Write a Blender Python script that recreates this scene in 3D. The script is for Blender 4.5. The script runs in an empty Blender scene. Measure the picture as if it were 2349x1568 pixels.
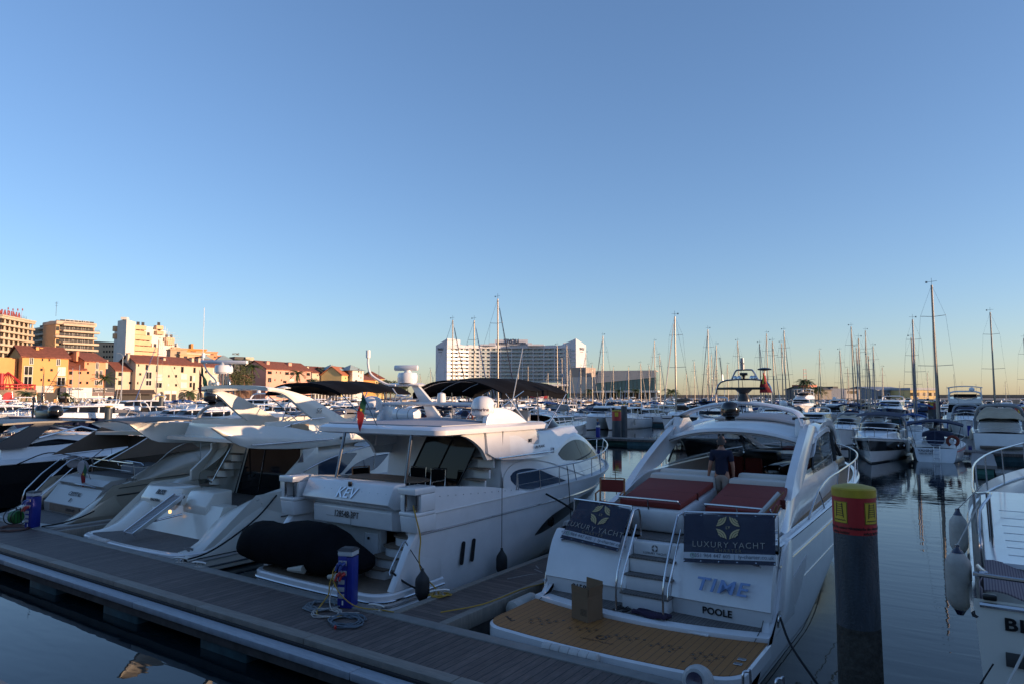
import bpy, bmesh, math, random
from mathutils import Vector, Matrix
random.seed(7)
SC=bpy.context.scene; COL=SC.collection
PI=math.pi
# ---------------------------------------------------------------- camera data
F=1566.; CX=1174.5; CY=784.; YH=907.; H=4.4
YAW=math.radians(34); PIT=math.atan((YH-CY)/F)
cy_,sy_=math.cos(YAW),math.sin(YAW)
def W(X,Y,z=0.0):            # X to the right of the view, Y straight ahead -> world
    return Vector((X*cy_-Y*sy_, X*sy_+Y*cy_, z))
def ray(x,y):
    a=(x-CX)/F; b=-(y-CY)/F
    return (a, math.cos(PIT)-b*math.sin(PIT), math.sin(PIT)+b*math.cos(PIT))
def G(x,y,z=0.0):            # where the sight line meets a level z
    r=ray(x,y); t=(z-H)/r[2]; return W(r[0]*t,r[1]*t,z)
def at(x,y,D):               # point at depth D
    r=ray(x,y); t=D/r[1]; return W(r[0]*t,D,H+r[2]*t)
def Xof(x,D): return (x-CX)/F*D/1.0
def Zof(y,D):
    r=ray(CX,y); return H+r[2]*D/r[1]
# ---------------------------------------------------------------- materials
MATS={}
def mat(name,col,rough=.5,metal=0,noise=0,nscale=8,bump=0,bscale=60,coat=0,alpha=1,trans=0,emit=None,spec=.5,dirt=0,seam=None,ior=None):
    if name in MATS: return MATS[name]
    m=bpy.data.materials.new(name); m.use_nodes=True
    nt=m.node_tree; N=nt.nodes; Lk=nt.links; b=N['Principled BSDF']
    b.inputs['Roughness'].default_value=rough; b.inputs['Metallic'].default_value=metal
    b.inputs['Base Color'].default_value=(*col,1); b.inputs['Specular IOR Level'].default_value=spec
    if ior: b.inputs['IOR'].default_value=ior
    if coat: b.inputs['Coat Weight'].default_value=coat; b.inputs['Coat Roughness'].default_value=.06
    if alpha<1: b.inputs['Alpha'].default_value=alpha
    if trans: b.inputs['Transmission Weight'].default_value=trans
    if emit: b.inputs['Emission Color'].default_value=(*emit[0],1); b.inputs['Emission Strength'].default_value=emit[1]
    tc=N.new('ShaderNodeTexCoord'); last=None
    def rgb(c): 
        n=N.new('ShaderNodeRGB'); n.outputs[0].default_value=(*c,1); return n.outputs[0]
    cur=None
    if noise or dirt:
        nz=N.new('ShaderNodeTexNoise'); nz.inputs['Scale'].default_value=nscale; nz.inputs['Detail'].default_value=6
        nz.inputs['Roughness'].default_value=.65
        if isinstance(noise,tuple):
            mp=N.new('ShaderNodeMapping'); mp.inputs['Scale'].default_value=noise[1]; Lk.new(tc.outputs['Object'],mp.inputs[0]); Lk.new(mp.outputs[0],nz.inputs['Vector']); amt=noise[0]
        else: Lk.new(tc.outputs['Object'],nz.inputs['Vector']); amt=noise
        mr=N.new('ShaderNodeMapRange'); mr.inputs[1].default_value=.3; mr.inputs[2].default_value=.7
        mr.inputs[3].default_value=1-amt; mr.inputs[4].default_value=1+amt*.6
        Lk.new(nz.outputs[0],mr.inputs[0])
        mx=N.new('ShaderNodeVectorMath'); mx.operation='SCALE'; mx.inputs[0].default_value=col; Lk.new(mr.outputs[0],mx.inputs['Scale'])
        cur=mx.outputs[0]
    if seam:                  # (axis, pitch, width fraction, colour)
        ax,pitch,wf,sc=seam[:4]
        sp=N.new('ShaderNodeSeparateXYZ'); Lk.new(tc.outputs['Object'],sp.inputs[0])
        d=N.new('ShaderNodeMath'); d.operation='DIVIDE'; d.inputs[1].default_value=pitch; Lk.new(sp.outputs[ax],d.inputs[0])
        fr=N.new('ShaderNodeMath'); fr.operation='FRACT'; Lk.new(d.outputs[0],fr.inputs[0])
        ls=N.new('ShaderNodeMath'); ls.operation='LESS_THAN'; ls.inputs[1].default_value=wf; Lk.new(fr.outputs[0],ls.inputs[0])
        if len(seam)>4:       # per-board tone
            fl=N.new('ShaderNodeMath'); fl.operation='FLOOR'; Lk.new(d.outputs[0],fl.inputs[0])
            wn=N.new('ShaderNodeTexWhiteNoise'); wn.noise_dimensions='1D'; Lk.new(fl.outputs[0],wn.inputs['W'])
            m2=N.new('ShaderNodeMapRange'); m2.inputs[3].default_value=1-seam[4]; m2.inputs[4].default_value=1+seam[4]; Lk.new(wn.outputs[0],m2.inputs[0])
            vs=N.new('ShaderNodeVectorMath'); vs.operation='SCALE'; Lk.new(cur if cur else rgb(col),vs.inputs[0]); Lk.new(m2.outputs[0],vs.inputs['Scale']); cur=vs.outputs[0]
        mix=N.new('ShaderNodeMix'); mix.data_type='RGBA'; Lk.new(ls.outputs[0],mix.inputs[0]); Lk.new(cur if cur else rgb(col),mix.inputs[6]); mix.inputs[7].default_value=(*sc,1)
        cur=mix.outputs[2]
    if cur is not None: Lk.new(cur,b.inputs['Base Color'])
    if bump:
        n2=N.new('ShaderNodeTexNoise'); n2.inputs['Scale'].default_value=bscale; n2.inputs['Detail'].default_value=3; Lk.new(tc.outputs['Object'],n2.inputs['Vector'])
        bp=N.new('ShaderNodeBump'); bp.inputs['Strength'].default_value=bump; bp.inputs['Distance'].default_value=.02; Lk.new(n2.outputs[0],bp.inputs['Height']); Lk.new(bp.outputs[0],b.inputs['Normal'])
    MATS[name]=m; return m
WHITE=mat('white gelcoat',(.72,.72,.72),.22,noise=.09,nscale=1.3,coat=.5)
WHITE2=mat('white moulding',(.66,.65,.63),.4,noise=.06,nscale=2)
CREAM=mat('cream gelcoat',(.72,.70,.63),.25,noise=.05,nscale=1.2,coat=.5)
GOLD=mat('champagne gelcoat',(.44,.39,.31),.26,metal=.4,noise=.06,nscale=2,coat=.5)
GREYG=mat('grey gelcoat',(.25,.26,.28),.25,coat=.4)
BLACKG=mat('black gelcoat',(.009,.009,.011),.12,coat=.6)
NAVYG=mat('navy gelcoat',(.012,.018,.05),.15,coat=.5)
GLASS=mat('smoked glass',(.008,.009,.011),.05,spec=.2)
GLASSB=mat('blue tinted glass',(.03,.05,.085),.05,spec=.6)
CLEAR=mat('tinted clear glass',(.05,.06,.06),.03,alpha=.45,spec=.8)
CLEARV=mat('clear vinyl',(.42,.40,.36),.15,alpha=.55,noise=.2,nscale=2)
STEEL=mat('polished steel',(.55,.55,.56),.18,metal=1)
DSTEEL=mat('dark steel pole',(.16,.17,.19),.2,metal=1)
ALU=mat('aluminium',(.62,.60,.56),.38,metal=.7,noise=.1,nscale=3)
ALUD=mat('weathered aluminium',(.30,.30,.31),.45,metal=.5,noise=.1,nscale=3)
BLACKC=mat('black canvas',(.0045,.005,.007),.9,noise=.4,nscale=2,bump=.8,bscale=4,spec=.12)
NAVYC=mat('navy canvas',(.012,.02,.055),.85,noise=.2,nscale=3,bump=.3,bscale=10)
BLUEC=mat('blue canvas',(.02,.07,.22),.8,noise=.2,nscale=3)
GREYC=mat('grey canvas',(.18,.17,.165),.85,noise=.2,nscale=3,bump=.3,bscale=8)
BEIGEC=mat('beige canvas',(.42,.35,.25),.85,noise=.15,nscale=3,bump=.3,bscale=8)
TANC=mat('brown mesh awning',(.17,.12,.085),.8,noise=.1,nscale=3)
BLACKP=mat('black plastic',(.012,.012,.013),.3)
BLACKR=mat('black rubber',(.015,.015,.017),.6)
DOMEB=mat('black dome gloss',(.008,.008,.009),.12,coat=.5)
REDC=mat('rust red cushion',(.17,.018,.012),.8,noise=.1,nscale=4,bump=.2,bscale=14)
TEAK=mat('new synthetic teak',(.31,.130,.032),.6,noise=.12,nscale=20,seam=(0,.115,.07,(.03,.015,.008),.04))
TEAKN=mat('honey teak',(.36,.20,.09),.6,noise=.12,nscale=15,seam=(0,.07,.1,(.08,.045,.02),.08))
TEAKG=mat('weathered teak',(.15,.135,.125),.75,noise=.2,nscale=9,seam=(0,.055,.12,(.035,.03,.028),.12))
TEAKB=mat('brown step teak',(.17,.125,.09),.7,noise=.2,nscale=9)
WOOD=mat('varnished wood',(.30,.14,.06),.5,noise=.2,nscale=10)
FENDW=mat('off white fender vinyl',(.42,.40,.36),.6,noise=.3,nscale=3)
ROPEK=mat('dark rope',(.012,.012,.014),.9)
ROPEW=mat('pale rope',(.5,.48,.44),.9)
HOSEY=mat('yellow cable',(.42,.25,.03),.6)
HOSEG=mat('grey hose',(.16,.19,.21),.6)
HOSEW=mat('white hose',(.40,.38,.35),.6)
# ---------------------------------------------------------------- mesh builder
class MB:
    def __init__(s): s.v=[]; s.f=[]
    def add(s,vs,fs):
        o=len(s.v); s.v+= [tuple(p) for p in vs]; s.f+=[tuple(i+o for i in f) for f in fs]; return s
    def box(s,x0,x1,y0,y1,z0,z1,rz=0,about=None):
        c=[(x0,y0,z0),(x1,y0,z0),(x1,y1,z0),(x0,y1,z0),(x0,y0,z1),(x1,y0,z1),(x1,y1,z1),(x0,y1,z1)]
        if rz:
            a=about or ((x0+x1)/2,(y0+y1)/2); C,S=math.cos(rz),math.sin(rz)
            c=[(a[0]+(p[0]-a[0])*C-(p[1]-a[1])*S, a[1]+(p[0]-a[0])*S+(p[1]-a[1])*C,p[2]) for p in c]
        return s.add(c,[(0,3,2,1),(4,5,6,7),(0,1,5,4),(1,2,6,5),(2,3,7,6),(3,0,4,7)])
    def cyl(s,a,b,r0,r1=None,n=10,cap=True):
        r1=r0 if r1 is None else r1; a=Vector(a);b=Vector(b); d=(b-a)
        if d.length<1e-6: return s
        d.normalize(); u=d.orthogonal().normalized(); w=d.cross(u)
        vs=[];
        for p,r in((a,r0),(b,r1)):
            for i in range(n):
                t=2*PI*i/n; vs.append(p+u*(r*math.cos(t))+w*(r*math.sin(t)))
        fs=[(i,(i+1)%n,n+(i+1)%n,n+i) for i in range(n)]
        if cap: fs+=[tuple(range(n))[::-1],tuple(range(n,2*n))]
        return s.add(vs,fs)
    def tube(s,pts,r,n=6,closed=False,sm=0):
        P=[Vector(p) for p in pts]
        if sm: P=smooth(P,sm,closed)
        if len(P)<2: return s
        m=len(P); vs=[]; pu=None
        for i,p in enumerate(P):
            if closed: d=P[(i+1)%m]-P[i-1]
            else: d=P[min(i+1,m-1)]-P[max(i-1,0)]
            d.normalize()
            if pu is None: u=d.orthogonal().normalized()
            else:
                u=pu-d*pu.dot(d)
                if u.length<1e-4: u=d.orthogonal()
                u.normalize()
            pu=u; w=d.cross(u)
            for k in range(n):
                t=2*PI*k/n; vs.append(p+u*(r*math.cos(t))+w*(r*math.sin(t)))
        fs=[]
        for i in range(m if closed else m-1):
            j=(i+1)%m
            for k in range(n):
                k2=(k+1)%n; fs.append((i*n+k,i*n+k2,j*n+k2,j*n+k))
        if not closed: fs+=[tuple(range(n))[::-1],tuple(range((m-1)*n,m*n))]
        return s.add(vs,fs)
    def loft(s,secs,closed=True,cap=True):
        n=len(secs[0]); vs=[p for c in secs for p in c]; fs=[]
        for i in range(len(secs)-1):
            for k in range(n if closed else n-1):
                k2=(k+1)%n; fs.append((i*n+k,i*n+k2,(i+1)*n+k2,(i+1)*n+k))
        if cap and closed: fs+=[tuple(range(n))[::-1],tuple(range((len(secs)-1)*n,len(secs)*n))]
        return s.add(vs,fs)
    def prism(s,poly,d):      # polygon of 3-d points pushed along vector d
        n=len(poly); d=Vector(d); P=[Vector(p) for p in poly]
        return s.add(P+[p+d for p in P],[tuple(range(n))[::-1],tuple(range(n,2*n))]+[(i,(i+1)%n,n+(i+1)%n,n+i) for i in range(n)])
    def lathe(s,prof,c=(0,0,0),n=20,ax=None):
        c=Vector(c); q=Matrix.Identity(3) if ax is None else Vector((0,0,1)).rotation_difference(Vector(ax)).to_matrix()
        secs=[[c+q@Vector((max(r,1e-4)*math.cos(2*PI*i/n),max(r,1e-4)*math.sin(2*PI*i/n),z)) for i in range(n)] for r,z in prof]
        return s.loft(secs)
    def grid(s,fn,nu,nv):     # fn(a,b) a,b in 0..1
        vs=[fn(i/nu,j/nv) for i in range(nu+1) for j in range(nv+1)]
        return s.add(vs,[(i*(nv+1)+j,(i+1)*(nv+1)+j,(i+1)*(nv+1)+j+1,i*(nv+1)+j+1) for i in range(nu) for j in range(nv)])
    def slab(s,fn,nu,nv,th):  # grid with thickness along -z / vector
        t=Vector(th); s.grid(fn,nu,nv); s.grid(lambda a,b:Vector(fn(a,b))+t,nu,nv)
        m=(nu+1)*(nv+1); o=len(s.v)-2*m; e=[]
        idx=lambda i,j:i*(nv+1)+j
        ring=[idx(i,0) for i in range(nu)]+[idx(nu,j) for j in range(nv)]+[idx(i,nv) for i in range(nu,0,-1)]+[idx(0,j) for j in range(nv,0,-1)]
        for k in range(len(ring)):
            a,b=ring[k],ring[(k+1)%len(ring)]; e.append((o+a,o+b,o+b+m,o+a+m))
        s.f+=e; return s
    def text(s,t,size,org,right,up,shear=0,ext=.004,bold=0,align='CENTER',spacing=1,sx=1):
        cu=bpy.data.curves.new('lettering','FONT'); cu.body=t; cu.size=size; cu.align_x=align; cu.align_y='CENTER'; cu.shear=shear; cu.extrude=ext; cu.offset=bold; cu.space_character=spacing; cu.resolution_u=3
        ob=bpy.data.objects.new('lettering',cu); me=bpy.data.meshes.new_from_object(ob)
        R=Vector(right).normalized(); U=Vector(up).normalized(); Nn=R.cross(U); o=Vector(org)
        s.add([o+R*(v.co.x*sx)+U*v.co.y+Nn*v.co.z for v in me.vertices],[tuple(p.vertices) for p in me.polygons])
        bpy.data.objects.remove(ob); bpy.data.curves.remove(cu); bpy.data.meshes.remove(me); return s
    def xf(s,fn): s.v=[tuple(fn(Vector(p))) for p in s.v]; return s
    def build(s,name,m,parent=None,sm=True,bev=0,ang=35,org=None):
        me=bpy.data.meshes.new(name)
        o=org if org is not None else (ORG[0] if parent is not None else (0,0,0))
        me.from_pydata([(p[0]-o[0],p[1]-o[1],p[2]-o[2]) for p in s.v],[],s.f)
        bm=bmesh.new(); bm.from_mesh(me); bmesh.ops.recalc_face_normals(bm,faces=bm.faces)
        if bev: 
            try: bmesh.ops.bevel(bm,geom=[e for e in bm.edges if len(e.link_faces)==2 and e.calc_face_angle(0)>.6],offset=bev,segments=2,profile=.5,affect='EDGES',clamp_overlap=True)
            except Exception: pass
        a=math.radians(ang)
        for f in bm.faces: f.smooth=sm
        if sm:
            for e in bm.edges: e.smooth = not(len(e.link_faces)!=2 or e.calc_face_angle(0)>a)
        bm.to_mesh(me); bm.free()
        me.materials.append(m)
        ob=bpy.data.objects.new(name,me); COL.objects.link(ob)
        if parent is not None: ob.parent=parent
        elif org is not None: ob.location=org
        return ob
ORG=[(0,0,0)]
def smooth(P,k=4,closed=False):
    m=len(P); out=[]
    for i in range(m if closed else m-1):
        a=P[i-1] if (closed or i>0) else P[0]*2-P[1]
        b=P[i]; c=P[(i+1)%m]
        d=P[(i+2)%m] if (closed or i+2<m) else c*2-b
        for j in range(k):
            t=j/k; out.append(.5*((2*b)+(c-a)*t+(2*a-5*b+4*c-d)*t*t+(3*b-a-3*c+d)*t**3))
    if not closed: out.append(P[-1])
    return out
def tag(o,label=None,cat=None,group=None,kind=None):
    if label: o['label']=label
    if cat: o['category']=cat
    if group: o['group']=group
    if kind: o['kind']=kind
    return o
def thing(name,label,cat,loc=(0,0,0),rz=0,group=None):
    o=bpy.data.objects.new(name,None); o.empty_display_size=.3; COL.objects.link(o)
    o.location=loc; o.rotation_euler=(0,0,rz); ORG[0]=tuple(loc); return tag(o,label,cat,group)
def copy_tree(o,parent=None,omap=None):
    c=o.copy(); COL.objects.link(c); c.parent=parent
    if omap: 
        for sl in c.material_slots:
            if sl.material and sl.material.name in omap:
                mm=omap[sl.material.name]; sl.link='OBJECT'; sl.material=mm
    for ch in list(o.children): copy_tree(ch,c,omap)
    return c
def lin(pts,x):              # piecewise linear
    if x<=pts[0][0]: return pts[0][1]
    for (a,b),(c,d) in zip(pts,pts[1:]):
        if x<=c: return b+(d-b)*(x-a)/(c-a) if c>a else d
    return pts[-1][1]
def crv(pts,x):              # smooth curve through points
    if x<=pts[0][0]: return pts[0][1]
    n=len(pts)
    for i in range(n-1):
        if x<=pts[i+1][0]:
            x0,y0=pts[i];x1,y1=pts[i+1]
            def sl(k):
                if k<=0: return (pts[1][1]-pts[0][1])/(pts[1][0]-pts[0][0])
                if k>=n-1: return (pts[-1][1]-pts[-2][1])/(pts[-1][0]-pts[-2][0])
                return (pts[k+1][1]-pts[k-1][1])/(pts[k+1][0]-pts[k-1][0])
            h=x1-x0;t=(x-x0)/h;m0=sl(i)*h;m1=sl(i+1)*h
            return (2*t**3-3*t*t+1)*y0+(t**3-2*t*t+t)*m0+(-2*t**3+3*t*t)*y1+(t**3-t*t)*m1
    return pts[-1][1]
# a lofted body along y: stations (y, zbottom, ztop, half width bottom, half width top)
class House:
    def __init__(s,xc,st,r=.12,camber=.04,n=24):
        s.xc=xc; s.st=st; s.r=r; s.cam=camber; s.n=n
    def q(s,y,k): return crv([(t[0],t[k]) for t in s.st],y)
    def x(s,y,z,off=0):
        zb,zt,wb,wt=[s.q(y,k) for k in(1,2,3,4)]
        t=min(max((z-zb)/max(zt-zb,1e-3),0),1); return wb+(wt-wb)*t+off
    def sec(s,y):
        zb,zt,wb,wt=[s.q(y,k) for k in(1,2,3,4)]; r=min(s.r,max((zt-zb)*.45,.005),max(wt*.6,.005)); P=[]
        tt=1-r/max(zt-zb,1e-3); wx=wb+(wt-wb)*tt
        half=[(wb,zb),(wb+(wx-wb)*.5,zb+(zt-r-zb)*.5),(wx,zt-r)]
        for a in(.25,.5,.75,1.): 
            A=a*PI/2; half.append((wx-r*(1-math.cos(A)),zt-r+r*math.sin(A)))
        half.append(((wx-r)*.5,zt+s.cam*.75)); half.append((0,zt+s.cam))
        R=[(s.xc+w,y,z) for w,z in half]; L=[(s.xc-w,y,z) for w,z in half[:-1]][::-1]
        return R+L
    def mesh(s,mb,y0=None,y1=None):
        a=s.st[0][0] if y0 is None else y0; b=s.st[-1][0] if y1 is None else y1
        return mb.loft([s.sec(a+(b-a)*i/s.n) for i in range(s.n+1)])
    def win(s,mb,side,top,bot,off=.014,n=16):
        y0=max(top[0][0],bot[0][0]); y1=min(top[-1][0],bot[-1][0])
        def fn(a,b):
            y=y0+(y1-y0)*a; zt=crv(top,y); zb=crv(bot,y); z=zb+(zt-zb)*b
            return (s.xc+side*s.x(y,z,off),y,z)
        return mb.slab(fn,n,3,(-side*.012,0,0))
# hull
class Hull:
    def __init__(s,xc,y0,y1,B,za,zf,rake=.9,ar=.0,wlf=.9,tm=.42,p=2.2,zmid=None,flare=.92,stern=.94):
        s.xc,s.y0,s.y1,s.B,s.za,s.zf=xc,y0,y1,B,za,zf; s.rake=rake; s.ar=ar; s.wlf=wlf; s.tm=tm; s.p=p; s.fl=flare; s.zmid=zmid; s.stern=stern
    def zs(s,t):
        if s.zmid: return crv([(0,s.za),(.5,s.zmid),(1,s.zf)],t)
        return s.za+(s.zf-s.za)*t**1.6
    def plan(s,t,tm,p): return (s.stern+(1-s.stern)*min(t/tm,1)**.7) if t<tm else max(1-((t-tm)/(1-tm))**p,0.0)
    def pt(s,t,k):           # k 0..1 up the topside from the waterline
        z=-.35*(1-k/.12) if k<.12 else s.zs(t)*(k-.12)/.88
        zz=min(max(z,0)/s.zs(t),1.0)
        tm=.2+(s.tm-.2)*zz; p=1.45+(s.p-1.45)*zz
        w=s.B/2*s.plan(t,tm,p)*(s.wlf+(1-s.wlf)*zz**.6)
        if k<.12: w*=(.55+.45*k/.12)
        y=s.y0+s.ar*(1-zz)*0+s.ar*zz+ t*((s.y1-s.rake*(1-zz)**1.1)-(s.y0+s.ar*zz))
        return w,y,z
    def mesh(s,mb,n=30,k0=0,k1=1,m=9,off=0,t0=0,t1=1):
        for sd in(-1,1):
            def fn(a,b):
                w,y,z=s.pt(t0+(t1-t0)*a,k0+(k1-k0)*b); return (s.xc+sd*(w+off),y,z)
            mb.grid(fn,n,m)
        return mb
    def transom(s,mb,t=0,k0=0,k1=1,m=9):
        def fn(a,b):
            w,y,z=s.pt(t,k0+(k1-k0)*b); return (s.xc+(2*a-1)*w,y,z)
        return mb.grid(fn,6,m)
    def edge(s,t,off=0,k=1,dz=0,side=1):
        w,y,z=s.pt(t,k); return Vector((s.xc+side*(w+off),y,z+dz))
    def deck(s,mb,t0=0,t1=1,dz=-.02,cam=.06,n=24,inset=0):
        def fn(a,b):
            w,y,z=s.pt(t0+(t1-t0)*a,1); w=max(w-inset,0.001); q=2*b-1; return (s.xc+q*w,y,z+dz+cam*(1-q*q))
        return mb.grid(fn,n,8)
    def rail(s,mb,t0,t1,r=.03,k=1,off=0,dz=0,n=24,sides=(-1,1)):
        for sd in sides: mb.tube([s.edge(t0+(t1-t0)*i/n,off,k,dz,sd) for i in range(n+1)],r)
        return mb
def ellipse(cx,cy,a,b,n=16): return [(cx+a*math.cos(2*PI*i/n),cy+b*math.sin(2*PI*i/n)) for i in range(n)]
# ================================================================ world, sun, camera
SUN_AZ_X,SUN_AZ_Y=.955,-.30          # direction towards the sun in view axes (right, ahead)
SUN_EL=math.radians(7.0)
sd=W(SUN_AZ_X,SUN_AZ_Y).normalized()
w=bpy.data.worlds.new("World"); SC.world=w; w.use_nodes=True
nt=w.node_tree; bg=nt.nodes['Background']; sky=nt.nodes.new('ShaderNodeTexSky'); sky.sky_type='NISHITA'; sky.sun_disc=False
sky.sun_elevation=SUN_EL; sky.sun_rotation=math.atan2(sd.x,sd.y); sky.altitude=0; sky.air_density=1.0; sky.dust_density=.4; sky.ozone_density=3.5
hsv=nt.nodes.new('ShaderNodeHueSaturation'); hsv.inputs['Saturation'].default_value=1.0
tn=nt.nodes.new('ShaderNodeVectorMath'); tn.operation='MULTIPLY'; tn.inputs[1].default_value=(.93,.86,.94)
gm=nt.nodes.new('ShaderNodeGamma'); gm.inputs[1].default_value=.85; nt.links.new(sky.outputs[0],gm.inputs[0]); nt.links.new(gm.outputs[0],hsv.inputs['Color']); nt.links.new(hsv.outputs[0],tn.inputs[0]); hsv.inputs['Saturation'].default_value=1.0
nt.links.new(tn.outputs[0],bg.inputs[0]); bg.inputs[1].default_value=.15
sl=bpy.data.lights.new('sun','SUN'); sl.energy=3.2; sl.angle=math.radians(.6); sl.color=(1,.67,.43)
so=bpy.data.objects.new('sun',sl); COL.objects.link(so)
so.rotation_euler=Vector((sd.x*math.cos(SUN_EL),sd.y*math.cos(SUN_EL),math.sin(SUN_EL))).to_track_quat('Z','Y').to_euler()
cd=bpy.data.cameras.new('camera'); cam=bpy.data.objects.new('camera',cd); COL.objects.link(cam); SC.camera=cam
cam.location=(0,0,H); cam.rotation_euler=(PI/2+PIT,0,YAW); cd.sensor_width=36; cd.lens=36*F/2349; cd.clip_end=20000; cd.clip_start=.1
SC.view_settings.view_transform='Standard'; SC.view_settings.look='None'; SC.view_settings.exposure=1.266; SC.view_settings.gamma=1
SC.cycles.max_bounces=6; SC.cycles.transparent_max_bounces=12
# ================================================================ water, land
def water_mat():
    m=bpy.data.materials.new('harbour water'); m.use_nodes=True; nt=m.node_tree; N=nt.nodes; L=nt.links; b=N['Principled BSDF']
    b.inputs['Base Color'].default_value=(.004,.011,.014,1); b.inputs['Roughness'].default_value=.015; b.inputs['IOR'].default_value=1.333
    tc=N.new('ShaderNodeTexCoord'); mp=N.new('ShaderNodeMapping'); mp.inputs['Scale'].default_value=(1,1,1); mp.inputs['Rotation'].default_value=(0,0,YAW); L.new(tc.outputs['Object'],mp.inputs[0])
    n1=N.new('ShaderNodeTexNoise'); n1.inputs['Scale'].default_value=.9; n1.inputs['Detail'].default_value=2.5; n1.inputs['Distortion'].default_value=.4
    m2=N.new('ShaderNodeMapping'); m2.inputs['Rotation'].default_value=(0,0,-YAW); m2.inputs['Scale'].default_value=(.7,2.4,1); L.new(tc.outputs['Object'],m2.inputs[0]); L.new(m2.outputs[0],n1.inputs['Vector'])
    bp=N.new('ShaderNodeBump'); bp.inputs['Strength'].default_value=.30; bp.inputs['Distance'].default_value=.02; L.new(n1.outputs[0],bp.inputs['Height']); L.new(bp.outputs[0],b.inputs['Normal'])
    return m
mb=MB(); mb.box(-6000,6000,-6000,6000,-.02,0); o=mb.build('water',water_mat(),sm=False); tag(o,'calm dark harbour water mirroring sky boats and masts','water',kind='structure')
CONC=mat('quay concrete',(.22,.21,.20),.85,noise=.25,nscale=.6,bump=.3,bscale=6)
PAVE=mat('promenade paving',(.30,.26,.22),.8,noise=.15,nscale=.5)
mb=MB(); q=[W(-400,150),W(-150,168),W(-95,190),W(-60,260),W(-40,330),W(-50,380),W(130,380),W(300,330),W(900,330),W(900,900),W(-700,900),W(-700,150)]
mb.prism([Vector((p.x,p.y,-1)) for p in q],(0,0,3.65)); tag(mb.build('quay_ground',PAVE,sm=False),kind='structure',label='paved promenade along the far harbour edge',cat='ground')
mb=MB(); mb.box(-60,80,-260,1.7,-1,2.8); o=mb.build('near_quay',CONC,sm=False); tag(o,'concrete quay the view is taken from','ground',kind='structure')
# unseen blocks added off frame to shade the near boats and dim their sterns
STUC=mat('off frame stucco',(.5,.42,.33),.9)
for k,(X,Y,wx,wy,h) in enumerate([(135,-62,30,130,18.3),(140,54,30,100,17.8),(-8,-44,150,24,13)]):
    p=W(X,Y); t=thing('apartment_block',['long stucco block east of the basin behind the near quay','long stucco block east of the basin beyond the berths','long stucco block lining the near quay behind the viewpoint'][k],'building',(p.x,p.y,0),YAW)
    def lb(m,*a): return m.box(*a)
    mb=MB(); mb.box(-wx/2,wx/2,-wy/2,wy/2,0,h); mb.build('wall',STUC,t,sm=False,org=(0,0,0))
    mb=MB(); mb.box(-wx/2-.3,wx/2+.3,-wy/2-.3,wy/2+.3,h+.003,h+.5); mb.build('roof',CONC,t,sm=False,org=(0,0,0))
    for j in range(int(wy/6)):
        for f in range(4 if k<2 else 0):
            mb=MB(); y=-wy/2+3+j*6; mb.box(-wx/2-.05,-wx/2+.02,y-1,y+1,3.5+f*3.6,5.2+f*3.6); mb.build('window',GLASS,t,sm=False,org=(0,0,0))
# breakwater
mb=MB(); pts=[W(60,640),W(200,600),W(420,520),W(620,470)]
ROCK=mat('breakwater stone',(.20,.15,.11),.9,noise=.3,nscale=.15)
for a,b in zip(pts,pts[1:]):
    d=(b-a).normalized(); n=Vector((-d.y,d.x,0))*4
    mb.add([a-n,b-n,b+n,a+n]+[p+Vector((0,0,5.4)) for p in (a-n*.4,b-n*.4,b+n*.4,a+n*.4)],[(0,3,2,1),(4,5,6,7),(0,1,5,4),(1,2,6,5),(2,3,7,6),(3,0,4,7)])
tag(mb.build('breakwater',ROCK,sm=False),'long low stone breakwater on the skyline at right','breakwater')
# ================================================================ pontoons
PLK=mat('brown pontoon boards',(.105,.080,.070),.62,noise=(.5,(9,1.2,1)),nscale=3,seam=(0,.145,.09,(.005,.004,.004),.22),bump=.25,bscale=40)
PLK2=mat('brown finger boards',(.11,.082,.07),.62,noise=(.5,(1.2,9,1)),nscale=3,seam=(1,.145,.09,(.005,.004,.004),.22),bump=.25,bscale=40)
KERB=mat('ribbed kerb board',(.22,.20,.17),.6,noise=(.3,(1,12,1)),nscale=3)
BEAM=mat('grey pontoon beam',(.20,.195,.18),.55,noise=.25,nscale=2.5)
STRIP=mat('pale fender strip',(.30,.34,.38),.5,noise=(.25,(1.5,14,1)),nscale=3)
FLOAT=mat('blue green float',(.03,.085,.10),.6,noise=.5,nscale=2.2)
RUST=mat('stained edge',(.07,.065,.06),.7,noise=.5,nscale=4)
t=thing('main_pontoon','brown boarded floating walkway running across the foreground','pontoon',(-10,8,0))
mb=MB(); mb.box(-75,14,7.66,8.94,.40,.545); mb.build('deck_boards',PLK,t,sm=False)
mb=MB(); 
for i in range(-75,14,3): mb.box(i,i+2.985,7.42,7.655,.30,.56)
mb.build('kerb',KERB,t,bev=.008)
mb=MB(); mb.box(-75,14,7.36,7.415,.28,.47); mb.build('dark_rail',BLACKR,t,sm=False)
mb=MB(); 
for i in range(-74,12,6): mb.box(i+.4,i+6.38,7.10,7.355,.33,.44)
mb.build('fender_strip',STRIP,t,bev=.012)
mb=MB(); mb.box(-75,14,7.16,7.35,.17,.325); mb.build('lower_edge',RUST,t,sm=False)
mb=MB(); 
for i in range(-75,14,6): mb.box(i,i+5.985,8.945,9.2,.28,.565)
mb.build('edge_beam',BEAM,t,bev=.012)
for u in [-46+3.45*i for i in range(17)]:
    mb=MB(); mb.box(u,u+1.35,7.2,9.1,-.3,.29); mb.build('float',FLOAT,t,bev=.05)
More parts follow.
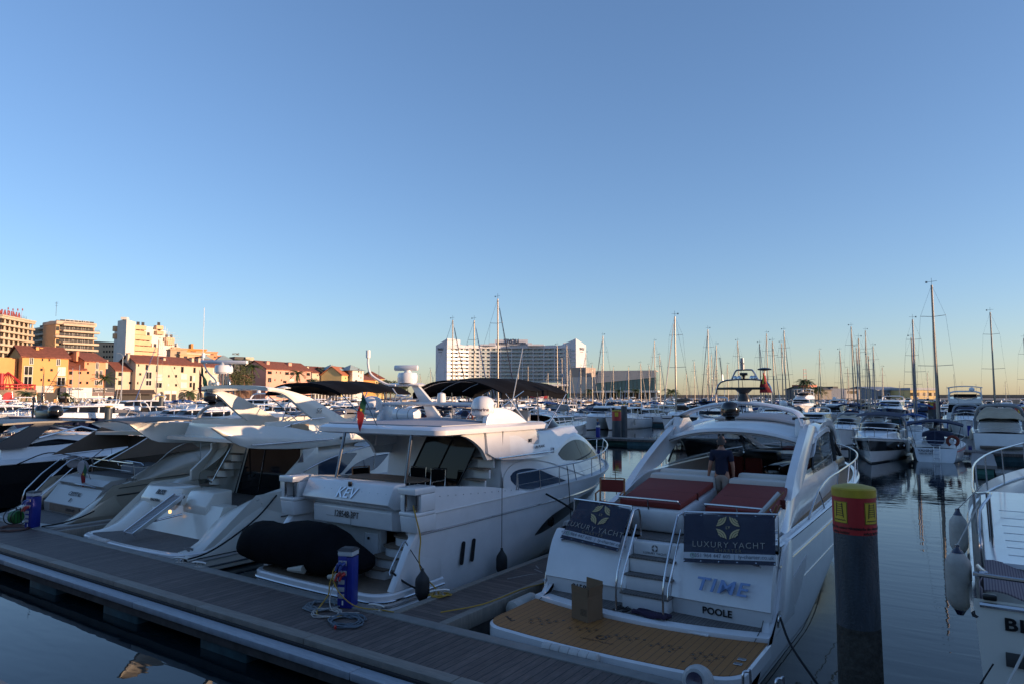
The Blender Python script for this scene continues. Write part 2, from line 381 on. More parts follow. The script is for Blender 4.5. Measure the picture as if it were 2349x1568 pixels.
def cleat(name,lab,x,y,z,rz=0,s=1,m=ALU):
    t=thing(name,lab,'cleat',(x,y,z),rz); mb=MB()
    for a in(-.05,.05): mb.cyl((a*s,0,0),(a*s,0,.07*s),.016*s,.016*s,8)
    mb.tube([(-.16*s,0,.075*s),(-.08*s,0,.09*s),(.08*s,0,.09*s),(.16*s,0,.075*s)],.018*s,8)
    mb.box(-.1*s,.1*s,-.035*s,.035*s,0,.012); mb.build('cleat_body',m,t,org=(0,0,0)); return t
def finger(name,lab,u0,u1,v1,v0=9.203):
    t=thing(name,lab,'pontoon',((u0+u1)/2,v0,0))
    mb=MB(); mb.box(u0+.17,u1-.17,v0,v1,.40,.545); mb.build('deck_boards',PLK2,t,sm=False)
    mb=MB(); mb.box(u0,u0+.165,v0,v1,.3,.565); mb.box(u1-.165,u1,v0,v1,.3,.565); mb.box(u0,u1,v1+.003,v1+.12,.3,.57); mb.build('edge_beam',KERB,t,bev=.01)
    mb=MB(); mb.box(u0+.04,u0+.1,v0,v1,.06,.295); mb.box(u1-.1,u1-.04,v0,v1,.06,.295); mb.build('side_panel',RUST,t,sm=False)
    for v in [v0+.8+3.2*i for i in range(int((v1-v0)/3.2))]:
        mb=MB(); mb.box(u0+.11,u1-.11,v,v+1.3,-.3,.28); mb.build('float',FLOAT,t)
    return t
fg=finger('finger_pontoon','boarded finger pontoon between the two white yachts with a chalk mark',-8.8,-7.55,20)
mb=MB()
for x0,y0,x1,y1 in((-8.35,12.2,-8.15,12.75),(-8.3,13.2,-8.0,13.05),(-8.45,13.5,-8.25,13.3),(-8.15,12.75,-8.05,12.9)):
    d=Vector((x1-x0,y1-y0,0)); n=Vector((-d.y,d.x,0)).normalized()*.018; a=Vector((x0,y0,.5475)); mb.add([a-n,a+d-n,a+d+n,a+n],[(0,1,2,3)])
mb.build('chalk_mark',mat('chalk',(.30,.31,.32),.9,noise=.5,nscale=30),fg,sm=False)
finger('finger_pontoon','short finger pontoon between the champagne yacht and the cream yacht',-22.45,-21.75,19)
finger('finger_pontoon','finger pontoon beside the black hulled yacht',-36,-34.9,20)
# ================================================================ buildings (all beyond the basin)
def dcr(c,x,y):
    a={'B1':(0,1150,2.61),'B2':(800,1150,2.61),'B3':(1600,1150,2.61),'B4':(2400,1150,2.61),'B5':(3196,1050,2.61),'K1':(1600,1450,2.1355),'T1':(2200,1500,2.61),'T2':(2700,1500,2.61),'R1':(3196,1500,2.61),'L1':(0,1600,2.61)}[c]
    return ((a[0]+x/a[2])*.57349,(a[1]+y/a[2])*.57349)
class Fac:
    """a facade standing on a line between two spots of the far shore"""
    def __init__(s,c,x0,D0,x1,D1):
        s.c=c; a=dcr(c,x0,900)[0]; b=dcr(c,x1,900)[0]
        s.a=W((a-CX)/F*D0,D0); s.b=W((b-CX)/F*D1,D1); s.d=(s.b-s.a); s.L=s.d.length; s.d.normalize(); s.n=Vector((s.d.y,-s.d.x,0))
        if s.n.dot(-s.a)<0: s.n=-s.n
    def hit(s,x,y):
        X,Y=dcr(s.c,x,y); r=ray(X,Y); R=W(r[0],r[1],0); 
        # R*t = a + d*q
        det=R.x*(-s.d.y)+s.d.x*R.y; t=(s.a.x*(-s.d.y)+s.d.x*s.a.y)/det
        P=R*t; return ((P-s.a).dot(s.d),H+r[2]*t)
    def P(s,q,z,o=0): p=s.a+s.d*q+s.n*o; return Vector((p.x,p.y,z))
    def box(s,mb,q0,q1,z0,z1,o0,o1):
        c=[s.P(q,z,o) for z in(z0,z1) for (q,o) in((q0,o0),(q1,o0),(q1,o1),(q0,o1))]
        return mb.add(c,[(0,3,2,1),(4,5,6,7),(0,1,5,4),(1,2,6,5),(2,3,7,6),(3,0,4,7)])
    def start(s,name,lab,cat='building',group=None): return thing(name,lab,cat,tuple(s.P(s.L/2,2.65,-3)),0,group)
    def window(s,t,x,y,w,h,frame=None,m=GLASS,name='window'):     # centre & size in picture units
        q0,z0=s.hit(x-w/2,y+h/2); q1,z1=s.hit(x+w/2,y-h/2)
        s.windowq(t,q0,q1,z0,z1,frame,m,name)
    def windowq(s,t,q0,q1,z0,z1,frame=None,m=GLASS,name='window'):
        mb=MB(); s.box(mb,q0,q1,z0,z1,-.1,.03); o=mb.build(name,m,t,sm=False)
        if frame:
            mb=MB(); e=.12
            for (a,b,c,d) in((q0-e,q0,z0-e,z1+e),(q1,q1+e,z0-e,z1+e),(q0,q1,z1,z1+e),(q0,q1,z0-e,z0),((q0+q1)/2-.05,(q0+q1)/2+.05,z0,z1)): s.box(mb,a,b,c,d,.0,.09)
            mb.build('frame',frame,o,sm=False)
    def gable(s,t,z0,zr,dep,wall,roof,q0=0,q1=None,ze=None,ov=.5,hip=0):
        q1=s.L if q1 is None else q1
        mb=MB(); s.box(mb,q0,q1,z0,ze,-dep,0)
        for q in((q0,q1) if not hip else ()): 
            a=q if q==q0 else q-.3; mb.prism([s.P(a,ze,0),s.P(a,ze,-dep),s.P(a,zr-.25,-dep/2)],s.d*.3)
        mb.build('wall',wall,t,sm=False)
        mb=MB(); th=.28
        A=[s.P(q0-ov,ze-.05,ov),s.P(q1+ov,ze-.05,ov),s.P(q1+ov-hip,zr,-dep/2),s.P(q0-ov+hip,zr,-dep/2),s.P(q1+ov,ze-.05,-dep-ov),s.P(q0-ov,ze-.05,-dep-ov)]
        n=len(A); U=[p+Vector((0,0,th)) for p in A]; mb.add(A+U,[(0,3,2,1),(3,5,4,2),(6,7,8,9),(9,8,10,11),(0,1,7,6),(4,5,11,10),(1,2,8,7),(2,4,10,8),(5,3,9,11),(3,0,6,9)])
        return mb.build('roof',roof,t,sm=False)
    def chimney(s,t,x,y0,y1,w,dep,m,cap):
        q0,z0=s.hit(x-w/2,y1); q1,z1=s.hit(x+w/2,y0); mb=MB(); s.box(mb,q0,q1,z0-1.2,z1,-dep,-dep+1.1); c=mb.build('chimney',m,t,sm=False)
        mb=MB(); s.box(mb,q0-.12,q1+.12,z1+.003,z1+.2,-dep-.12,-dep+1.22); mb.build('chimney_cap',cap,c,sm=False)
def stucco(n,c): return mat(n,c,.9,noise=.10,nscale=.25)
ORANGE=stucco('orange stucco',(.66,.33,.12)); SALM=stucco('salmon stucco',(.66,.29,.15)); CRM=stucco('cream stucco',(.56,.46,.33)); PINK=stucco('pink stucco',(.62,.33,.26)); YEL=stucco('yellow stucco',(.62,.46,.20)); WST=stucco('white stucco',(.68,.64,.57)); SALM2=stucco('coral stucco',(.62,.33,.24)); BEIG=stucco('beige stucco',(.50,.36,.23)); PEACH=stucco('peach balcony',(.66,.42,.24)); GREYST=stucco('grey blue wall',(.20,.22,.26)); ORA2=stucco('deep orange stucco',(.60,.27,.08))
TILE=mat('terracotta tiles',(.23,.075,.042),.85,noise=.35,nscale=1.2,seam=(0,.42,.3,(.14,.045,.03),.1))
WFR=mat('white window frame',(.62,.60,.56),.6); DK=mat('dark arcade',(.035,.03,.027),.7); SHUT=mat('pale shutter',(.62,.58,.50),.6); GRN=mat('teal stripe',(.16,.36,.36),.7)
ROOFD=mat('dark roof deck',(.08,.075,.07),.8)
DARKM=mat('dark matt metal',(.05,.05,.055),.7); SIGNW=mat('sign white',(.62,.60,.56),.6); SIGND=mat('sign dark',(.05,.05,.055),.6); REDP=mat('red painted metal',(.45,.03,.03),.5); STONE=mat('rubble stone',(.28,.20,.14),.9,noise=.5,nscale=1.1)
AWN=mat('brown awning',(.07,.05,.04),.8)
def arch(fc,t,x,ytop,w,ybase,fr=None):
    q0,z0=fc.hit(x-w/2,ybase); q1,z1=fc.hit(x+w/2,ytop); r=(q1-q0)/2; zc=max(z1-r,z0+.3); n=10
    poly=[fc.P(q0,z0,-.05),fc.P(q1,z0,-.05)]+[fc.P((q0+q1)/2+r*math.cos(PI*i/n),zc+(z1-zc)*math.sin(PI*i/n),-.05) for i in range(n+1)]
    mb=MB(); mb.prism(poly,fc.n*.09); o=mb.build('arch_opening',DK,t,sm=False)
def shop_text(fc,t,m,s,x,y,h,nm='lettering'):
    q,z=fc.hit(x,y); mb=MB(); mb.text(s,h,fc.P(q,z,.16),fc.d,(0,0,1),ext=.02,bold=.01); return mb.build(nm,m,t,sm=False)
# 1 orange house
f=Fac('B1',228,182,712,191); t=f.start('orange_house','tall orange house with terracotta roof and arcade beside the red gazebo')
ze=f.hit(470,731)[1]; zr=ze+3.1
f.gable(t,2.65,zr,10,ORANGE,TILE,ze=ze)
for x,y,w,h,fr in [(328,763,34,62,1),(443,749,18,24,0),(514,752,18,24,0),(609,776,34,62,1),(296,862,86,84,1),(433,852,28,26,0),(538,857,28,26,0),(643,872,78,80,1),(290,968,84,84,1),(431,959,18,26,0),(510,962,26,26,0),(638,974,82,80,1)]:
    f.window(t,x,y,w,h,WFR if fr else None,GLASS if (x,y)!=(643,872) else SHUT)
for x in(305,620): arch(f,t,x,1036,118,1160)
for x in(430,520): 
    q,z=f.hit(x,1160); mb=MB(); f.box(mb,q-1,q+1,2.7,z+1.8,.01,.05); mb.build('door',DK,t,sm=False)
for x,tx in((412,0),(512,1)):
    q,z=f.hit(x,1055); mb=MB(); f.box(mb,q-1.1,q+1.0,z-.9,z+.9,.02,.14); o=mb.build('sign_board',mat('silver sign',(.35,.33,.29),.5) if not tx else SIGNW,t,sm=False)
    if tx: mb=MB(); mb.text('Fridays',.75,f.P(q,z,.16),f.d,(0,0,1),shear=.3,ext=.02); mb.build('lettering',REDP,o,sm=False)
f.chimney(t,438,615,665,34,4,ORANGE,TILE); f.chimney(t,495,620,650,34,5,ORANGE,TILE)
mb=MB(); f.box(mb,-5.5,-.3,2.65,ze-.2,-9,-2.5); mb.build('side_wing',ORANGE,t,sm=False)
# 2 salmon house with shopfronts
f=Fac('B1',715,192,885,196); t=f.start('salmon_house','low salmon house with a small terracotta roof right of the orange house'); ze=f.hit(800,857)[1]
f.gable(t,2.65,ze+2.6,9,SALM,TILE,ze=ze)
for x,y,w,h in[(737,886,36,36),(833,884,32,26),(736,980,30,50),(838,988,28,24)]: f.window(t,x,y,w,h)
f=Fac('B1',880,196,1102,203); t=f.start('salmon_house','taller salmon house with one chimney over the white shopfront signs'); ze=f.hit(990,772)[1]
f.gable(t,2.65,ze+2.6,9,SALM,TILE,ze=ze)
for x,y,w,h in[(918,791,16,22),(1014,812,28,60),(918,884,26,26),(1009,902,32,74),(1053,902,30,74),(1006,986,34,46),(1050,986,34,46),(910,990,26,26)]: f.window(t,x,y,w,h,WFR if h>40 else None)
f.chimney(t,868,665,720,30,3,SALM,TILE)
f=Fac('B1',705,188,1198,200); t=f.start('shopfront_row','white shopfront row with long sign boards under the salmon houses','shop')
z1=f.hit(950,1040)[1]
mb=MB(); f.box(mb,0,f.L,z1-2.9+.0,z1,-3,0); mb.build('fascia',WST,t,sm=False)
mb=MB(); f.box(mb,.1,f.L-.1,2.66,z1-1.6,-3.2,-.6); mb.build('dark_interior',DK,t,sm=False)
for x in range(745,1190,60):
    q,z=f.hit(x,1100); mb=MB(); f.box(mb,q-.18,q+.18,2.66,z1-.4,-.5,.05); mb.build('pillar',WST,t,sm=False)
mb=MB(); q0=f.hit(738,1050)[0];q1=f.hit(962,1050)[0]; f.box(mb,q0,q1,z1-1.35,z1-.05,.01,.12); o=mb.build('sign_board',SIGNW,t,sm=False); shop_text(f,o,SIGND,'Sunseeker',808,1054,.8)
mb=MB(); q0=f.hit(965,1050)[0];q1=f.hit(1192,1050)[0]; f.box(mb,q0,q1,z1-1.2,z1-.05,.01,.12); o=mb.build('sign_board',SIGND,t,sm=False); shop_text(f,o,SIGNW,'Gandhi Palace',1045,1053,.68)
mb=MB(); f.box(mb,q0,q1,z1-2.3,z1-1.25,.01,.12); o=mb.build('sign_board',mat('brown sign',(.16,.11,.10),.7),t,sm=False); shop_text(f,o,SIGNW,'Taste Of India',1045,1080,.55)
mb=MB(); 
for i in range(40): q=i*f.L/40; f.box(mb,q,q+.06,2.9,3.9,1.6,1.66)
f.box(mb,0,f.L,3.9,3.98,1.58,1.68); mb.build('balustrade',WST,t,sm=False)
# 3 cream houses
f=Fac('B1',1210,206,1418,211); t=f.start('cream_house','low cream house with pale gable wall and dark awnings'); ze=f.hit(1310,870)[1]
f.gable(t,2.65,ze+2.7,9,CRM,TILE,ze=ze)
for x,y,w,h in[(1253,899,36,38),(1381,897,16,26),(1250,988,36,46),(1356,990,24,24),(1403,990,14,26)]: f.window(t,x,y,w,h)
f.chimney(t,1144,755,800,40,3,CRM,TILE)
f=Fac('B1',1418,209,1618,214); t=f.start('cream_house','tall narrow cream house over dark awnings with the satellite dish'); ze=f.hit(1510,790)[1]
f.gable(t,2.65,ze+2.6,10,CRM,TILE,ze=ze)
for x,y,w,h in[(1447,807,14,24),(1532,829,28,54),(1464,900,24,24),(1553,912,60,66),(1551,992,58,48),(1438,992,14,26)]: f.window(t,x,y,w,h,WFR if w>50 else None)
f.chimney(t,1398,685,740,24,4,CRM,TILE)
f=Fac('B1',1212,204,1615,211); t=f.start('awning','dark brown cafe awning along the two cream houses','awning'); z=f.hit(1400,1060)[1]
mb=MB(); mb.add([f.P(0,z,.1),f.P(f.L,z,.1),f.P(f.L,z-1.1,2.2),f.P(0,z-1.1,2.2),f.P(0,z-.08,.1),f.P(f.L,z-.08,.1),f.P(f.L,z-1.4,2.2),f.P(0,z-1.4,2.2)],[(0,1,2,3),(7,6,5,4),(3,2,6,7),(0,3,7,4),(1,5,6,2)]); mb.build('canvas',AWN,t,sm=False)
mb=MB(); f.box(mb,.3,f.L-.3,2.66,z-.3,-.05,.03); mb.build('shopfront',DK,t,sm=False)
f=Fac('B1',1618,216,2303,242); t=f.start('cream_terrace','long cream terrace with four storeys arcade and terracotta roof'); ze0=f.hit(1960,813)[1]
f.gable(t,2.65,ze0+2.7,10,CRM,TILE,ze=ze0)
for x,y,w,h in[(1640,844,24,62),(1822,835,14,22),(1903,852,30,60),(2030,858,26,54),(2118,876,20,24),(2149,876,20,24),(2232,866,24,52),(1656,934,66,56),(1762,920,16,24),(1838,920,22,26),(1920,925,58,46),(1993,944,22,56),(2025,944,22,56),(2232,945,72,66),(1655,1015,66,50),(1758,1012,16,24),(1838,1014,22,24),(1917,1013,60,48),(1990,1012,26,48),(2024,1025,24,72),(2099,1018,18,24),(2158,1018,18,24),(2228,1026,20,72),(2264,1028,22,72)]:
    f.window(t,x,y,w,h,WFR if w>50 else None,GLASS if (x%3) else SHUT)
for x,w in((1683,50),(1898,76),(1995,78),(2085,66),(2180,60)): arch(f,t,x,1082,w,1170)
for x,m,w in((1745,SIGNW,62),(1815,SIGNW,48),(2155,mat('green sign',(.08,.30,.16),.6),56)):
    q,z=f.hit(x,1088); mb=MB(); f.box(mb,q-w*.02,q+w*.02,z-.5,z+.5,.02,.12); mb.build('sign_board',m,t,sm=False)
for x in(1765,2060,2128): f.chimney(t,x,732,772,24,3,CRM,TILE)
for x in (1745,1812):
    q,z=f.hit(x,1160); mb=MB(); f.box(mb,q-.9,q+.9,2.7,z+1.6,.01,.04); mb.build('door',DK,t,sm=False)
# striped pyramid roof towers
def pyr(f,t,q0,q1,dep,z0,zt,oo=0):
    c=f.P((q0+q1)/2,zt,oo-dep/2); cs=[f.P(q0,z0,oo),f.P(q1,z0,oo),f.P(q1,z0,oo-dep),f.P(q0,z0,oo-dep)]
    mb=MB(); mb.add(cs+[c],[(0,1,4),(1,2,4),(2,3,4),(3,0,4),(3,2,1,0)]); r=mb.build('pyramid_roof',WST,t,sm=False)
    mb=MB(); n=6
    for i in range(n):
        a=i/n; b=(i+.5)/n
        for k in range(4):
            A,B=cs[k],cs[(k+1)%4]; nn=(B-A).cross(c-A).normalized()*.04
            if nn.z<0: nn=-nn
            mb.add([A+(c-A)*a+nn,B+(c-B)*a+nn,B+(c-B)*b+nn,A+(c-A)*b+nn],[(0,1,2,3)])
    mb.build('stripe',GRN,r,sm=False)
f=Fac('B2',212,250,330,252); t=f.start('pink_tower','pink tower house with two blue striped pyramid roofs'); zt=f.hit(270,757)[1]
mb=MB(); f.box(mb,0,f.L,2.65,zt,-14,0); mb.build('wall',PINK,t,sm=False)
mb=MB(); f.box(mb,-6,-.1,2.65,zt-1.5,-14,-4); mb.build('side_wing',PINK,t,sm=False)
dz=f.hit(270,695)[1]; pyr(f,t,-1.5,f.L+.6,12,zt+.01,dz,1); pyr(f,t,-7,-1.6,8,zt+.01,dz,-3)
for x,y,w,h in[(281,798,22,46),(276,870,22,44),(278,945,46,50),(276,1018,44,34)]: f.window(t,x,y,w,h,WFR)
# salmon long building
f=Fac('B2',692,272,1160,298); t=f.start('coral_terrace','long coral terrace with terracotta roof behind the black awning'); ze=f.hit(900,858)[1]
f.gable(t,2.65,ze+3.4,12,SALM2,TILE,ze=ze,hip=0)
for x,y,w,h in[(727,883,44,28),(797,881,10,20),(839,883,10,20),(908,892,40,28),(960,893,40,26),(1130,900,38,28),(727,960,36,44),(782,960,10,20),(849,962,10,20),(955,960,50,24),(1130,965,38,24),(1128,1052,38,20),(885,980,36,24)]: f.window(t,x,y,w,h,None,GLASS if x!=955 else SHUT)
for x in(720,850): arch(f,t,x,1095,66,1120)
f.chimney(t,1000,782,838,34,4,SALM2,TILE); f.chimney(t,772,768,800,30,4,SALM2,TILE)
f=Fac('B2',338,258,540,262); t=f.start('brown_block','dark brown plain block behind the flagpole','building'); z=f.hit(440,905)[1]
mb=MB(); f.box(mb,0,f.L,2.65,z,-9,0); mb.build('wall',stucco('dark brown stucco',(.16,.09,.06)),t,sm=False)
mb=MB(); f.box(mb,-.3,f.L+.3,z+.003,z+.5,-9.3,.3); mb.build('roof',ROOFD,t,sm=False)
# cream/yellow
f=Fac('B2',1170,310,1320,318); t=f.start('cream_house','cream house with gabled left wall next to the coral terrace'); ze=f.hit(1240,888)[1]
f.gable(t,2.65,ze+3,11,CRM,TILE,ze=ze)
for x,y,w,h in[(1276,922,14,42),(1225,910,8,18),(1280,1010,14,20)]: f.window(t,x,y,w,h)
f.chimney(t,1176,822,860,20,4,CRM,TILE)
f=Fac('B2',1320,314,1480,322); t=f.start('yellow_house','yellow house with red tiled roof left of the striped tower'); ze=f.hit(1400,897)[1]
f.gable(t,2.65,ze+3,11,YEL,TILE,ze=ze)
for x,y,w,h in[(1430,930,12,40),(1385,912,8,18),(1405,1050,10,20),(1445,1060,26,30),(1350,960,10,18)]: f.window(t,x,y,w,h)
f.chimney(t,1328,836,870,22,4,YEL,TILE); f.chimney(t,1408,842,870,20,4,YEL,TILE)
f=Fac('B2',1480,312,1602,325); t=f.start('yellow_house','pale yellow house with bright orange tiled roof beside the white tower'); ze=f.hit(1540,915)[1]
f.gable(t,2.65,ze+4,10,YEL,mat('bright tiles',(.42,.14,.06),.8,noise=.2,nscale=1),ze=ze)
for x,y,w,h in[(1520,940,8,16),(1545,1000,10,20),(1570,1010,12,60),(1520,1060,10,20),(1545,935,8,14)]: f.window(t,x,y,w,h)
f=Fac('B2',1592,318,1708,322); t=f.start('white_tower','white tower house with two green striped pyramid roofs'); zt=f.hit(1650,862)[1]
mb=MB(); f.box(mb,0,f.L,2.65,zt,-14,0); mb.build('wall',WST,t,sm=False)
dz=f.hit(1610,797)[1]; pyr(f,t,-2,f.L+.5,13,zt+.01,dz,1); pyr(f,t,-11,-2.1,10,zt+.01,dz,-3)
mb=MB(); f.box(mb,-9,-.1,2.65,zt-1.5,-13,-4); mb.build('side_wing',WST,t,sm=False)
for x,y,w,h in[(1657,862,12,40),(1657,916,8,20),(1682,880,8,26),(1680,935,8,22),(1630,980,22,40),(1680,1010,10,40)]: f.window(t,x,y,w,h)
f=Fac('B2',1708,345,1830,360); t=f.start('orange_house','small orange house with hipped roof right of the white tower'); ze=f.hit(1770,962)[1]
f.gable(t,2.65,ze+3.6,14,ORA2,TILE,ze=ze,hip=5)
for x,y,w,h in[(1745,1000,10,20),(1790,1000,10,20),(1770,1050,12,24)]: f.window(t,x,y,w,h)
f.chimney(t,1770,890,935,18,8,ORA2,TILE)
f=Fac('B2',1770,372,1925,378); t=f.start('yellow_house','yellow house with wide brown roof at the end of the row'); ze=f.hit(1850,948)[1]
f.gable(t,2.65,ze+4,14,YEL,TILE,ze=ze,hip=4)
for x,y,w,h in[(1885,985,12,40),(1845,985,12,20),(1885,1045,14,30)]: f.window(t,x,y,w,h)
f.chimney(t,1883,908,950,22,4,YEL,TILE)
f=Fac('B2',700,285,1600,322); t=f.start('arcade_row','row of shaded shops and white awnings at the foot of the terraces','shop'); z=f.hit(1100,1085)[1]
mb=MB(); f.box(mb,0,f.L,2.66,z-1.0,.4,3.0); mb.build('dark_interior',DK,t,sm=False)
mb=MB(); f.box(mb,0,f.L,z-1.0+.003,z-.3,.3,3.3); mb.build('fascia',mat('grey fascia',(.22,.22,.22),.7),t,sm=False)
for i in range(26): 
    q=(i+.5)*f.L/26; mb=MB(); f.box(mb,q-.2,q+.2,2.66,z-1.0,3.05,3.3); mb.build('pillar',WST,t,sm=False)
# red gazebo on stone tower (far left)
f=Fac('B1',5,168,178,170); t=f.start('stone_kiosk','round rubble stone kiosk with a red arched door and red metal crown','kiosk'); c=f.P(f.L/2,2.65,-6); z0=f.hit(90,1062)[1]; z1=f.hit(90,1005)[1]; r=6.2
mb=MB(); mb.lathe([(r,2.65),(r,z0)],(c.x,c.y,0),24); mb.build('wall',STONE,t)
mb=MB(); 
for i in range(14):
    a=2*PI*i/14; p=Vector((c.x+r*.95*math.cos(a),c.y+r*.95*math.sin(a),0)); mb.cyl(p+Vector((0,0,z0)),p+Vector((0,0,z1)),.12,n=5)
    mb.tube([p+Vector((0,0,z1)),Vector((c.x,c.y,0))+(p-c)*.72+Vector((0,0,z1+2.1-2.65*.28)),Vector((c.x,c.y,z1+3.2))],.1,5)
for zz in(z0+.6,z1): mb.tube([(c.x+r*.95*math.cos(2*PI*i/24),c.y+r*.95*math.sin(2*PI*i/24),zz) for i in range(24)],.13,5,closed=True)
mb.build('metal_crown',REDP,t)
q,z=f.hit(88,1150); mb=MB(); f.box(mb,q-1.1,q+1.1,2.67,z+.4,.0,.2); mb.cyl(f.P(q,z+.4,0),f.P(q,z+.4,.2),1.1,n=20); mb.build('door',REDP,t,sm=False)
q,z=f.hit(18,970); mb=MB(); mb.cyl(f.P(q,z0,-3),f.P(q,z+2,-3),.5,n=10); mb.build('chimney',REDP,t)
# marina hotel
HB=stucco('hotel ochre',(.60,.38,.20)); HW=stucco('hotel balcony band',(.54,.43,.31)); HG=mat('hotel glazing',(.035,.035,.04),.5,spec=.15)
f=Fac('B1',-60,285,288,310); t=f.start('marina_hotel','ochre balconied hotel wing with red roof lettering MARINA','building'); ztop=f.hit(140,330)[1]; fl=f.hit(140,398)[1]
pitch=(f.hit(140,330)[1]-f.hit(140,740)[1])/6.
mb=MB(); f.box(mb,0,f.L,2.65,ztop-.9,-14,0); mb.build('wall',stucco('hotel shade brown',(.24,.17,.11)),t,sm=False)  # darker copy of the ochre wall: this wing's shade is in the colour
for k in range(9):
    z=ztop-pitch*k; mb=MB(); f.box(mb,-.5,f.L+.3,z-1.0,z,.01,2.2); mb.build('balcony_band',HW,t,bev=.25)
    if k: 
        for j in range(7):
            q=(j+.5)*f.L/7; f.windowq(t,q-f.L/14+.25,q+f.L/14-.25,z+.15,z+pitch-1.15,None,HG)
            mb=MB(); mb.cyl(f.P(q+f.L/14,z+.01,1.0),f.P(q+f.L/14,z+pitch-1.1,1.0),.55,.35,8); mb.build('balcony_divider',HW,t)
mb=MB(); f.box(mb,-.6,f.L+.4,ztop+.003,ztop+.6,-14.3,2.4); mb.build('roof',HW,t,sm=False)
zs=f.hit(140,285)[1]; mb=MB(); 
q,z=f.hit(128,285); mb.text('MARINA',4.4,f.P(q,z,-1),f.d,(0,0,1),ext=.12,bold=.05,spacing=1.08,sx=1.0); mb.build('roof_lettering',mat('red lettering',(.30,.06,.05),.6),t,sm=False)
mb=MB()
for i in range(12): q=f.L*(.42+.54*i/11); mb.cyl(f.P(q,ztop,-1),f.P(q,z+.8,-1.2),.05,n=4); mb.cyl(f.P(q,ztop,-2.2),f.P(q,z,-1.2),.04,n=4)
f.box(mb,f.L*.4,f.L-1,z-1.5,z-1.4,-1.3,-1.2); mb.build('sign_frame',DARKM,t,sm=False)
for x in(110,160,209,258):
    q,z=f.hit(x,220 if x<150 else 232); P=[]
    for i in range(10): a=PI/2+2*PI*i/10; rr=.62 if i%2==0 else .26; P.append(f.P(q+rr*math.cos(a),z+rr*math.sin(a),-1))
    mb=MB(); mb.prism(P,f.n*.2); mb.cyl(f.P(q,z-.6,-1.1),f.P(q,ztop,-1.1),.05,n=4); mb.build('star',mat('red lettering',(.30,.06,.05),.6),t,sm=False)
for x0,x1 in((200,388),):
    q0,z=f.hit(x0,275); q1,_=f.hit(x1,275); mb=MB(); f.box(mb,q0,q1,ztop,z-1.2,-12,-5); mb.build('roof_house',HB,t,bev=.8)
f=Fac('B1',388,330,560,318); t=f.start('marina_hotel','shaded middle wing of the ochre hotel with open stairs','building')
mb=MB(); f.box(mb,-14,f.L,2.65,ztop-.3,-14,0); mb.build('wall',stucco('hotel shade brown',(.24,.17,.11)),t,sm=False)  # same darkened ochre, shade of the middle wing put into the colour
for k in range(8):
    z=ztop-.8-pitch*k; mb=MB(); f.box(mb,0,f.L,z-1.0,z,.01,1.8); mb.build('balcony_band',HW,t,bev=.2)
    for j in range(4): q=(j+.5)*f.L/4; f.windowq(t,q-2,q+2,z+.25,z+pitch-1.5,None,HG)
    mb=MB(); mb.prism([f.P(-13,z-.2,.5),f.P(-13,z-1.3,.5),f.P(-1.2,z-3.6,.5),f.P(-1.2,z-2.5,.5)],f.n*1.2); mb.build('stair_flight',HW,t,sm=False)
c=f.P(5,ztop-.3,-4); mb=MB(); mb.lathe([(2.7,0),(2.7,1.4),(2.4,2.2),(1.8,2.8),(1,3.1),(.1,3.2)],(c.x,c.y,c.z),20); mb.build('roof_drum',HB,t)
mb=MB(); p=f.P(8,ztop+5,-4); mb.cyl(p,p+Vector((0,0,7)),.08,n=4); 
for k in(5,6,6.6): mb.cyl(p+Vector((0,0,k))-f.d*2,p+Vector((0,0,k))+f.d*2,.05,n=4)
mb.build('antenna',DARKM,t)
f=Fac('B1',560,308,990,322); t=f.start('marina_hotel','sunlit ochre hotel wing with stepped curved balconies','building')
mb=MB(); f.box(mb,0,f.L-1,2.65,ztop-1.2,-14,0); mb.build('wall',HB,t,sm=False)
mb=MB(); f.box(mb,-.5,f.L-.5,ztop-1.2,ztop+.6,-14,1.5); mb.build('roof',HW,t,bev=.5)
for k,(a,b) in enumerate([(640,975),(640,1025),(560,998),(640,1020),(660,1018),(700,1000),(740,1000)]):
    z=f.hit(800,398+k*62)[1]+pitch*0-.2; q0=f.hit(a,400)[0]; q1=f.hit(b,400)[0]
    mb=MB(); f.box(mb,q0,q1,z-.5,z+.5,.01,2.6); mb.build('balcony_band',HW,t,bev=.3)
    mb=MB(); f.box(mb,q0+.3,q1-.3,z+1.1,z+1.2,2.3,2.4); 
    for i in range(30): q=q0+.3+(q1-q0-.6)*i/29; f.box(mb,q,q+.06,z+.5,z+1.1,2.32,2.38)
    mb.build('railing',DARKM,t,sm=False)
    for x,w in((655,34),(728,52),(815,60),(890,44),(955,28)): 
        q=f.hit(x,400)[0]; f.windowq(t,q-w*.035,q+w*.035,z+.5,z+2.5,WFR if w>40 else None,HG)
for k in range(6):
    for x in(560,602):
        q,z=f.hit(x,360+k*66); 
        if k!=2 and q>.6: f.windowq(t,q-.7,q+.7,z-1,z+.9,None,GLASS)
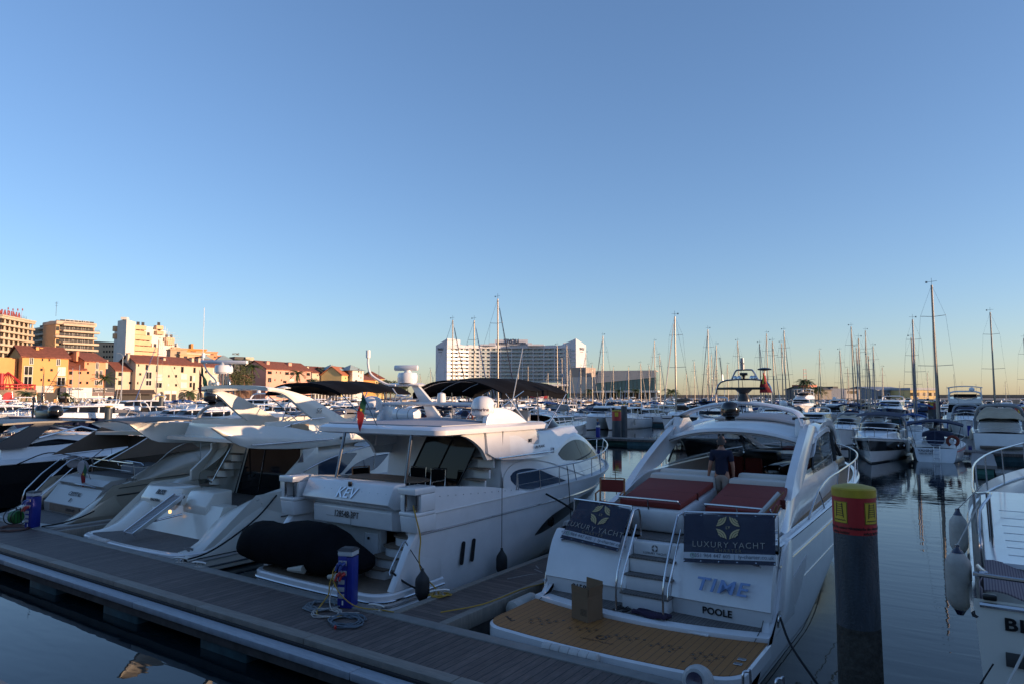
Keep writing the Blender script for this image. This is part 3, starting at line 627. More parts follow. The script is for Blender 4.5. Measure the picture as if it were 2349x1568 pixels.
# white residential tower with balconies
f=Fac('B1',1207,386,1300,378); t=f.start('white_apartment_tower','white apartment tower with plain windowless side walls','building'); zt=f.hit(1250,345)[1]
g=Fac('B1',1300,378,1396,392)
mb=MB(); mb.prism([Vector((p.x,p.y,2.65)) for p in(f.a,f.b,g.b,g.b+(f.a-f.b)*1.0)],(0,0,zt-2.65)); mb.build('wall',WST,t,sm=False)
mb=MB(); g.box(mb,1.5,5,zt+.003,zt+1.4,-3.5,-.5); mb.build('roof_house',WST,t,sm=False)
mb=MB(); 
for y in(430,508): 
    q,z=f.hit(1200,y); f.box(mb,q-.5,q+1.5,z-1.5,z+1.5,-2,1.2)
mb.build('balcony',PEACH,t,bev=.3)
sections=[(1352,1512,405,600,0),(1352,1568,505,740,1),(1352,1635,590,740,2)]
f=Fac('B1',1350,392,1860,420); t=f.start('balcony_apartments','white apartment block with rounded peach balconies and scaffolding','building')
prof=[(1350,405),(1512,405),(1690,425),(1725,480),(1800,545),(1850,620),(1870,640)]
for (x0,y0),(x1,y1) in zip(prof,prof[1:]):
    q0,_=f.hit(x0,700); q1,_=f.hit(x1,700); z=f.hit((x0+x1)/2,(y0+y1)/2)[1]; mb=MB(); f.box(mb,q0,q1,2.65,z,-12-.2*x0/100,0); mb.build('wall',WST,t,sm=False)
for k,(y,segs) in enumerate([(420,[(1357,1512),(1604,1690)]),(475,[(1357,1508),(1610,1692)]),(525,[(1352,1568)]),(582,[(1350,1565),(1720,1800)]),(640,[(1350,1635),(1780,1865)]),(695,[(1350,1632),(1778,1865)]),(545,[(1708,1805)])]):
    for a,b in segs:
        q0,z=f.hit(a,y+14); q1,z1=f.hit(b,y-16); n=6; r=1.6; P=[]
        for zz in(z,z1):
            c=[f.P(q0,zz,.01),f.P(q0,zz,2.6)]+[f.P(q1-r+r*math.sin(i*PI/2/n),zz,2.6-r+r*math.cos(i*PI/2/n)) for i in range(n+1)]+[f.P(q1,zz,.01)]; P.append(c)
        mb=MB(); mb.loft(P); mb.build('balcony',PEACH,t)
        w=b-a
        for j in range(max(int(w/45),1)): q=q0+(q1-q0)*(j+.6)/max(int(w/45),1); f.windowq(t,q-.9,q+.9,z1+.1,z1+2.2,None,HG)
mb=MB(); 
for i in range(9):
    q,z=f.hit(1690+i*20,440+i*28); mb.cyl(f.P(q,z-14,3),f.P(q,z+2,3),.07,n=4)
for k in range(7):
    q,z=f.hit(1690+k*22,470+k*26); q2=q+7; mb.cyl(f.P(q-4,z,3),f.P(q2,z,3),.07,n=4)
mb.build('scaffolding',ALUD,t)
f=Fac('B1',1060,420,1200,425); t=f.start('beige_block','beige balconied block between the hotel and the white tower','building'); z=f.hit(1130,575)[1]
mb=MB(); f.box(mb,-8,f.L,2.65,z,-10,0); mb.build('wall',BEIG,t,sm=False); mb=MB(); f.box(mb,-8.3,f.L+.3,z+.003,z+.5,-10.3,.3); mb.build('roof',ROOFD,t,sm=False)
for k in range(4): 
    for x in(1085,1115,1145,1175): f.window(t,x,610+k*55,18,20,None,GLASS)
# terraced hillside blocks
f=Fac('B1',1780,330,2340,345); 
specs=[('terraced_block','stepped peach terraces below the scaffolded block',1780,1950,645,BEIG,0),('terraced_block','long low peach terrace block behind the cream terrace roof',1870,2100,697,PEACH,2),('terraced_block','white balcony block with pergola above the cream terrace',1960,2240,668,WST,-8),('orange_villa','orange stepped villa with dark upper windows on the skyline',1925,2240,622,ORA2,-16),('orange_villa','lower orange villa with a roof pergola beside the pink tower',2120,2345,655,SALM,-14)]
for nm,lab,x0,x1,y,m,o in specs:
    t=f.start(nm,lab,'building'); q0,z=f.hit(x0,y); q1=f.hit(x1,y)[0]
    mb=MB(); f.box(mb,q0,q1,2.65,z,o-9,o); mb.build('wall',m,t,sm=False)
    mb=MB(); f.box(mb,q0-.3,q1+.3,z+.003,z+.5,o-9.3,o+.5); mb.build('roof',m if m!=WST else BEIG,t,sm=False)
    if m==ORA2: mb=MB(); f.box(mb,q0+8,q1-7,z+.51,z+3.2,o-8,o-2); mb.build('upper_storey',ORA2,t,sm=False)
    n=int((q1-q0)/4)
    for i in range(n):
        q=q0+(i+.5)*(q1-q0)/n; mb=MB(); f.box(mb,q-.8,q+.8,z-2.2,z-.7,o,o+.04); mb.build('window',HG,t,sm=False)
f=Fac('B2',330,330,640,340); t=f.start('orange_villa','stepped orange terrace falling away behind the palm trees','building')
for x0,x1,y in((150,300,690),(290,400,735),(380,480,775)):
    q0,z=f.hit(x0,y); q1=f.hit(x1,y)[0]; mb=MB(); f.box(mb,q0,q1,2.65,z,-20,-10+x0*.005); mb.build('wall',BEIG if x0>200 else SALM,t,sm=False)
t=f.start('white_block','flat roofed white block with large letters behind palms','building'); q0,z=f.hit(478,722); q1=f.hit(565,722)[0]
mb=MB(); f.box(mb,q0,q1,2.65,z,-8,0); mb.build('wall',CRM,t,sm=False); mb=MB(); f.box(mb,q0-5,q0-.1,2.65,z+.1,-8,-1); mb.build('dark_wing',ROOFD,t,sm=False)
q=f.hit(548,750)[0]; f.windowq(t,q-2,q+2,z-4.5,z-1.5,WFR,HG)
mb=MB(); mb.text('ACMÉ',1.3,f.P(q0-5,z+1.2,.1),f.d,(0,0,1),ext=.1,bold=.04); mb.build('lettering',SIGND,t,sm=False)
# ================================================================ shared small things
FLG=mat('flag green',(.012,.09,.04),.8); FLR=mat('flag red',(.25,.014,.02),.8); FLY=mat('flag yellow',(.5,.38,.04),.8)
def flag(parent,base,top,width,height,sag=.5,seed=0):
    base=Vector(base); top=Vector(top); mb=MB(); mb.cyl(base,top,.013,n=6); pl=mb.build('flagpole',DSTEEL,parent)
    ax=(base-top).normalized(); out=Vector((-cy_,-sy_,0))*.55
    def fn(a,b): 
        q=a*width; return top+ax*(.03+b*height)+out*(q*.7)+Vector((0,0,-q*sag))+Vector((.03*math.sin(a*9+b*4),.04*math.sin(a*7+b*3),0))*a
    mb=MB(); mb.slab(lambda a,b:fn(a*.42,b),5,6,(.003,.003,0)); f=mb.build('flag',FLG,pl)
    mb=MB(); mb.slab(lambda a,b:fn(.42+a*.58,b),6,6,(.003,.003,0)); mb.build('flag_red_field',FLR,pl)
    mb=MB(); c=fn(.42,.5); mb.lathe([(.01,-.006),(height*.12,-.006),(height*.12,.008),(.01,.008)],c,14,ax=W(0,-1)); mb.build('flag_emblem',FLY,pl)
    return pl
def dome(parent,x,y,z,r=.285,h=.55,m=WHITE,txt=None,name='radar_dome',dirn=None):
    mb=MB(); mb.lathe([(r*.55,0),(r*.6,.05),(r*.42,.07),(r*.5,h*.14),(r*.93,h*.24),(r,h*.34),(r,h*.6),(r*.94,h*.75),(r*.75,h*.9),(r*.4,h*.98),(.01,h)],(x,y,z),28); d=mb.build(name,m,parent)
    mb=MB(); mb.lathe([(r*1.004,h*.36),(r*1.012,h*.37),(r*1.004,h*.38)],(x,y,z),28); mb.build('seam_ring',WHITE2 if m==WHITE else BLACKP,d)
    if txt:
        mb=MB(); dv=dirn or W(-.35,-1).normalized(); R=Vector((-dv.y,dv.x,0)); mb.text(txt,r*.42,(0,0,0),(1,0,0),(0,0,1),ext=.001,bold=.002)
        def wrap(p): a=p.x/r; q=dv*math.cos(a)+R*math.sin(a); return Vector((x,y,z+h*.46+p.z))+q*(r*1.006)
        mb.xf(wrap); mb.build('lettering',mat('plum lettering',(.10,.02,.05),.5),d,sm=False)
    return d
def fender(lab,top,ztop,x,y,length=.62,r=.13,m=BLACKR,group=None,name='fender',ends=None):
    """hanging fender: line from top (x,y,z) to fender head"""
    t=thing(name,lab,'fender',(x,y,ztop),0,group)
    mb=MB(); mb.lathe([(.02,-length),(.05,-length+.01),(r*.6,-length+.05),(r*.95,-length+.14),(r,-length+.2),(r,-.22),(r*.9,-.15),(r*.45,-.06),(.03,-.01),(.028,.03),(.01,.035)],(0,0,0),18); mb.build('fender_body',m,t,org=(0,0,0))
    if ends: 
        mb=MB(); mb.lathe([(.03,-.07),(r*.5,-.065),(.034,-.005),(.03,.04),(.0,.045)],(0,0,.002),12); mb.lathe([(.0,-length-.04),(.04,-length-.035),(r*.55,-length+.05),(.03,-length+.06)],(0,0,-.002),12); mb.build('end_cap',ends,t,org=(0,0,0))
    mb=MB(); a=Vector(top)-Vector((x,y,ztop)); mb.tube([(0,0,.03),a],.009,5); mb.build('line',ROPEK if m!=FENDW else ROPEW,t,org=(0,0,0)); return t
def rope(lab,pts,r=.014,m=ROPEK,name='mooring_rope',cat='rope',group=None,sm=5):
    mb=MB(); mb.tube(pts,r,6,sm=sm); p=pts[0]; o=mb.build(name,m,None,org=tuple(p)); return tag(o,lab,cat,group)
def coil(mb,cx,cy,z,r0,r1,turns,rad,wob=.03,seed=1,ex=1.0,rot=0):
    R=random.Random(seed); pts=[]; n=int(turns*16)
    for i in range(n+1):
        a=2*PI*i/16; r=r0+(r1-r0)*(.5+.5*math.sin(i*.37+seed))+R.uniform(-wob,wob)*.5
        px=r*math.cos(a)*ex; py=r*math.sin(a); pts.append((cx+px*math.cos(rot)-py*math.sin(rot)+.03*math.sin(i*.11),cy+px*math.sin(rot)+py*math.cos(rot),z+rad+.012*math.sin(i*.9+1)+.008*((i*7)%3)))
    mb.tube(pts,rad,5); return mb
BLUEP=mat('blue painted pedestal',(.008,.02,.22),.4,noise=.1,nscale=5); SOCK=mat('grey socket',(.33,.34,.36),.5)
def pedestal(lab,x,y,rz=0,full=True):
    t=thing('service_pedestal',lab,'power pedestal',(x,y,.55),rz); O=(0,0,0); w=.14
    mb=MB(); mb.box(-w,w*.25,-.13,.13,0,.92); mb.build('column',BLUEP,t,bev=.006,org=O)
    mb=MB(); mb.box(w*.25+.006,w,-.13,.13,0,.90); mb.build('side_column',BLUEP,t,bev=.006,org=O)
    mb=MB(); mb.box(-w-.006,w+.006,-.136,.136,.923,1.01); mb.build('lamp_band',mat('lamp diffuser',(.50,.52,.54),.5),t,bev=.01,org=O)
    mb=MB(); mb.add([(-w-.02,-.15,1.012),(w+.02,-.15,1.012),(w+.02,.15,1.012),(-w-.02,.15,1.012),(-w+.03,-.09,1.06),(w-.03,-.09,1.06),(w-.03,.09,1.06),(-w+.03,.09,1.06)],[(0,3,2,1),(4,5,6,7),(0,1,5,4),(1,2,6,5),(2,3,7,6),(3,0,4,7)]); mb.build('cap',mat('dark cap',(.05,.045,.045),.5),t,org=O)
    # outlets on the side facing the camera (-y) and the -x side
    for i,(z,c) in enumerate([(.80,1),(.80,1),(.62,2),(.62,2),(.46,0),(.33,0),(.21,0)]):
        mb=MB(); x0=-.12+(.085 if i in(1,3) else 0); h=.09 if i<4 else .08
        mb.box(x0,x0+(.075 if i<4 else .12),-.147,-.131,z-h/2,z+h/2); s=mb.build('socket',SOCK,t,bev=.005,org=O)
        if c and full:
            m=mat('blue plug',(.02,.05,.22),.4) if c==1 else mat('red plug',(.35,.02,.02),.4)
            mb=MB(); p=Vector((x0+.04,-.15,z)); q=p+Vector((-.03,-.07,-.03)); mb.cyl(p,q,.035,.03,12); mb.cyl(q,q+Vector((-.02,-.03,-.09)),.026,.02,10); mb.build('plug',m,s,org=O)
    mb=MB(); mb.box(-.05,-.02,-.1325,-.1305,.05,.13); mb.build('label_plate',SIGNW,t,sm=False,org=O)
    return t
# ================================================================ yacht KEV
K=-11.4; ORG0=(K,10,0)
kv=thing('flybridge_yacht','white flybridge yacht named KEV with black covered tender on its stern platform','yacht',ORG0)
hl=Hull(K,9.75,22.7,4.22,1.98,2.12,rake=1.0,ar=1.05,wlf=.9,tm=.5,p=2.3,stern=.97)
mb=MB(); hl.mesh(mb,k0=0,k1=1,m=14); mb.build('hull',WHITE,kv)
# raised quarter bulwark
for sd in(1,-1):
    mb=MB()
    def bw(a,b):
        t=a*.36; w,y,z=hl.pt(t,1); y=y if a>.0 else y; zt=crv([(10.6,2.54),(11.3,2.49),(12.3,2.39),(13.2,2.27),(14,2.12),(14.9,1.99)],y); return (K+sd*(w-.004-.03*b),y,z+(max(zt,z+.004)-z)*b)
    mb.slab(bw,18,3,(-sd*.16,0,0)); mb.build('bulwark',WHITE,kv)
mb=MB(); hl.rail(mb,0.0,1,.028,k=.84); mb.build('rub_rail',STEEL,kv)
mb=MB(); hl.rail(mb,0.0,1,.02,k=1,dz=.01); mb.build('gunwale_trim',WHITE2,kv)
mb=MB(); hl.deck(mb,.18,1,dz=-.03); mb.build('deck',WHITE2,kv)
# stern platform
def platform(parent,xc,w,y0,y1,z,th,rc,name='stern_platform',m=WHITE,teak=None,tin=.09,chrome=True,bow=.18):
    P=[]; n=8
    def outline(ins,yb):
        L=[(xc-w+ins,yb)]; 
        for i in range(n+1): a=i/n*PI/2; L.append((xc-w+ins+rc*(1-math.cos(a)),y0+ins+rc*(1-math.sin(a))))
        for i in range(1,6): q=-1+2*i/6; L.append((xc+q*(w-rc-ins),y0+ins-bow*(1-q*q)))
        for i in range(n,-1,-1): a=i/n*PI/2; L.append((xc+w-ins-rc*(1-math.cos(a)),y0+ins+rc*(1-math.sin(a))))
        L.append((xc+w-ins,yb)); return L
    o=outline(0,y1)
    mb=MB(); mb.loft([[(x,y,z-th) for x,y in outline(.05,y1)],[(x,y,z-th+.05) for x,y in o],[(x,y,z-.03) for x,y in o],[(x,y,z) for x,y in outline(.03,y1)]]); p=mb.build(name,m,parent)
    mb=MB(); i_=outline(tin,y1-.003); mb.loft([[(x,y,z+.001) for x,y in i_],[(x,y,z+.009) for x,y in i_]]); mb.build('teak_deck',teak or TEAKB,p,sm=False)
    if chrome: mb=MB(); mb.tube([(x,y,z-th*.5) for x,y in outline(-.012,y1)],.022,6); mb.build('chrome_strip',STEEL,p)
    return outline
platform(kv,K,2.02,9.5,11.35,.62,.26,.45,bow=.05)
platform(kv,K,2.0,9.58,11.35,.33,.18,.45,name='lower_moulding',teak=WHITE,tin=.3,bow=.05)
# transom: wall, bulging cap, garage panel, doors
mb=MB(); mb.box(K-2.02,K+.42,11.1,11.3,.63,1.72); mb.box(K+.42,K+1.95,11.75,11.85,.63,1.72); mb.build('transom_wall',WHITE2,kv,bev=.02)
mb=MB(); mb.prism([(K-1.35,10.95,1.50),(K-1.35,10.72,1.56),(K-1.35,10.70,1.93),(K-1.35,10.78,1.98),(K-1.35,11.09,1.98),(K-1.35,11.09,1.50)],(2.47,0,0)); g=mb.build('garage_door',WHITE,kv,bev=.03)
mb=MB(); mb.text('128548-3PT',.20,(K-.25,10.694,1.78),(1,0,0),(0,.05,1),ext=.003,bold=0,sx=.8); mb.build('registration_lettering',BLACKP,g,sm=False)
mb=MB(); mb.box(K-.1,K-.095,10.69,10.70,1.57,1.88); mb.box(K-.9,K-.1,10.693,10.699,1.72,1.725); mb.build('panel_seam',GREYC,g,sm=False)
mb=MB(); mb.prism([(K-1.52,11.05,1.985),(K-1.52,10.72,1.985),(K-1.52,10.50,2.12),(K-1.52,10.68,2.50),(K-1.52,10.78,2.53),(K-1.52,11.05,2.53)],(2.72,0,0)); cp=mb.build('transom_locker',WHITE,kv,bev=.03)
mb=MB(); U=Vector((0,.18,.38)).normalized(); nn=Vector((1,0,0)).cross(U)
mb.text('KEV',.34,Vector((K-.12,10.565,2.27))+nn*.012,(1,0,0),U,shear=.25,ext=.012,bold=.004); mb.build('name_lettering',STEEL,cp,sm=False)
mb=MB(); mb.box(K-.13,K-.03,10.62,10.66,2.42,2.52); mb.build('camera_box',BLACKP,cp,bev=.01)
mb=MB(); mb.box(K-2.0,K-1.53,10.95,11.4,.64,1.30); mb.box(K-2.0,K-1.53,11.2,11.5,1.303,2.3); mb.build('corner_locker',WHITE2,kv,bev=.02)
mb=MB(); mb.box(K-.05,K+.38,11.06,11.095,.72,1.36); d=mb.build('transom_hatch',WHITE,kv,bev=.03)
mb=MB(); mb.cyl((K+.1,11.055,1.25),(K+.1,11.03,1.25),.03,n=10); mb.build('hatch_knob',BLACKP,d)
mb=MB()
for i in range(11): mb.lathe([(0,0),(.012,0),(.008,.006),(0,.007)],(K-1.35+i*.24,10.605,2.33),6,ax=(0,-1,.4))
mb.build('snap_fasteners',DSTEEL,cp)
mb=MB()
for i in range(12): t_=.03+i*.022; w_,y_,z_=hl.pt(t_,1); mb.lathe([(0,0),(.012,0),(.008,.006),(0,.007)],(K+w_+.0,y_,z_+.33-i*.018),6,ax=(1,0,0))
mb.build('snap_fasteners',DSTEEL,kv)
# quarter boxes with chromed fairleads
for sd in(1,-1):
    q=K+sd*1.88; 
    mb=MB(); a=-sd*.23; mb.box(min(q-.24,q+.24),max(q-.24,q+.24),10.32,10.95,2.42,2.56); mb.box(q-.24,q+.24,10.36,10.95,1.99,2.07) ; mb.box(q-.24,q-.10,10.40,10.95,2.07,2.42); mb.box(q+.16,q+.24,10.50,10.95,2.07,2.42)
    mb.prism([(q-.22,10.42,1.66),(q-.22,10.36,1.99),(q-.22,11.0,1.99),(q-.22,11.0,1.66)],(.44,0,0)); mb.build('quarter_box',WHITE,kv,bev=.025)
    mb=MB(); mb.cyl((q-.08,10.40,2.08),(q-.05,10.37,2.42),.028,n=8); mb.cyl((q+.17,10.44,2.08),(q+.2,10.42,2.42),.028,n=8); mb.build('fairlead',STEEL,kv)
# wing walls that slope to the platform
for sd in(1,-1):
    x=K+sd*2.0; mb=MB(); mb.prism([(x,9.85,.62),(x,10.35,1.45),(x,10.55,1.68),(x,11.3,1.68),(x,11.3,.62)],(-sd*.18,0,0)); mb.build('wing_wall',WHITE,kv,bev=.03)
    mb=MB(); x2=K+sd*1.80; mb.tube([(x2-sd*.02,10.45,1.5),(x2-sd*.05,10.38,1.46),(x2-sd*.05,10.0,.95),(x2-sd*.02,10.0,.9)],.018,7); mb.build('grab_rail',STEEL,kv)
# stern steps (starboard)
for i in range(6):
    z=.63+i*.2; y=10.42+i*.16; x0=K+.50+i*.14; x1=K+1.20+i*.115
    n=6; P=[(x1,11.74),(x1,y+.02)]+[(x1-(x1-x0)*.45-(x1-x0)*.55*math.sin(j*PI/2/n),y+.20*(1-math.cos(j*PI/2/n))) for j in range(n+1)]+[(x0,11.74)]
    mb=MB(); mb.loft([[(a,b,z-.02) for a,b in P],[(a,b,z+.165) for a,b in P]]); mb.build('step_riser',WHITE2,kv)
    P2=[(a-(.03 if a<x1-.01 else -.0),b-(.03 if b<11.7 else 0)) for a,b in P]; mb=MB(); mb.loft([[(a,b,z+.168) for a,b in P2],[(a,b,z+.197) for a,b in P2]]); mb.build('stern_step',TEAKB,kv,sm=False)
mb=MB(); mb.box(K+1.72,K+1.84,10.55,11.75,.62,1.72); mb.build('stair_side_wall',WHITE,kv,bev=.02)
# cockpit
mb=MB(); mb.box(K-2.0,K+2.0,11.35,14.0,1.66,1.72); mb.build('cockpit_sole',TEAKB,kv,sm=False)
mb=MB(); mb.box(K+1.5,K+1.9,11.86,12.1,1.4,1.72); mb.build('coaming_panel',WHITE2,kv)
mb=MB(); mb.tube([(K+1.15,10.95,2.35),(K+1.15,10.85,2.4),(K+1.5,10.8,2.42),(K+1.5,10.95,1.6),(K+1.2,10.95,1.62)],.018,7,sm=4); mb.build('gate_rail',STEEL,kv)
# aft bulkhead with big sliding door
mb=MB(); 
mb.add([(K-1.95,13.65,1.72),(K+1.9,13.5,1.72),(K+1.9,13.72,3.56),(K-1.95,13.85,3.56)],[(0,1,2,3)]); mb.build('aft_bulkhead',WHITE2,kv,sm=False)
def bq(a,b,o=0): 
    P=Vector((K-1.3+a*1.8+b*.85,13.58-a*.12+b*.16-o,1.76+b*1.62)); return P
mb=MB(); mb.slab(lambda a,b:bq(a,b,.05),6,6,(0,-.03,0)); dr=mb.build('saloon_door',GLASS,kv)
mb=MB(); mb.tube([bq(.5,0,.09),bq(.5,1,.09)],.02,5); mb.tube([bq(0,0,.09),bq(0,1,.09),bq(1,1,.09),bq(1,0,.09)],.025,5); mb.build('door_frame',BLACKP,dr)
# inside stairs to flybridge
for i in range(6):
    mb=MB(); z=2.18+i*.235; y=12.75+i*.17; x0=K+1.28; mb.box(x0,K+1.78,y,y+.28,z,z+.035); mb.build('flybridge_step',TEAKB,kv,bev=.01)
    mb=MB(); mb.box(x0+.04,K+1.78,y+.2,y+.26,z-.2,z-.003); mb.build('step_riser',WHITE2,kv,sm=False)
# superstructure
cab=House(K,[(13.95,1.9,3.40,1.80,1.5),(15,1.9,3.42,1.80,1.5),(16.5,1.92,3.45,1.78,1.42),(18,1.95,3.42,1.70,1.28),(19.3,1.98,3.20,1.52,1.08),(20.3,2.0,2.82,1.28,.85),(21.3,2.03,2.34,.92,.55),(22.0,2.05,2.12,.55,.25)],r=.35,camber=.07,n=34)
mb=MB(); cab.mesh(mb); mb.build('superstructure',WHITE,kv)
for sd in(1,-1):
    mb=MB(); cab.win(mb,sd,[(16.95,2.78),(17.3,2.93),(17.9,3.06),(18.5,3.08),(19.1,2.98),(19.7,2.75),(20.35,2.40)],[(16.95,2.74),(17.15,2.60),(17.6,2.54),(18.5,2.48),(20.35,2.37)],n=26); mb.build('side_window',GLASS,kv)
    mb=MB(); cab.win(mb,sd,[(14.3,2.40),(14.5,2.50),(15,2.53),(15.6,2.46),(16.3,2.24),(17.25,1.93+.03)],[(14.3,2.30),(14.6,2.08),(15.5,1.98),(16.4,1.95),(17.25,1.93)],n=22); mb.build('side_window',GLASSB,kv)
    mb=MB(); mb.tube([(K+sd*cab.x(y,z,.02),y,z) for y,z in [(13.9,1.98),(14.0,2.42),(14.5,2.68),(15.3,2.72),(16.3,2.58),(17.4,2.28),(18.4,2.02)]],.012,5,sm=4); mb.build('moulding_line',WHITE2,kv)
fly=House(K,[(13.96,2.85,3.5,1.93,1.82),(14.6,2.82,3.52,1.93,1.8),(15.8,2.82,3.46,1.88,1.66),(16.8,2.98,3.46,1.7,1.5),(17.6,3.16,3.5,1.52,1.36),(18.6,3.3,3.5,1.3,1.1)],r=.12,camber=.0,n=24)
mb=MB(); fly.mesh(mb); mb.build('flybridge_moulding',WHITE,kv)
for sd in(1,-1):
    mb=MB(); mb.tube([(K+sd*2.0,13.35,2.93),(K+sd*1.97,15.95,2.93)],.022,7); mb.box(K+sd*1.93-.03,K+sd*1.93+.05,15.93,16.0,2.88,3.02); mb.build('grab_rail',STEEL,kv)
    mb=MB(); mb.slab(lambda a,b:(K+sd*(1.93-.06*b),13.05+.95*a,crv([(0,3.06),(.4,2.90),(1,2.85)],a)+(3.52-crv([(0,3.06),(.4,2.90),(1,2.85)],a))*b),6,3,(-sd*.08,0,0)); mb.build('flybridge_wing',WHITE,kv)
    # arch fin
    P=[(13.0,3.1),(13.15,3.9),(13.4,4.1),(13.86,4.10),(14.38,3.98),(14.9,3.74),(15.5,3.40),(15.5,3.15)]
    mb=MB(); S=smooth([Vector((K+sd*1.83,a,b)) for a,b in P[1:-1]],4); poly=[Vector((K+sd*1.83,13.0,3.1))]+S+[Vector((K+sd*1.83,15.5,3.15))]
    mb.prism(poly,(-sd*.14,0,0)); mb.build('arch_fin',WHITE,kv,bev=.03)
    mb=MB(); S=smooth([Vector(p) for p in [(K+sd*1.80,11.6,3.56),(K+sd*1.84,12.3,3.48),(K+sd*1.86,12.85,3.2),(K+sd*1.86,13.1,2.9)]],4); mb.prism(S+[Vector((K+sd*1.86,13.4,2.9)),Vector((K+sd*1.8,13.3,3.56))],(-sd*.1,0,0)); mb.build('overhang_bracket',WHITE2,kv)
mb=MB(); U_=Vector((0,-.05,1)); mb.text('MT',.13,(K+1.845,15.02,3.25),(0,1,0),(0,0,1),ext=.003,bold=.002); mb.text('70 PEARL',.10,(K+1.905,15.4,3.08),(0,1,.03),(0,0,1),ext=.004,bold=.001,spacing=1.2); mb.build('side_lettering',BLACKP,kv,sm=False)
# aft overhang (hardtop deck)
def rr(x0,x1,y0,y1,r,z,n=6):
    P=[]
    for cx,cy,a0 in((x0+r,y0+r,PI),(x1-r,y0+r,1.5*PI),(x1-r,y1-r,0),(x0+r,y1-r,.5*PI)):
        for i in range(n+1): a=a0+i*PI/2/n; P.append((cx+r*math.cos(a),cy+r*math.sin(a),z))
    return P
mb=MB(); mb.loft([rr(K-1.88,K+1.88,11.35,15.6,.3,3.52),rr(K-2.0,K+2.03,11.2,15.8,.3,3.56),rr(K-2.0,K+2.03,11.2,15.8,.3,3.66),rr(K-1.9,K+1.93,11.32,15.7,.3,3.73)]); oh=mb.build('cockpit_overhang',WHITE,kv)
mb=MB(); mb.slab(lambda a,b:(K-1.8+3.6*a,11.5+2.0*b,3.735+.10*math.sin(a*PI)*b),10,6,(0,0,.02)); mb.build('canvas_top',GREYC if False else mat('grey deck canvas',(.36,.37,.40),.8),oh)
for x,y in((K-.95,10.98),(K+1.15,10.98)):
    mb=MB(); mb.cyl((x,y,2.4 if x<K else 1.95),(x,y+.28,3.56),.036,n=10); mb.build('overhang_post',DSTEEL,kv)
flag(kv,(K+.05,11.3,3.73),(K-.30,11.15,4.5),.34,.24,sag=2.0)
# bow & side rails
mb=MB(); top=[];N=34
def rt(t): 
    P=hl.edge(t,-.06 if t<.8 else -.04,1,0); return P
for sd in(1,-1):
    ts=[.28+.72*i/N for i in range(N+1)]; L=[]
    for t in ts:
        p=hl.edge(t,-.06,1,0,sd); h=.50+.22*max(0,(t-.55)/.45); L.append(Vector((p.x,p.y+.25*max(0,(t-.8)/.2),p.z+h)))
    mb.tube([hl.edge(.275,-.06,1,0,sd)]+L,.019,7)
    mb.tube([Vector((p.x,p.y,p.z-.28)) for p in L],.006,4)
    for t in(.285,.37,.45,.53,.62,.7,.78,.86,.93,.985): p=hl.edge(t,-.06,1,0,sd); q=L[min(int((t-.28)/.72*N),N)]; mb.cyl(p,q,.014,n=6)
mb.build('guard_rail',STEEL,kv)
# portholes, hull window
for y in(11.95,12.32):
    mb=MB(); mb.prism([hl_p for hl_p in [Vector((K+2.035,y+.055*math.cos(a)+.0+ (.10 if math.sin(a)>0 else -.10)*.35,1.0+.19*(1 if math.sin(a)>0 else -1)+.055*math.sin(a))) for a in [2*PI*i/20 for i in range(20)]]],(.025,0,0)); o=mb.build('porthole',BLACKP,kv,sm=False)
def hullpatch(h,P,k_of,sd=1,off=.006,m=BLACKP,name='hull_window',parent=None,th=.01):
    """P: list of (t, k_low, k_high) along the topside"""
    mb=MB()
    def fn(a,b):
        t=P[0][0]+(P[-1][0]-P[0][0])*a; lo=crv([(p[0],p[1]) for p in P],t); hi=crv([(p[0],p[2]) for p in P],t); w,y,z=h.pt(t,lo+(hi-lo)*b); return (h.xc+sd*(w+off),y,z)
    mb.slab(fn,20,3,(-sd*th,0,0)); return mb.build(name,m,parent)
hullpatch(hl,[(.40,.50,.52),(.43,.50,.64),(.50,.54,.72),(.60,.62,.78),(.72,.72,.80)],None,1,parent=kv)
mb=MB(); w_,y_,z_=hl.pt(.455,.6); mb.cyl((K+w_+.0,y_,z_),(K+w_+.03,y_,z_),.13,n=20); mb.build('porthole',GLASS,kv)
# flybridge furniture and windscreen
mb=MB(); A=[]
def ws(a,b): 
    ang=-PI*.58+a*PI*1.16; r=1.22-.16*b; return (K+r*1.02*math.sin(ang),17.2+r*1.25*math.cos(ang)-.25*b,3.44+b*(.12+.24*math.cos(ang*.8)))
mb.slab(ws,26,3,(0,.015,0)); wsc=mb.build('flybridge_windscreen',GLASS,kv)
mb=MB(); mb.tube([Vector(ws(i/26,1))+Vector((0,0,.01)) for i in range(27)],.02,6); mb.build('windscreen_rim',STEEL,wsc)
for x in(K+.15,K+.78):
    mb=MB(); mb.box(x-.26,x+.26,16.3,16.75,3.46,3.66); mb.box(x-.25,x+.25,16.18,16.34,3.6,4.0); mb.build('helm_seat',BEIGEC if False else mat('ivory vinyl',(.52,.50,.46),.5),kv,bev=.06)
mb=MB(); mb.box(K-1.3,K-.3,14.6,15.6,3.5,3.75); mb.build('flybridge_settee',mat('ivory vinyl',(.52,.50,.46),.5),kv,bev=.06)
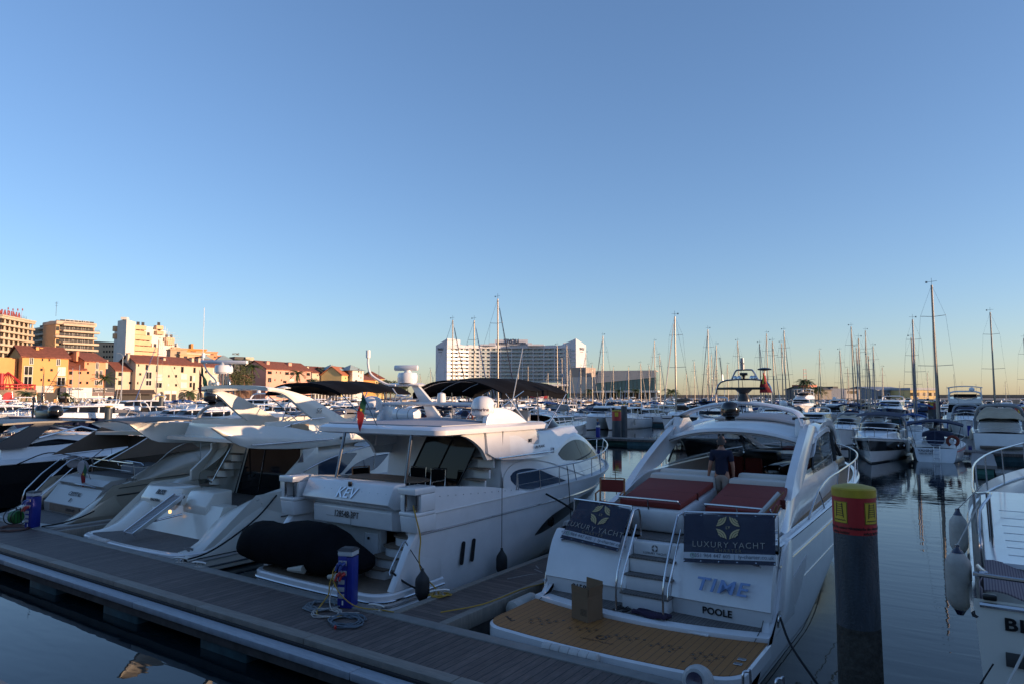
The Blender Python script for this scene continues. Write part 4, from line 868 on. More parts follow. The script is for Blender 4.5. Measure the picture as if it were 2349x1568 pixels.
# bimini
def bim(a,b,xc=K,y0=14.2,y1=17.6,hw=1.5,z=4.92):
    q=2*a-1; return Vector((xc+q*hw,y0+(y1-y0)*b+.25*(1-q*q)*(b-.5),z-.34*abs(q)**2.6-.10*(2*b-1)**2-.05*math.sin(b*PI*3)**2))
mb=MB(); mb.slab(bim,16,16,(0,0,-.03)); 
def skirt(a,b): p=bim(a,0); return p+Vector((0,0,-.10*b))
mb.slab(lambda a,b:bim(0,a)+Vector((0,0,-.14*b-.02)),12,2,(.01,0,0)); mb.slab(lambda a,b:bim(1,a)+Vector((0,0,-.14*b-.02)),12,2,(-.01,0,0))
bm_=mb.build('bimini_top',BLACKC,kv)
mb=MB()
for sd in(0,1):
    s=-1 if sd==0 else 1; base=Vector((K+s*1.55,15.9,3.55)); 
    for b in(.05,.5,.97): mb.tube([Vector((K+s*1.5,15.6+.8*b,3.5)),bim(sd,b)-Vector((0,0,.03))],.017,6)
    mb.tube([Vector((K+s*1.6,13.6,3.95)),bim(sd,.3)-Vector((0,0,.03))],.014,6)
for b in(.05,.35,.65,.97): mb.tube([bim(i/10,b)-Vector((0,0,.04)) for i in range(11)],.014,5)
mb.build('bimini_frame',STEEL,bm_)
# arch bar, domes, radar mast
mb=MB(); mb.tube([(K-1.72,13.45,3.75),(K-1.72,13.45,4.1),(K-1.62,13.45,4.19),(K+1.6,13.45,4.19),(K+1.72,13.45,4.08)],.05,8,sm=3); mb.box(K-1.80,K-1.3,13.3,13.6,3.74,4.12); mb.build('arch_bar',WHITE,kv,bev=.02)
dome(kv,K+1.55,13.35,3.80,.29,.60,WHITE,'Raymarine'); dome(kv,K-2.05,13.2,3.80,.29,.60,WHITE,'Raymarine')
mb=MB(); mb.cyl((K-1.2,13.2,3.92),(K-.42,13.2,3.92),.16,n=16); mb.build('liferaft_canister',WHITE,kv,bev=.04)
mb=MB(); mb.cyl((K-1.0,13.2,3.92),(K-.99,13.2,3.92),.165,n=16); mb.cyl((K-.62,13.2,3.92),(K-.61,13.2,3.92),.165,n=16); mb.build('canister_strap',BLACKP,kv)
mb=MB(); mb.prism([(K-.62,13.5,4.22),(K-.18,13.5,4.22),(K-.72,13.5,4.70),(K-.95,13.5,4.70)],(0,.10,0)); mb.prism([(K-.35,13.5,3.8),(K+.15,13.5,3.8),(K-.2,13.5,4.15),(K-.5,13.5,4.15)],(0,.1,0)); mb.build('radar_mast',WHITE,kv,bev=.02)
mb=MB(); mb.loft([rr(K-1.68,K-.62,13.35,13.75,.15,4.66),rr(K-1.72,K-.58,13.3,13.8,.15,4.70),rr(K-1.6,K-.65,13.4,13.7,.12,4.74)]); mb.build('radar_shelf',WHITE,kv)
mb=MB(); mb.lathe([(.24,0),(.27,.06),(.27,.2),(.24,.27),(.1,.29),(.1,.34)],(K-1.05,13.5,4.74),20); rd=mb.build('radar_scanner',WHITE,kv)
mb=MB(); mb.cyl((K-1.38,13.35,5.14),(K-.78,13.6,5.14),.075,n=12); mb.build('radar_bar',WHITE,rd,bev=.02)
mb=MB(); mb.tube([(K-1.2,13.2,4.68),(K-1.45,13.1,4.72),(K-1.78,12.9,4.95),(K-1.86,12.85,5.2),(K-1.87,12.85,5.4)],.032,7,sm=5); mb.cyl((K-1.87,12.85,5.4),(K-1.87,12.85,5.6),.06,n=10); mb.build('light_pole',WHITE,kv)
mb=MB(); mb.tube([(K-1.3,13.2,4.6),(K-.9,13.0,4.42),(K-.5,13.0,4.40)],.015,5,sm=4); mb.cyl((K-1.0,13.2,4.25),(K-1.0,13.2,4.36),.03,n=8); mb.lathe([(.02,0),(.15,.03),(.15,.06),(.02,.08)],(K-1.0,13.2,4.36),16); mb.build('aerial',WHITE,kv)
mb=MB(); mb.lathe([(.11,0),(.12,.1),(.10,.24),(.03,.27)],(K+.12,13.5,4.22),14); mb.build('horn_housing',WHITE,kv)
mb=MB(); mb.cyl((K+1.74,14.2,3.85),(K+1.95,14.5,5.6),.014,.010,6); mb.cyl((K+1.70,14.15,3.8),(K+1.76,14.2,4.05),.03,n=8); mb.build('whip_aerial',ALU,kv)
# KEV table and chairs
def hexa(c,m,z0,z1): pass
t=thing('cockpit_table','brown wooden oval table in the cockpit of the yacht KEV','table',(K-.35,12.1,1.72)); O=(0,0,0)
mb=MB(); mb.loft([[(1.15*math.copysign(abs(math.cos(a))**.6,math.cos(a)),.45*math.copysign(abs(math.sin(a))**.6,math.sin(a)),z) for a in [2*PI*i/28 for i in range(28)]] for z in(.70,.735)]); mb.build('tabletop',TEAKB,t,org=O)
for sx in(-.5,.5): mb=MB(); mb.tube([(sx-.2,-.25,0),(sx,0,.4),(sx+.2,.25,0)],.02,6); mb.tube([(sx,0,.4),(sx,0,.7)],.03,6); mb.build('leg',STEEL,t,org=O)
def dchair(x,y,lab,rz=0,fab=BLACKC,fr=STEEL,z0=1.72,s=1.,name='folding_chair',group=None):
    t=thing(name,lab,'chair',(x,y,z0),rz,group); O=(0,0,0)
    for sx in(-.25,.25):
        mb=MB(); mb.tube([(sx*s,-.22*s,0),(sx*s,.2*s,.45*s),(sx*s,.24*s,.9*s)],.012*s if fr==STEEL else .02,6); mb.tube([(sx*s,.22*s,0),(sx*s,-.2*s,.45*s),(sx*s,-.22*s,.64*s)],.012*s if fr==STEEL else .02,6); mb.tube([(sx*s,-.24*s,.64*s),(sx*s,.2*s,.66*s)],.018*s,6); mb.build('side_frame',fr,t,org=O)
    mb=MB(); mb.tube([(-.25*s,.24*s,.9*s),(.25*s,.24*s,.9*s)],.012*s,6); mb.build('top_rail',fr,t,org=O)
    mb=MB(); mb.slab(lambda a,b:((-.25+.5*a)*s,(-.2+.4*b)*s,(.45-.03*math.sin(a*PI))*s),6,4,(0,0,-.012)); mb.build('seat',fab,t,org=O)
    mb=MB(); mb.slab(lambda a,b:((-.245+.49*a)*s,(.225+.015*b+.03*math.sin(a*PI))*s,(.62+.25*b)*s),6,3,(0,-.012,0)); mb.build('backrest',fab,t,org=O); return t
dchair(K-.3,12.9,'black folding chair behind the oval table, left of the pair',.05); dchair(K+.45,12.75,'black folding chair behind the oval table, right of the pair',-.1)
dchair(K-1.3,12.3,'wooden folding chair at the port end of the oval table',1.4,BLACKC,WOOD)
# covered tender on the platform
t=thing('covered_tender','inflatable tender wrapped in a black canvas cover on the stern platform of KEV','tender',(K-.6,9.9,.7)); O=(0,0,0)
TP=[(-2.28,.18,.52,.30),(-2.15,.02,.72,.46),(-1.95,-.02,.84,.50),(-1.6,-.05,.86,.52),(-1.2,-.04,.84,.52),(-.8,-.04,.92,.52),(-.3,-.06,1.0,.54),(.2,-.06,1.02,.54),(.7,-.04,1.0,.52),(.95,0,.92,.5),(1.25,.05,.74,.46),(1.55,.10,.62,.42),(1.85,.16,.5,.34),(2.0,.26,.36,.16)]
secs=[]
for x,zb,zt,hw in TP:
    c=(zb+zt)/2; P=[]
    for i in range(22):
        a=2*PI*i/22; ca,sa=math.cos(a),math.sin(a)
        yy=hw*math.copysign(abs(ca)**.75,ca); zz=(zt-c)*math.copysign(abs(sa)**.85,sa)*(1-.12*abs(ca)); 
        if -.8<x<1. and sa>0: zz*=(1-.25*abs(ca))
        P.append((x,.1+yy+.03*math.sin(x*6+a*3),c+zz+.012*math.sin(x*11+i)))
    secs.append(P)
mb=MB(); mb.loft(secs); mb.xf(lambda p:Vector((p.x*.9,p.y,p.z))); mb.build('cover',BLACKC,t,org=O)
SEAMC=mat('cover seam webbing',(.030,.032,.038),.8)
for k_ in ():
    mb=MB(); c0=Vector(secs[k_][0]).lerp(Vector(secs[k_][11]),.5); mb.tube([Vector(((c0+(Vector(p)-c0)*1.012).x*.9,(c0+(Vector(p)-c0)*1.012).y,(c0+(Vector(p)-c0)*1.012).z)) for p in secs[k_]],.007,4,closed=True); mb.build('cover_seam',SEAMC,t,org=O)
for x,y,r in((1.35,-.28,.1),(.2,-.35,.09)):
    mb=MB(); mb.cyl((x-.2,y-.1,.1),(x+.2,y-.02,.14),r*.4,r,10); mb.build('hull_tube_end',mat('cream rubber',(.45,.42,.35),.6),t,org=O)
pedestal('blue service pedestal with white lamp band and plugged cables in front of the yacht KEV',-9.72,9.0,.35)
pedestal('blue service pedestal beside the green hose reel at far left',-23.1,9.05,.3)
# hoses and cables around the near pedestal
mb=MB(); coil(mb,-10.15,8.72,.556,.16,.36,6,.011,seed=3,ex=1.1,rot=.4); o=mb.build('coiled_hose',HOSEG,None,org=(-10.15,8.72,.56)); tag(o,'grey green hose loosely coiled left of the blue pedestal foot','hose')
mb=MB(); coil(mb,-9.0,8.42,.556,.14,.36,7,.012,seed=5,ex=1.15,rot=-.2); o=mb.build('coiled_hose',mat('blue grey hose',(.09,.12,.15),.55),None,org=(-9,8.42,.56)); tag(o,'dark blue grey hose coiled right of the blue pedestal with a red end','hose')
mb=MB(); mb.cyl((-8.98,8.05,.58),(-8.92,8.0,.58),.022,n=8); mb.build('hose_end',mat('red plug',(.35,.02,.02),.4),o,org=(-9,8.42,.56))
mb=MB(); coil(mb,-9.75,8.5,.556,.12,.30,4,.010,seed=9,ex=1.3); mb.tube([(-9.9,8.82,.95),(-9.86,8.7,.75),(-9.7,8.6,.6),(-9.5,8.62,.57),(-9.2,8.8,.57)],.01,5,sm=5); o=mb.build('white_cable',HOSEW,None,org=(-9.75,8.5,.56)); tag(o,'white shore power cable looped in front of the blue pedestal','cable')
rope('yellow cable hanging from the lower socket of the near blue pedestal',[(-9.86,8.84,1.2),(-9.92,8.75,1.0),(-9.9,8.7,.8),(-9.98,8.6,.62),(-9.8,8.35,.57),(-9.5,8.3,.57),(-9.3,8.5,.57)],.012,HOSEY,'yellow_cable','cable')
rope('thin yellow cable running from the near pedestal to the bow of the finger',[(-9.8,8.82,1.35),(-9.86,8.75,1.15),(-9.68,8.72,.9),(-9.45,8.8,.7),(-9.3,8.95,.6),(-9.0,9.1,.58),(-8.7,9.15,.58)],.010,HOSEY,'yellow_cable','cable')
rope('yellow shore cable hanging from the starboard quarter of KEV to the finger cleat',[(K+1.95,10.45,2.2),(K+2.12,10.35,2.0),(K+2.2,10.4,1.6),(K+2.26,10.3,1.2),(-9.12,10.4,.9),(-8.95,10.5,.7),(-8.75,10.45,.6)],.014,HOSEY,'yellow_cable','cable')
mb=MB(); coil(mb,-8.72,10.35,.57,.07,.15,3,.011,seed=2,ex=1.6,rot=.8); o=mb.build('yellow_cable',HOSEY,None,org=(-8.72,10.35,.57)); tag(o,'small yellow cable coil over the finger pontoon cleat','cable')
cleat('cleat','aluminium cleat on the finger pontoon under the yellow coil',-8.7,10.4,.566,.9,1.2)
cleat('cleat','aluminium cleat on the pontoon edge at the foot of the BLISS mooring rope',-15.35,9.08,.566,.3,1.2)
cleat('cleat','empty aluminium cleat just right of the BLISS mooring cleat',-14.6,9.08,.566,.3,1.2)
cleat('cleat','aluminium cleat on the pontoon edge right of the near pedestal',-9.05,9.08,.566,.1,1.1)
cleat('cleat','aluminium cleat by the far left pedestal holding a dark mooring rope',-25.9,9.05,.566,.1,1.1)
G1='black fenders hung along the side of KEV'
fender('black fender on the quarter of KEV nearest the camera',(K+1.84,10.35,1.5),1.02,-9.05,10.3,.6,.14,BLACKR,G1)
fender('black fender hanging mid length from the rail of KEV',(-9.25,13.3,2.5),.9,-9.12,13.1,.6,.13,BLACKR,G1)
rope('dark spring line from the hull of KEV to the finger pontoon',[(K+1.83,9.98,.98),(-9.3,10.15,.75),(-8.9,10.3,.6)],.02)
rope('dark mooring rope running forward from the amidships cleat of KEV',[(-9.2,15.2,1.9),(-8.9,15.6,1.62),(-8.5,16.1,1.2),(-8.0,16.9,.65)],.028,sm=4)
rope('black fender line tied forward on the rail of KEV',[(-9.26,16.4,2.5),(-9.22,16.4,2.2),(-9.2,16.5,1.0)],.012)
rope('thin black line tied to the bow rail of KEV',[(-9.45,19.7,2.5),(-9.42,19.75,2.0),(-9.4,19.8,1.2)],.012)
# ================================================================ yacht TIME
T=-4.87; tm_=thing('sport_yacht','white sport yacht named TIME with rust red sunpads and navy charter banners','yacht',(T,10,0))
ht=Hull(T,10.9,27.8,4.26,1.88,2.25,rake=1.5,ar=1.3,wlf=.93,tm=.5,p=2.5,stern=.985)
mb=MB(); ht.mesh(mb,k0=0,k1=1,m=16,n=40); mb.build('hull',WHITE,tm_)
mb=MB(); ht.mesh(mb,k0=.0,k1=.16,m=3,n=40,off=.006); mb.build('boot_stripe',BLACKP,tm_)
mb=MB(); ht.rail(mb,0,1,.028,k=.86); ht.rail(mb,0.03,1,.012,k=.6); mb.build('rub_rail',STEEL,tm_)
hullpatch(ht,[(.03,.42,.48),(.05,.40,.60),(.09,.40,.68),(.13,.46,.74),(.15,.62,.76)],None,1,parent=tm_,m=WHITE2,name='engine_vent',off=.012)
def bulw(sd):
    mb=MB()
    def fn(a,b):
        t=a; w,y,z=ht.pt(t,1); h=crv([(0,.02),(.1,.03),(.2,.03),(.6,.04),(1,.04)],t); return (T+sd*(w-.02-.05*b),y,z+h*b)
    mb.slab(fn,40,2,(-sd*.12,0,0)); return mb.build('bulwark',WHITE,tm_)
bulw(1);bulw(-1)
mb=MB(); ht.deck(mb,.13,1,dz=-.01,inset=.1,cam=.02); mb.build('side_deck',TEAKN,tm_)
platform(tm_,T,2.13,9.42,11.15,.62,.25,.42,bow=.10,teak=TEAK,chrome=False,tin=.035)
mb=MB()
for cx in(-6.2,-5.45,-4.75,-4.05,-3.4):
    for i,(dx,dy) in enumerate([(0,0),(.16,.02),(.32,.04),(-.07,-.12),(.1,-.1),(.26,-.08),(.0,-.24),(.2,-.22)][:8 if cx in(-6.2,-3.4) else 6]):
        x=cx+dx-.1; y=10.15+dy; mb.lathe([(.0,0),(.020,0),(.020,.003),(0,.003)],(x,y,.630),10); mb.tube([(x+.05*math.cos(a*PI/4),y+.05*math.sin(a*PI/4),.630) for a in range(8)],.0016,3,closed=True)
for cx,cy2 in((-6.6,9.85),(-5.9,10.3),(-5.75,9.65),(-4.4,10.2),(-3.6,9.7),(-3.9,9.95)): mb.lathe([(.0,0),(.024,0),(.024,.003),(0,.003)],(cx,cy2,.630),10)
mb.build('chock_fittings',BLACKP,tm_,sm=False)
def star(mb,c,R,U,s,n=4):       # four wing shaped strokes round a centre
    R=Vector(R).normalized();U=Vector(U).normalized();c=Vector(c);Nn=R.cross(U)
    for k in range(4):
        a=k*PI/2; A=R*math.cos(a)+U*math.sin(a); B=R*-math.sin(a)+U*math.cos(a)
        for m_,(o0,o1,e0,e1) in enumerate(((.10,.24,.02,.98),(.27,.41,.10,.90),(.44,.56,.22,.78))):
            P=[]
            for i in range(6): q=e0+(e1-e0)*i/5; P.append(c+(A*(o0+(.98-o0)*(1-q)**1.9)+B*(o0+(.98-o0)*q**1.9))*s)
            for i in range(5,-1,-1): q=e0+.05+(e1-e0-.1)*i/5; P.append(c+(A*(o1+(.94-o1)*(1-q)**1.9)+B*(o1+(.94-o1)*q**1.9))*s)
            mb.prism(P,Nn*.002)
mb=MB(); star(mb,(-5.0,9.92,.631),(1,0,0),(0,1,0),.10); mb.text('LUXURY YACHT',.07,(-5.0,9.74,.632),(1,0,0),(0,1,0),ext=.001,spacing=1.1); mb.text('seaflow',.10,(-6.72,9.88,.632),(.8,-.6,0),(.6,.8,0),ext=.001,shear=.3); mb.build('deck_lettering',BLACKP,tm_,sm=False)
mb=MB(); mb.box(-3.98,-3.62,10.86,10.98,.63,.66); mb.build('ladder_hatch',WHITE,tm_,bev=.01)
mb=MB(); 
for y in(9.98,10.18): mb.box(-2.98,-2.86,y,y+.09,.631,.645)
mb.build('deck_cleats',STEEL,tm_,bev=.01)
# inner lip and lower teak strip
def arc(x0,x1,y0,ym,n=14): return [(x0+(x1-x0)*i/n, y0+(ym-y0)*(1-(2*i/n-1)**2)) for i in range(n+1)]
a1=arc(-6.98,-2.76,11.12,10.80); a2=arc(-6.85,-2.93,11.35,11.02)
mb=MB(); mb.add([(x,y,z) for z in(.60,.70) for x,y in a1+[(-2.76,11.7),(-6.98,11.7)]],[tuple(range(17)),tuple(range(17,34))]+[(i,(i+1)%17,17+(i+1)%17,17+i) for i in range(17)]); mb.build('transom_lip',WHITE,tm_,bev=.015)
mb=MB(); q=a2+[(-2.98,11.62),(-6.8,11.62)]; mb.add([(x,y,z) for z in(.702,.715) for x,y in q],[tuple(range(17)),tuple(range(17,34))]+[(i,(i+1)%17,17+(i+1)%17,17+i) for i in range(17)]); mb.build('aft_teak_step',TEAKG,tm_,sm=False)
# transom: two curved panels either side of the stairs
def tz(z): return 11.52+crv([(.7,0),(.98,-.05),(1.0,-.10),(1.35,.02),(1.62,.16),(1.80,.34)],z)
for x0,x1,nm in((-6.93,-5.27,'p'),(-4.43,-2.80,'s')):
    zs=[.70,.85,.97,1.0,1.15,1.35,1.5,1.62,1.72,1.80]
    mb=MB(); mb.loft([[(x0,tz(z),z),(x0+(x1-x0)*.5,tz(z)-.03,z),(x1,tz(z),z),(x1,12.2,z),(x0,12.2,z)] for z in zs]); tp=mb.build('transom_panel',WHITE,tm_,ang=25)
    m2=MB(); c=(x0+x1)/2; m2.tube([(c-.62,tz(1.62)+.02,1.60),(c-.5,tz(1.62)-.06,1.66),(c+.5,tz(1.62)-.06,1.66),(c+.62,tz(1.62)+.02,1.60)],.016,7,sm=3); m2.build('grab_rail',STEEL,tp)
    if nm=='s':
        U=Vector((0,.13,.35)).normalized(); m2=MB(); m2.text('TIME',.30,(-3.58,tz(1.26)-.10,1.28),(1,0,0),U,shear=.22,ext=.014,bold=.004,sx=1.22,spacing=1.14); m2.build('name_lettering',mat('brushed name metal',(.16,.25,.45),.35,metal=.3),tp,sm=False)
        m2=MB(); m2.text('POOLE',.155,(-3.66,tz(.85)-.045,.85),(1,0,0),(0,0,1),ext=.003,bold=.004,spacing=1.02); m2.build('port_lettering',BLACKP,tp,sm=False)
    else:
        m2=MB(); m2.text('915806',.15,(-6.15,tz(.85)-.045,.86),(1,0,0),(0,0,1),ext=.003,bold=.002); m2.build('registration_lettering',BLACKP,tp,sm=False)
# corner quarters
for sd in(1,-1):
    mb=MB(); x1=T+sd*2.12; x0=T+sd*1.93
    P=[(11.0,.62),(11.25,.62),(11.42,.75),(11.75,1.0),(12.0,1.4),(12.25,1.82),(12.6,1.9),(12.9,1.9),(12.9,.62)]
    mb.prism([(x0,a,b) for a,b in P],(x1-x0,0,0)); mb.build('quarter_panel',WHITE,tm_,bev=.03)
    mb=MB(); mb.tube([(T+sd*2.15,11.55,.75),(T+sd*2.16,11.62,1.0)],.02,6); mb.tube([(T+sd*2.16,11.5,.85),(T+sd*2.16,11.7,.9)],.015,6); mb.build('hull_cleat',STEEL,tm_)
    mb=MB(); mb.tube([(T+sd*1.93,10.98,.66),(T+sd*1.935,11.40,.76),(T+sd*1.94,11.73,1.02),(T+sd*1.94,11.97,1.42),(T+sd*1.94,12.22,1.84)],.007,5); mb.build('corner_seam',BLACKP,tm_)
    # winch and fairlead
    mb=MB(); mb.lathe([(.10,0),(.10,.03),(.07,.05),(.06,.12),(.10,.16),(.10,.19),(.03,.2)],(T+sd*1.86,12.5,1.9),16); mb.cyl((T+sd*1.62,12.4,2.02),(T+sd*1.98,12.45,2.06),.02,n=8); mb.build('warping_winch',STEEL,tm_)
# stairs
for i in range(4):
    z0=.716+i*.275; y=11.25+i*.17
    mb=MB(); mb.box(-5.26,-4.44,y,12.15,z0,z0+.235); r_=mb.build('stair_riser',WHITE,tm_,bev=.008)
    if i<3: mb=MB(); mb.box(-5.30,-4.40,y-.03,y+.2,z0+.238,z0+.272); mb.build('stair_tread',TEAKG,r_,bev=.008)
    else:
        mb=MB(); star(mb,(-4.85,y-.004,z0+.14),(1,0,0),(0,0,1),.065); mb.text('LUXURY YACHT',.055,(-4.85,y-.006,z0+.05),(1,0,0),(0,0,1),ext=.001,spacing=1.1); mb.build('step_lettering',SIGND,r_,sm=False)
for x in(-5.27,-4.42):
    mb=MB(); s_=1 if x<-5 else 1
    mb.tube([(x,11.02,.72),(x,11.10,1.35),(x,11.72,2.22),(x,11.85,2.30),(x+.05,11.95,2.28),(x+.05,12.02,1.82)],.019,8,sm=3); mb.tube([(x+.03,11.16,1.0),(x+.03,11.2,1.2),(x+.03,11.85,2.05)],.014,6); mb.build('stair_rail',STEEL,tm_)
# aft deck
mb=MB(); mb.box(-6.95,-2.8,11.95,13.6,1.78,1.80); mb.box(-6.9,-6.2,13.6,16,1.78,1.80); mb.build('aft_deck',TEAKG,tm_,sm=False)
mb=MB(); mb.box(-4.58,-4.2,12.3,14.6,1.80,1.812); mb.build('gangway_sole',TEAKG,tm_,sm=False)
for nm,xf0,xf1,xb0,xb1 in(('port',-5.85,-4.62,-6.2,-4.72),('starboard',-4.16,-2.97,-4.42,-3.2)):
    mb=MB(); mb.loft([[(xf0-.02,12.55,1.81),(xf1+.02,12.55,1.81),(xb1+.02,14.9,1.81),(xb0-.02,14.9,1.81)],[(xf0-.04,12.42,2.1),(xf1+.04,12.42,2.1),(xb1+.03,14.9,2.15),(xb0-.03,14.9,2.15)],[(xf0-.04,12.42,2.27),(xf1+.04,12.42,2.27),(xb1+.03,14.9,2.42),(xb0-.03,14.9,2.42)]]); b=mb.build('sunpad_base',WHITE,tm_,bev=.05)
    mb=MB(); mb.loft([[(xf0,12.46,2.275),(xf1,12.46,2.275),(xb1,14.75,2.43),(xb0,14.75,2.43)],[(xf0,12.46,2.385),(xf1,12.46,2.385),(xb1,14.75,2.56),(xb0,14.75,2.56)]]); cu=mb.build('sunpad_cushion',REDC,tm_,bev=.025)
    mb=MB(); mb.box(xf0+.02,xf1-.02,13.52,13.535,2.30,2.468); mb.build('cushion_seam',mat('dark red seam',(.10,.015,.01),.8),cu,sm=False)
    mb=MB(); mb.tube([(xf0+.03,12.62,2.3),(xf0+.03,12.40,2.43),(xf0+.12,12.37,2.45),(xf1-.12,12.37,2.45),(xf1-.03,12.40,2.43),(xf1-.03,12.62,2.3)],.018,7,sm=3); mb.cyl(((xf0+xf1)/2,12.37,2.45),((xf0+xf1)/2,12.42,2.25),.014,n=6); mb.build('sunpad_rail',STEEL,tm_)
    mb=MB(); mb.box(xb0-.0,xb1,14.78,15.1,2.3,2.66); mb.box(xb0+.1,xb1-.05,15.12,15.35,2.4,2.74); mb.build('settee_back',mat('ivory vinyl',(.52,.50,.46),.5),tm_,bev=.07)
# side coamings + pillars + roof
def coam(sd):
    mb=MB()
    def fn(a,b):
        y=13.2+12.2*a; wid=crv([(13.2,1.95),(15,1.80),(18,1.74),(21,1.60),(23,1.35),(25.4,.75)],y)
        top=crv([(13.2,1.95),(14.2,2.3),(15,2.58),(16,2.64),(21.5,2.66),(23,2.52),(25.4,2.30)],y); bot=1.8+.06*max(0,(y-16))/3
        return (T+sd*(wid-.10*b*b+(.03*math.sin(b*PI))),y,bot+(top-bot)*b)
    mb.slab(fn,40,8,(-sd*.13,0,0)); return mb.build('coaming',WHITE,tm_)
for sd in(1,-1):
    coam(sd)
    A=[(14.35,2.35),(15.0,2.75),(15.8,3.15),(16.6,3.50),(17.2,3.74)]; B=[(15.6,2.62),(16.1,2.72),(16.7,2.98),(17.4,3.3),(18.2,3.60)]
    mb=MB()
    def fn(a,b):
        y0=crv([(i/4,p[0]) for i,p in enumerate(A)],a); z0=crv([(i/4,p[1]) for i,p in enumerate(A)],a); y1=crv([(i/4,p[0]) for i,p in enumerate(B)],a); z1=crv([(i/4,p[1]) for i,p in enumerate(B)],a)
        return (T+sd*(1.80-.16*a+.05*math.sin(b*PI)),y0+(y1-y0)*b,z0+(z1-z0)*b)
    mb.slab(fn,14,6,(-sd*.16,0,0)); mb.build('roof_pillar',WHITE,tm_)
    # side glass
    mb=MB()
    top=[(17.3,3.10),(18,3.38),(19,3.56),(20.3,3.52),(21.8,3.30),(23.9,2.58)]; 
    def g(a,b):
        y=17.0+6.9*a; zt=crv([(17,2.72)]+top,y); zb=2.62; z=zb+(zt-zb)*b; return (T+sd*(crv([(17,1.74),(20,1.66),(22,1.48),(24,1.12)],y)-.10*(z-2.6)),y,z)
    mb.slab(g,30,5,(-sd*.012,0,0)); gl=mb.build('side_glass',CLEAR,tm_)
    mb=MB()
    for y in(20.7,21.0): mb.tube([g((y-17)/6.9,b/4) for b in range(5)],.035,5)
    mb.tube([g(i/24,1) for i in range(25)],.03,5); mb.build('window_frame',BLACKP,gl)
    mb=MB()
    def rail2(a,b):
        y=17.0+8.0*a; zt=crv([(17,3.0),(17.8,3.40),(19,3.60),(20.5,3.58),(22,3.34),(24,2.64),(25,2.45)],y); return (T+sd*(crv([(17,1.80),(20,1.69),(22,1.50),(24,1.14),(25,.9)],y)-.10*(zt-2.6)+.02),y-.1+.2*b,zt+.03+.10*b)
    mb.slab(rail2,30,3,(-sd*.09,0,-.05)); mb.build('roof_side_rail',WHITE,tm_)
def roof(a,b):
    y=16.55+5.5*b; q=2*a-1; hw=crv([(16.55,1.68),(17.5,1.72),(20,1.60),(22.05,1.34)],y); yy=y+.45*(q*q)*(1-b)*(-.0)+ (.25*(q*q))*(1-b)
    return Vector((T+q*hw,yy,crv([(16.55,3.62),(18,3.82),(20,3.86),(22.05,3.55)],y)-.30*abs(q)**2.4))
mb=MB(); mb.slab(roof,20,20,(0,0,-.11)); rf=mb.build('hardtop',WHITE,tm_)
mb=MB(); mb.tube([roof(i/20,0)+Vector((0,.0,-.055)) for i in range(21)],.075,8); mb.build('visor_lip',WHITE,rf)
mb=MB(); mb.tube([roof(i/20,0)+Vector((0,-.07,-.08)) for i in range(21)],.012,5); mb.build('visor_seam',GREYC,rf)
mb=MB(); mb.slab(lambda a,b:roof(.28+.62*a,.22+.5*b)+Vector((0,0,.04+.02*math.sin(b*22))),14,22,(0,0,-.03)); mb.build('folding_sunroof',mat('pale sunroof fabric',(.42,.42,.42),.8),rf)
mb=MB(); mb.slab(lambda a,b:roof(.04+.92*a,.03+.9*b)+Vector((0,0,-.125)),14,14,(0,0,-.02)); mb.build('headlining',mat('dark headlining',(.07,.06,.055),.8),rf)
# hoop (spoiler arch)
mb=MB(); P=[(-6.60,17.1,3.60),(-6.42,17.3,3.83),(-6.1,17.5,4.02),(-5.5,17.55,4.17),(-4.87,17.6,4.22),(-4.24,17.55,4.17),(-3.72,17.5,4.06),(-3.46,17.35,3.95),(-3.34,17.2,3.70)]
S=smooth([Vector(p) for p in P],5); secs=[]
for i,p in enumerate(S):
    d=(S[min(i+1,len(S)-1)]-S[max(i-1,0)]).normalized(); up=Vector((0,1,0)).cross(d).normalized(); wv=.30+.06*math.cos((i/len(S)-.5)*PI)
    secs.append([p+Vector((0,wv*math.cos(t),0))+up*(.055*math.sin(t)) for t in [2*PI*k/12 for k in range(12)]])
mb.loft(secs); mb.build('roof_hoop',WHITE,tm_)
for x in(-6.36,-3.42): mb=MB(); mb.box(x-.14,x+.14,17.02,17.6,3.84,3.90); mb.build('hoop_band',BLACKP,tm_,bev=.01)
for sd,x in((-1,-6.36),(1,-3.40)): mb=MB(); mb.prism([(x-.10,16.9,3.4),(x-.10,17.0,3.88),(x-.10,17.6,3.9),(x-.10,18.3,3.5)],(.20,0,0)); mb.build('hoop_foot',WHITE,tm_,bev=.04)
dome(tm_,-4.98,16.95,3.80,.22,.47,DOMEB,name='satellite_dome')
# radar frame
mb=MB(); y=17.7; mb.tube([(-5.55,y,4.2),(-5.52,y,4.6),(-5.28,y,4.80),(-4.42,y,4.80),(-4.18,y,4.6),(-4.15,y,4.2)],.022,7,sm=3); mb.tube([(-5.14,y,4.81),(-5.03,y,5.03),(-4.94,y,5.06),(-4.68,y,5.06),(-4.6,y,5.03),(-4.48,y,4.81)],.022,7,sm=3); mb.build('antenna_frame',STEEL,tm_)
mb=MB(); mb.box(-5.50,-4.24,17.6,17.82,4.56,4.62); mb.lathe([(.17,4.22),(.15,4.35),(.10,4.46),(.22,4.57)],(-4.84,17.7,0),18); mb.build('open_array_radar',BLACKP,tm_,bev=.008)
mb=MB(); mb.lathe([(.05,5.07),(.055,5.2),(.035,5.22),(.05,5.24),(.05,5.3),(.045,5.36)],(-4.86,17.7,0),12); mb.build('navigation_light',ALUD,tm_)
for x in(-5.03,-4.93,-4.62,-4.55): mb=MB(); mb.lathe([(.01,0),(.035,.01),(.05,.06),(.05,.09),(.01,.1)],(x,17.72,4.85),12,ax=(0,-1,.2)); mb.build('spotlight',STEEL,tm_)
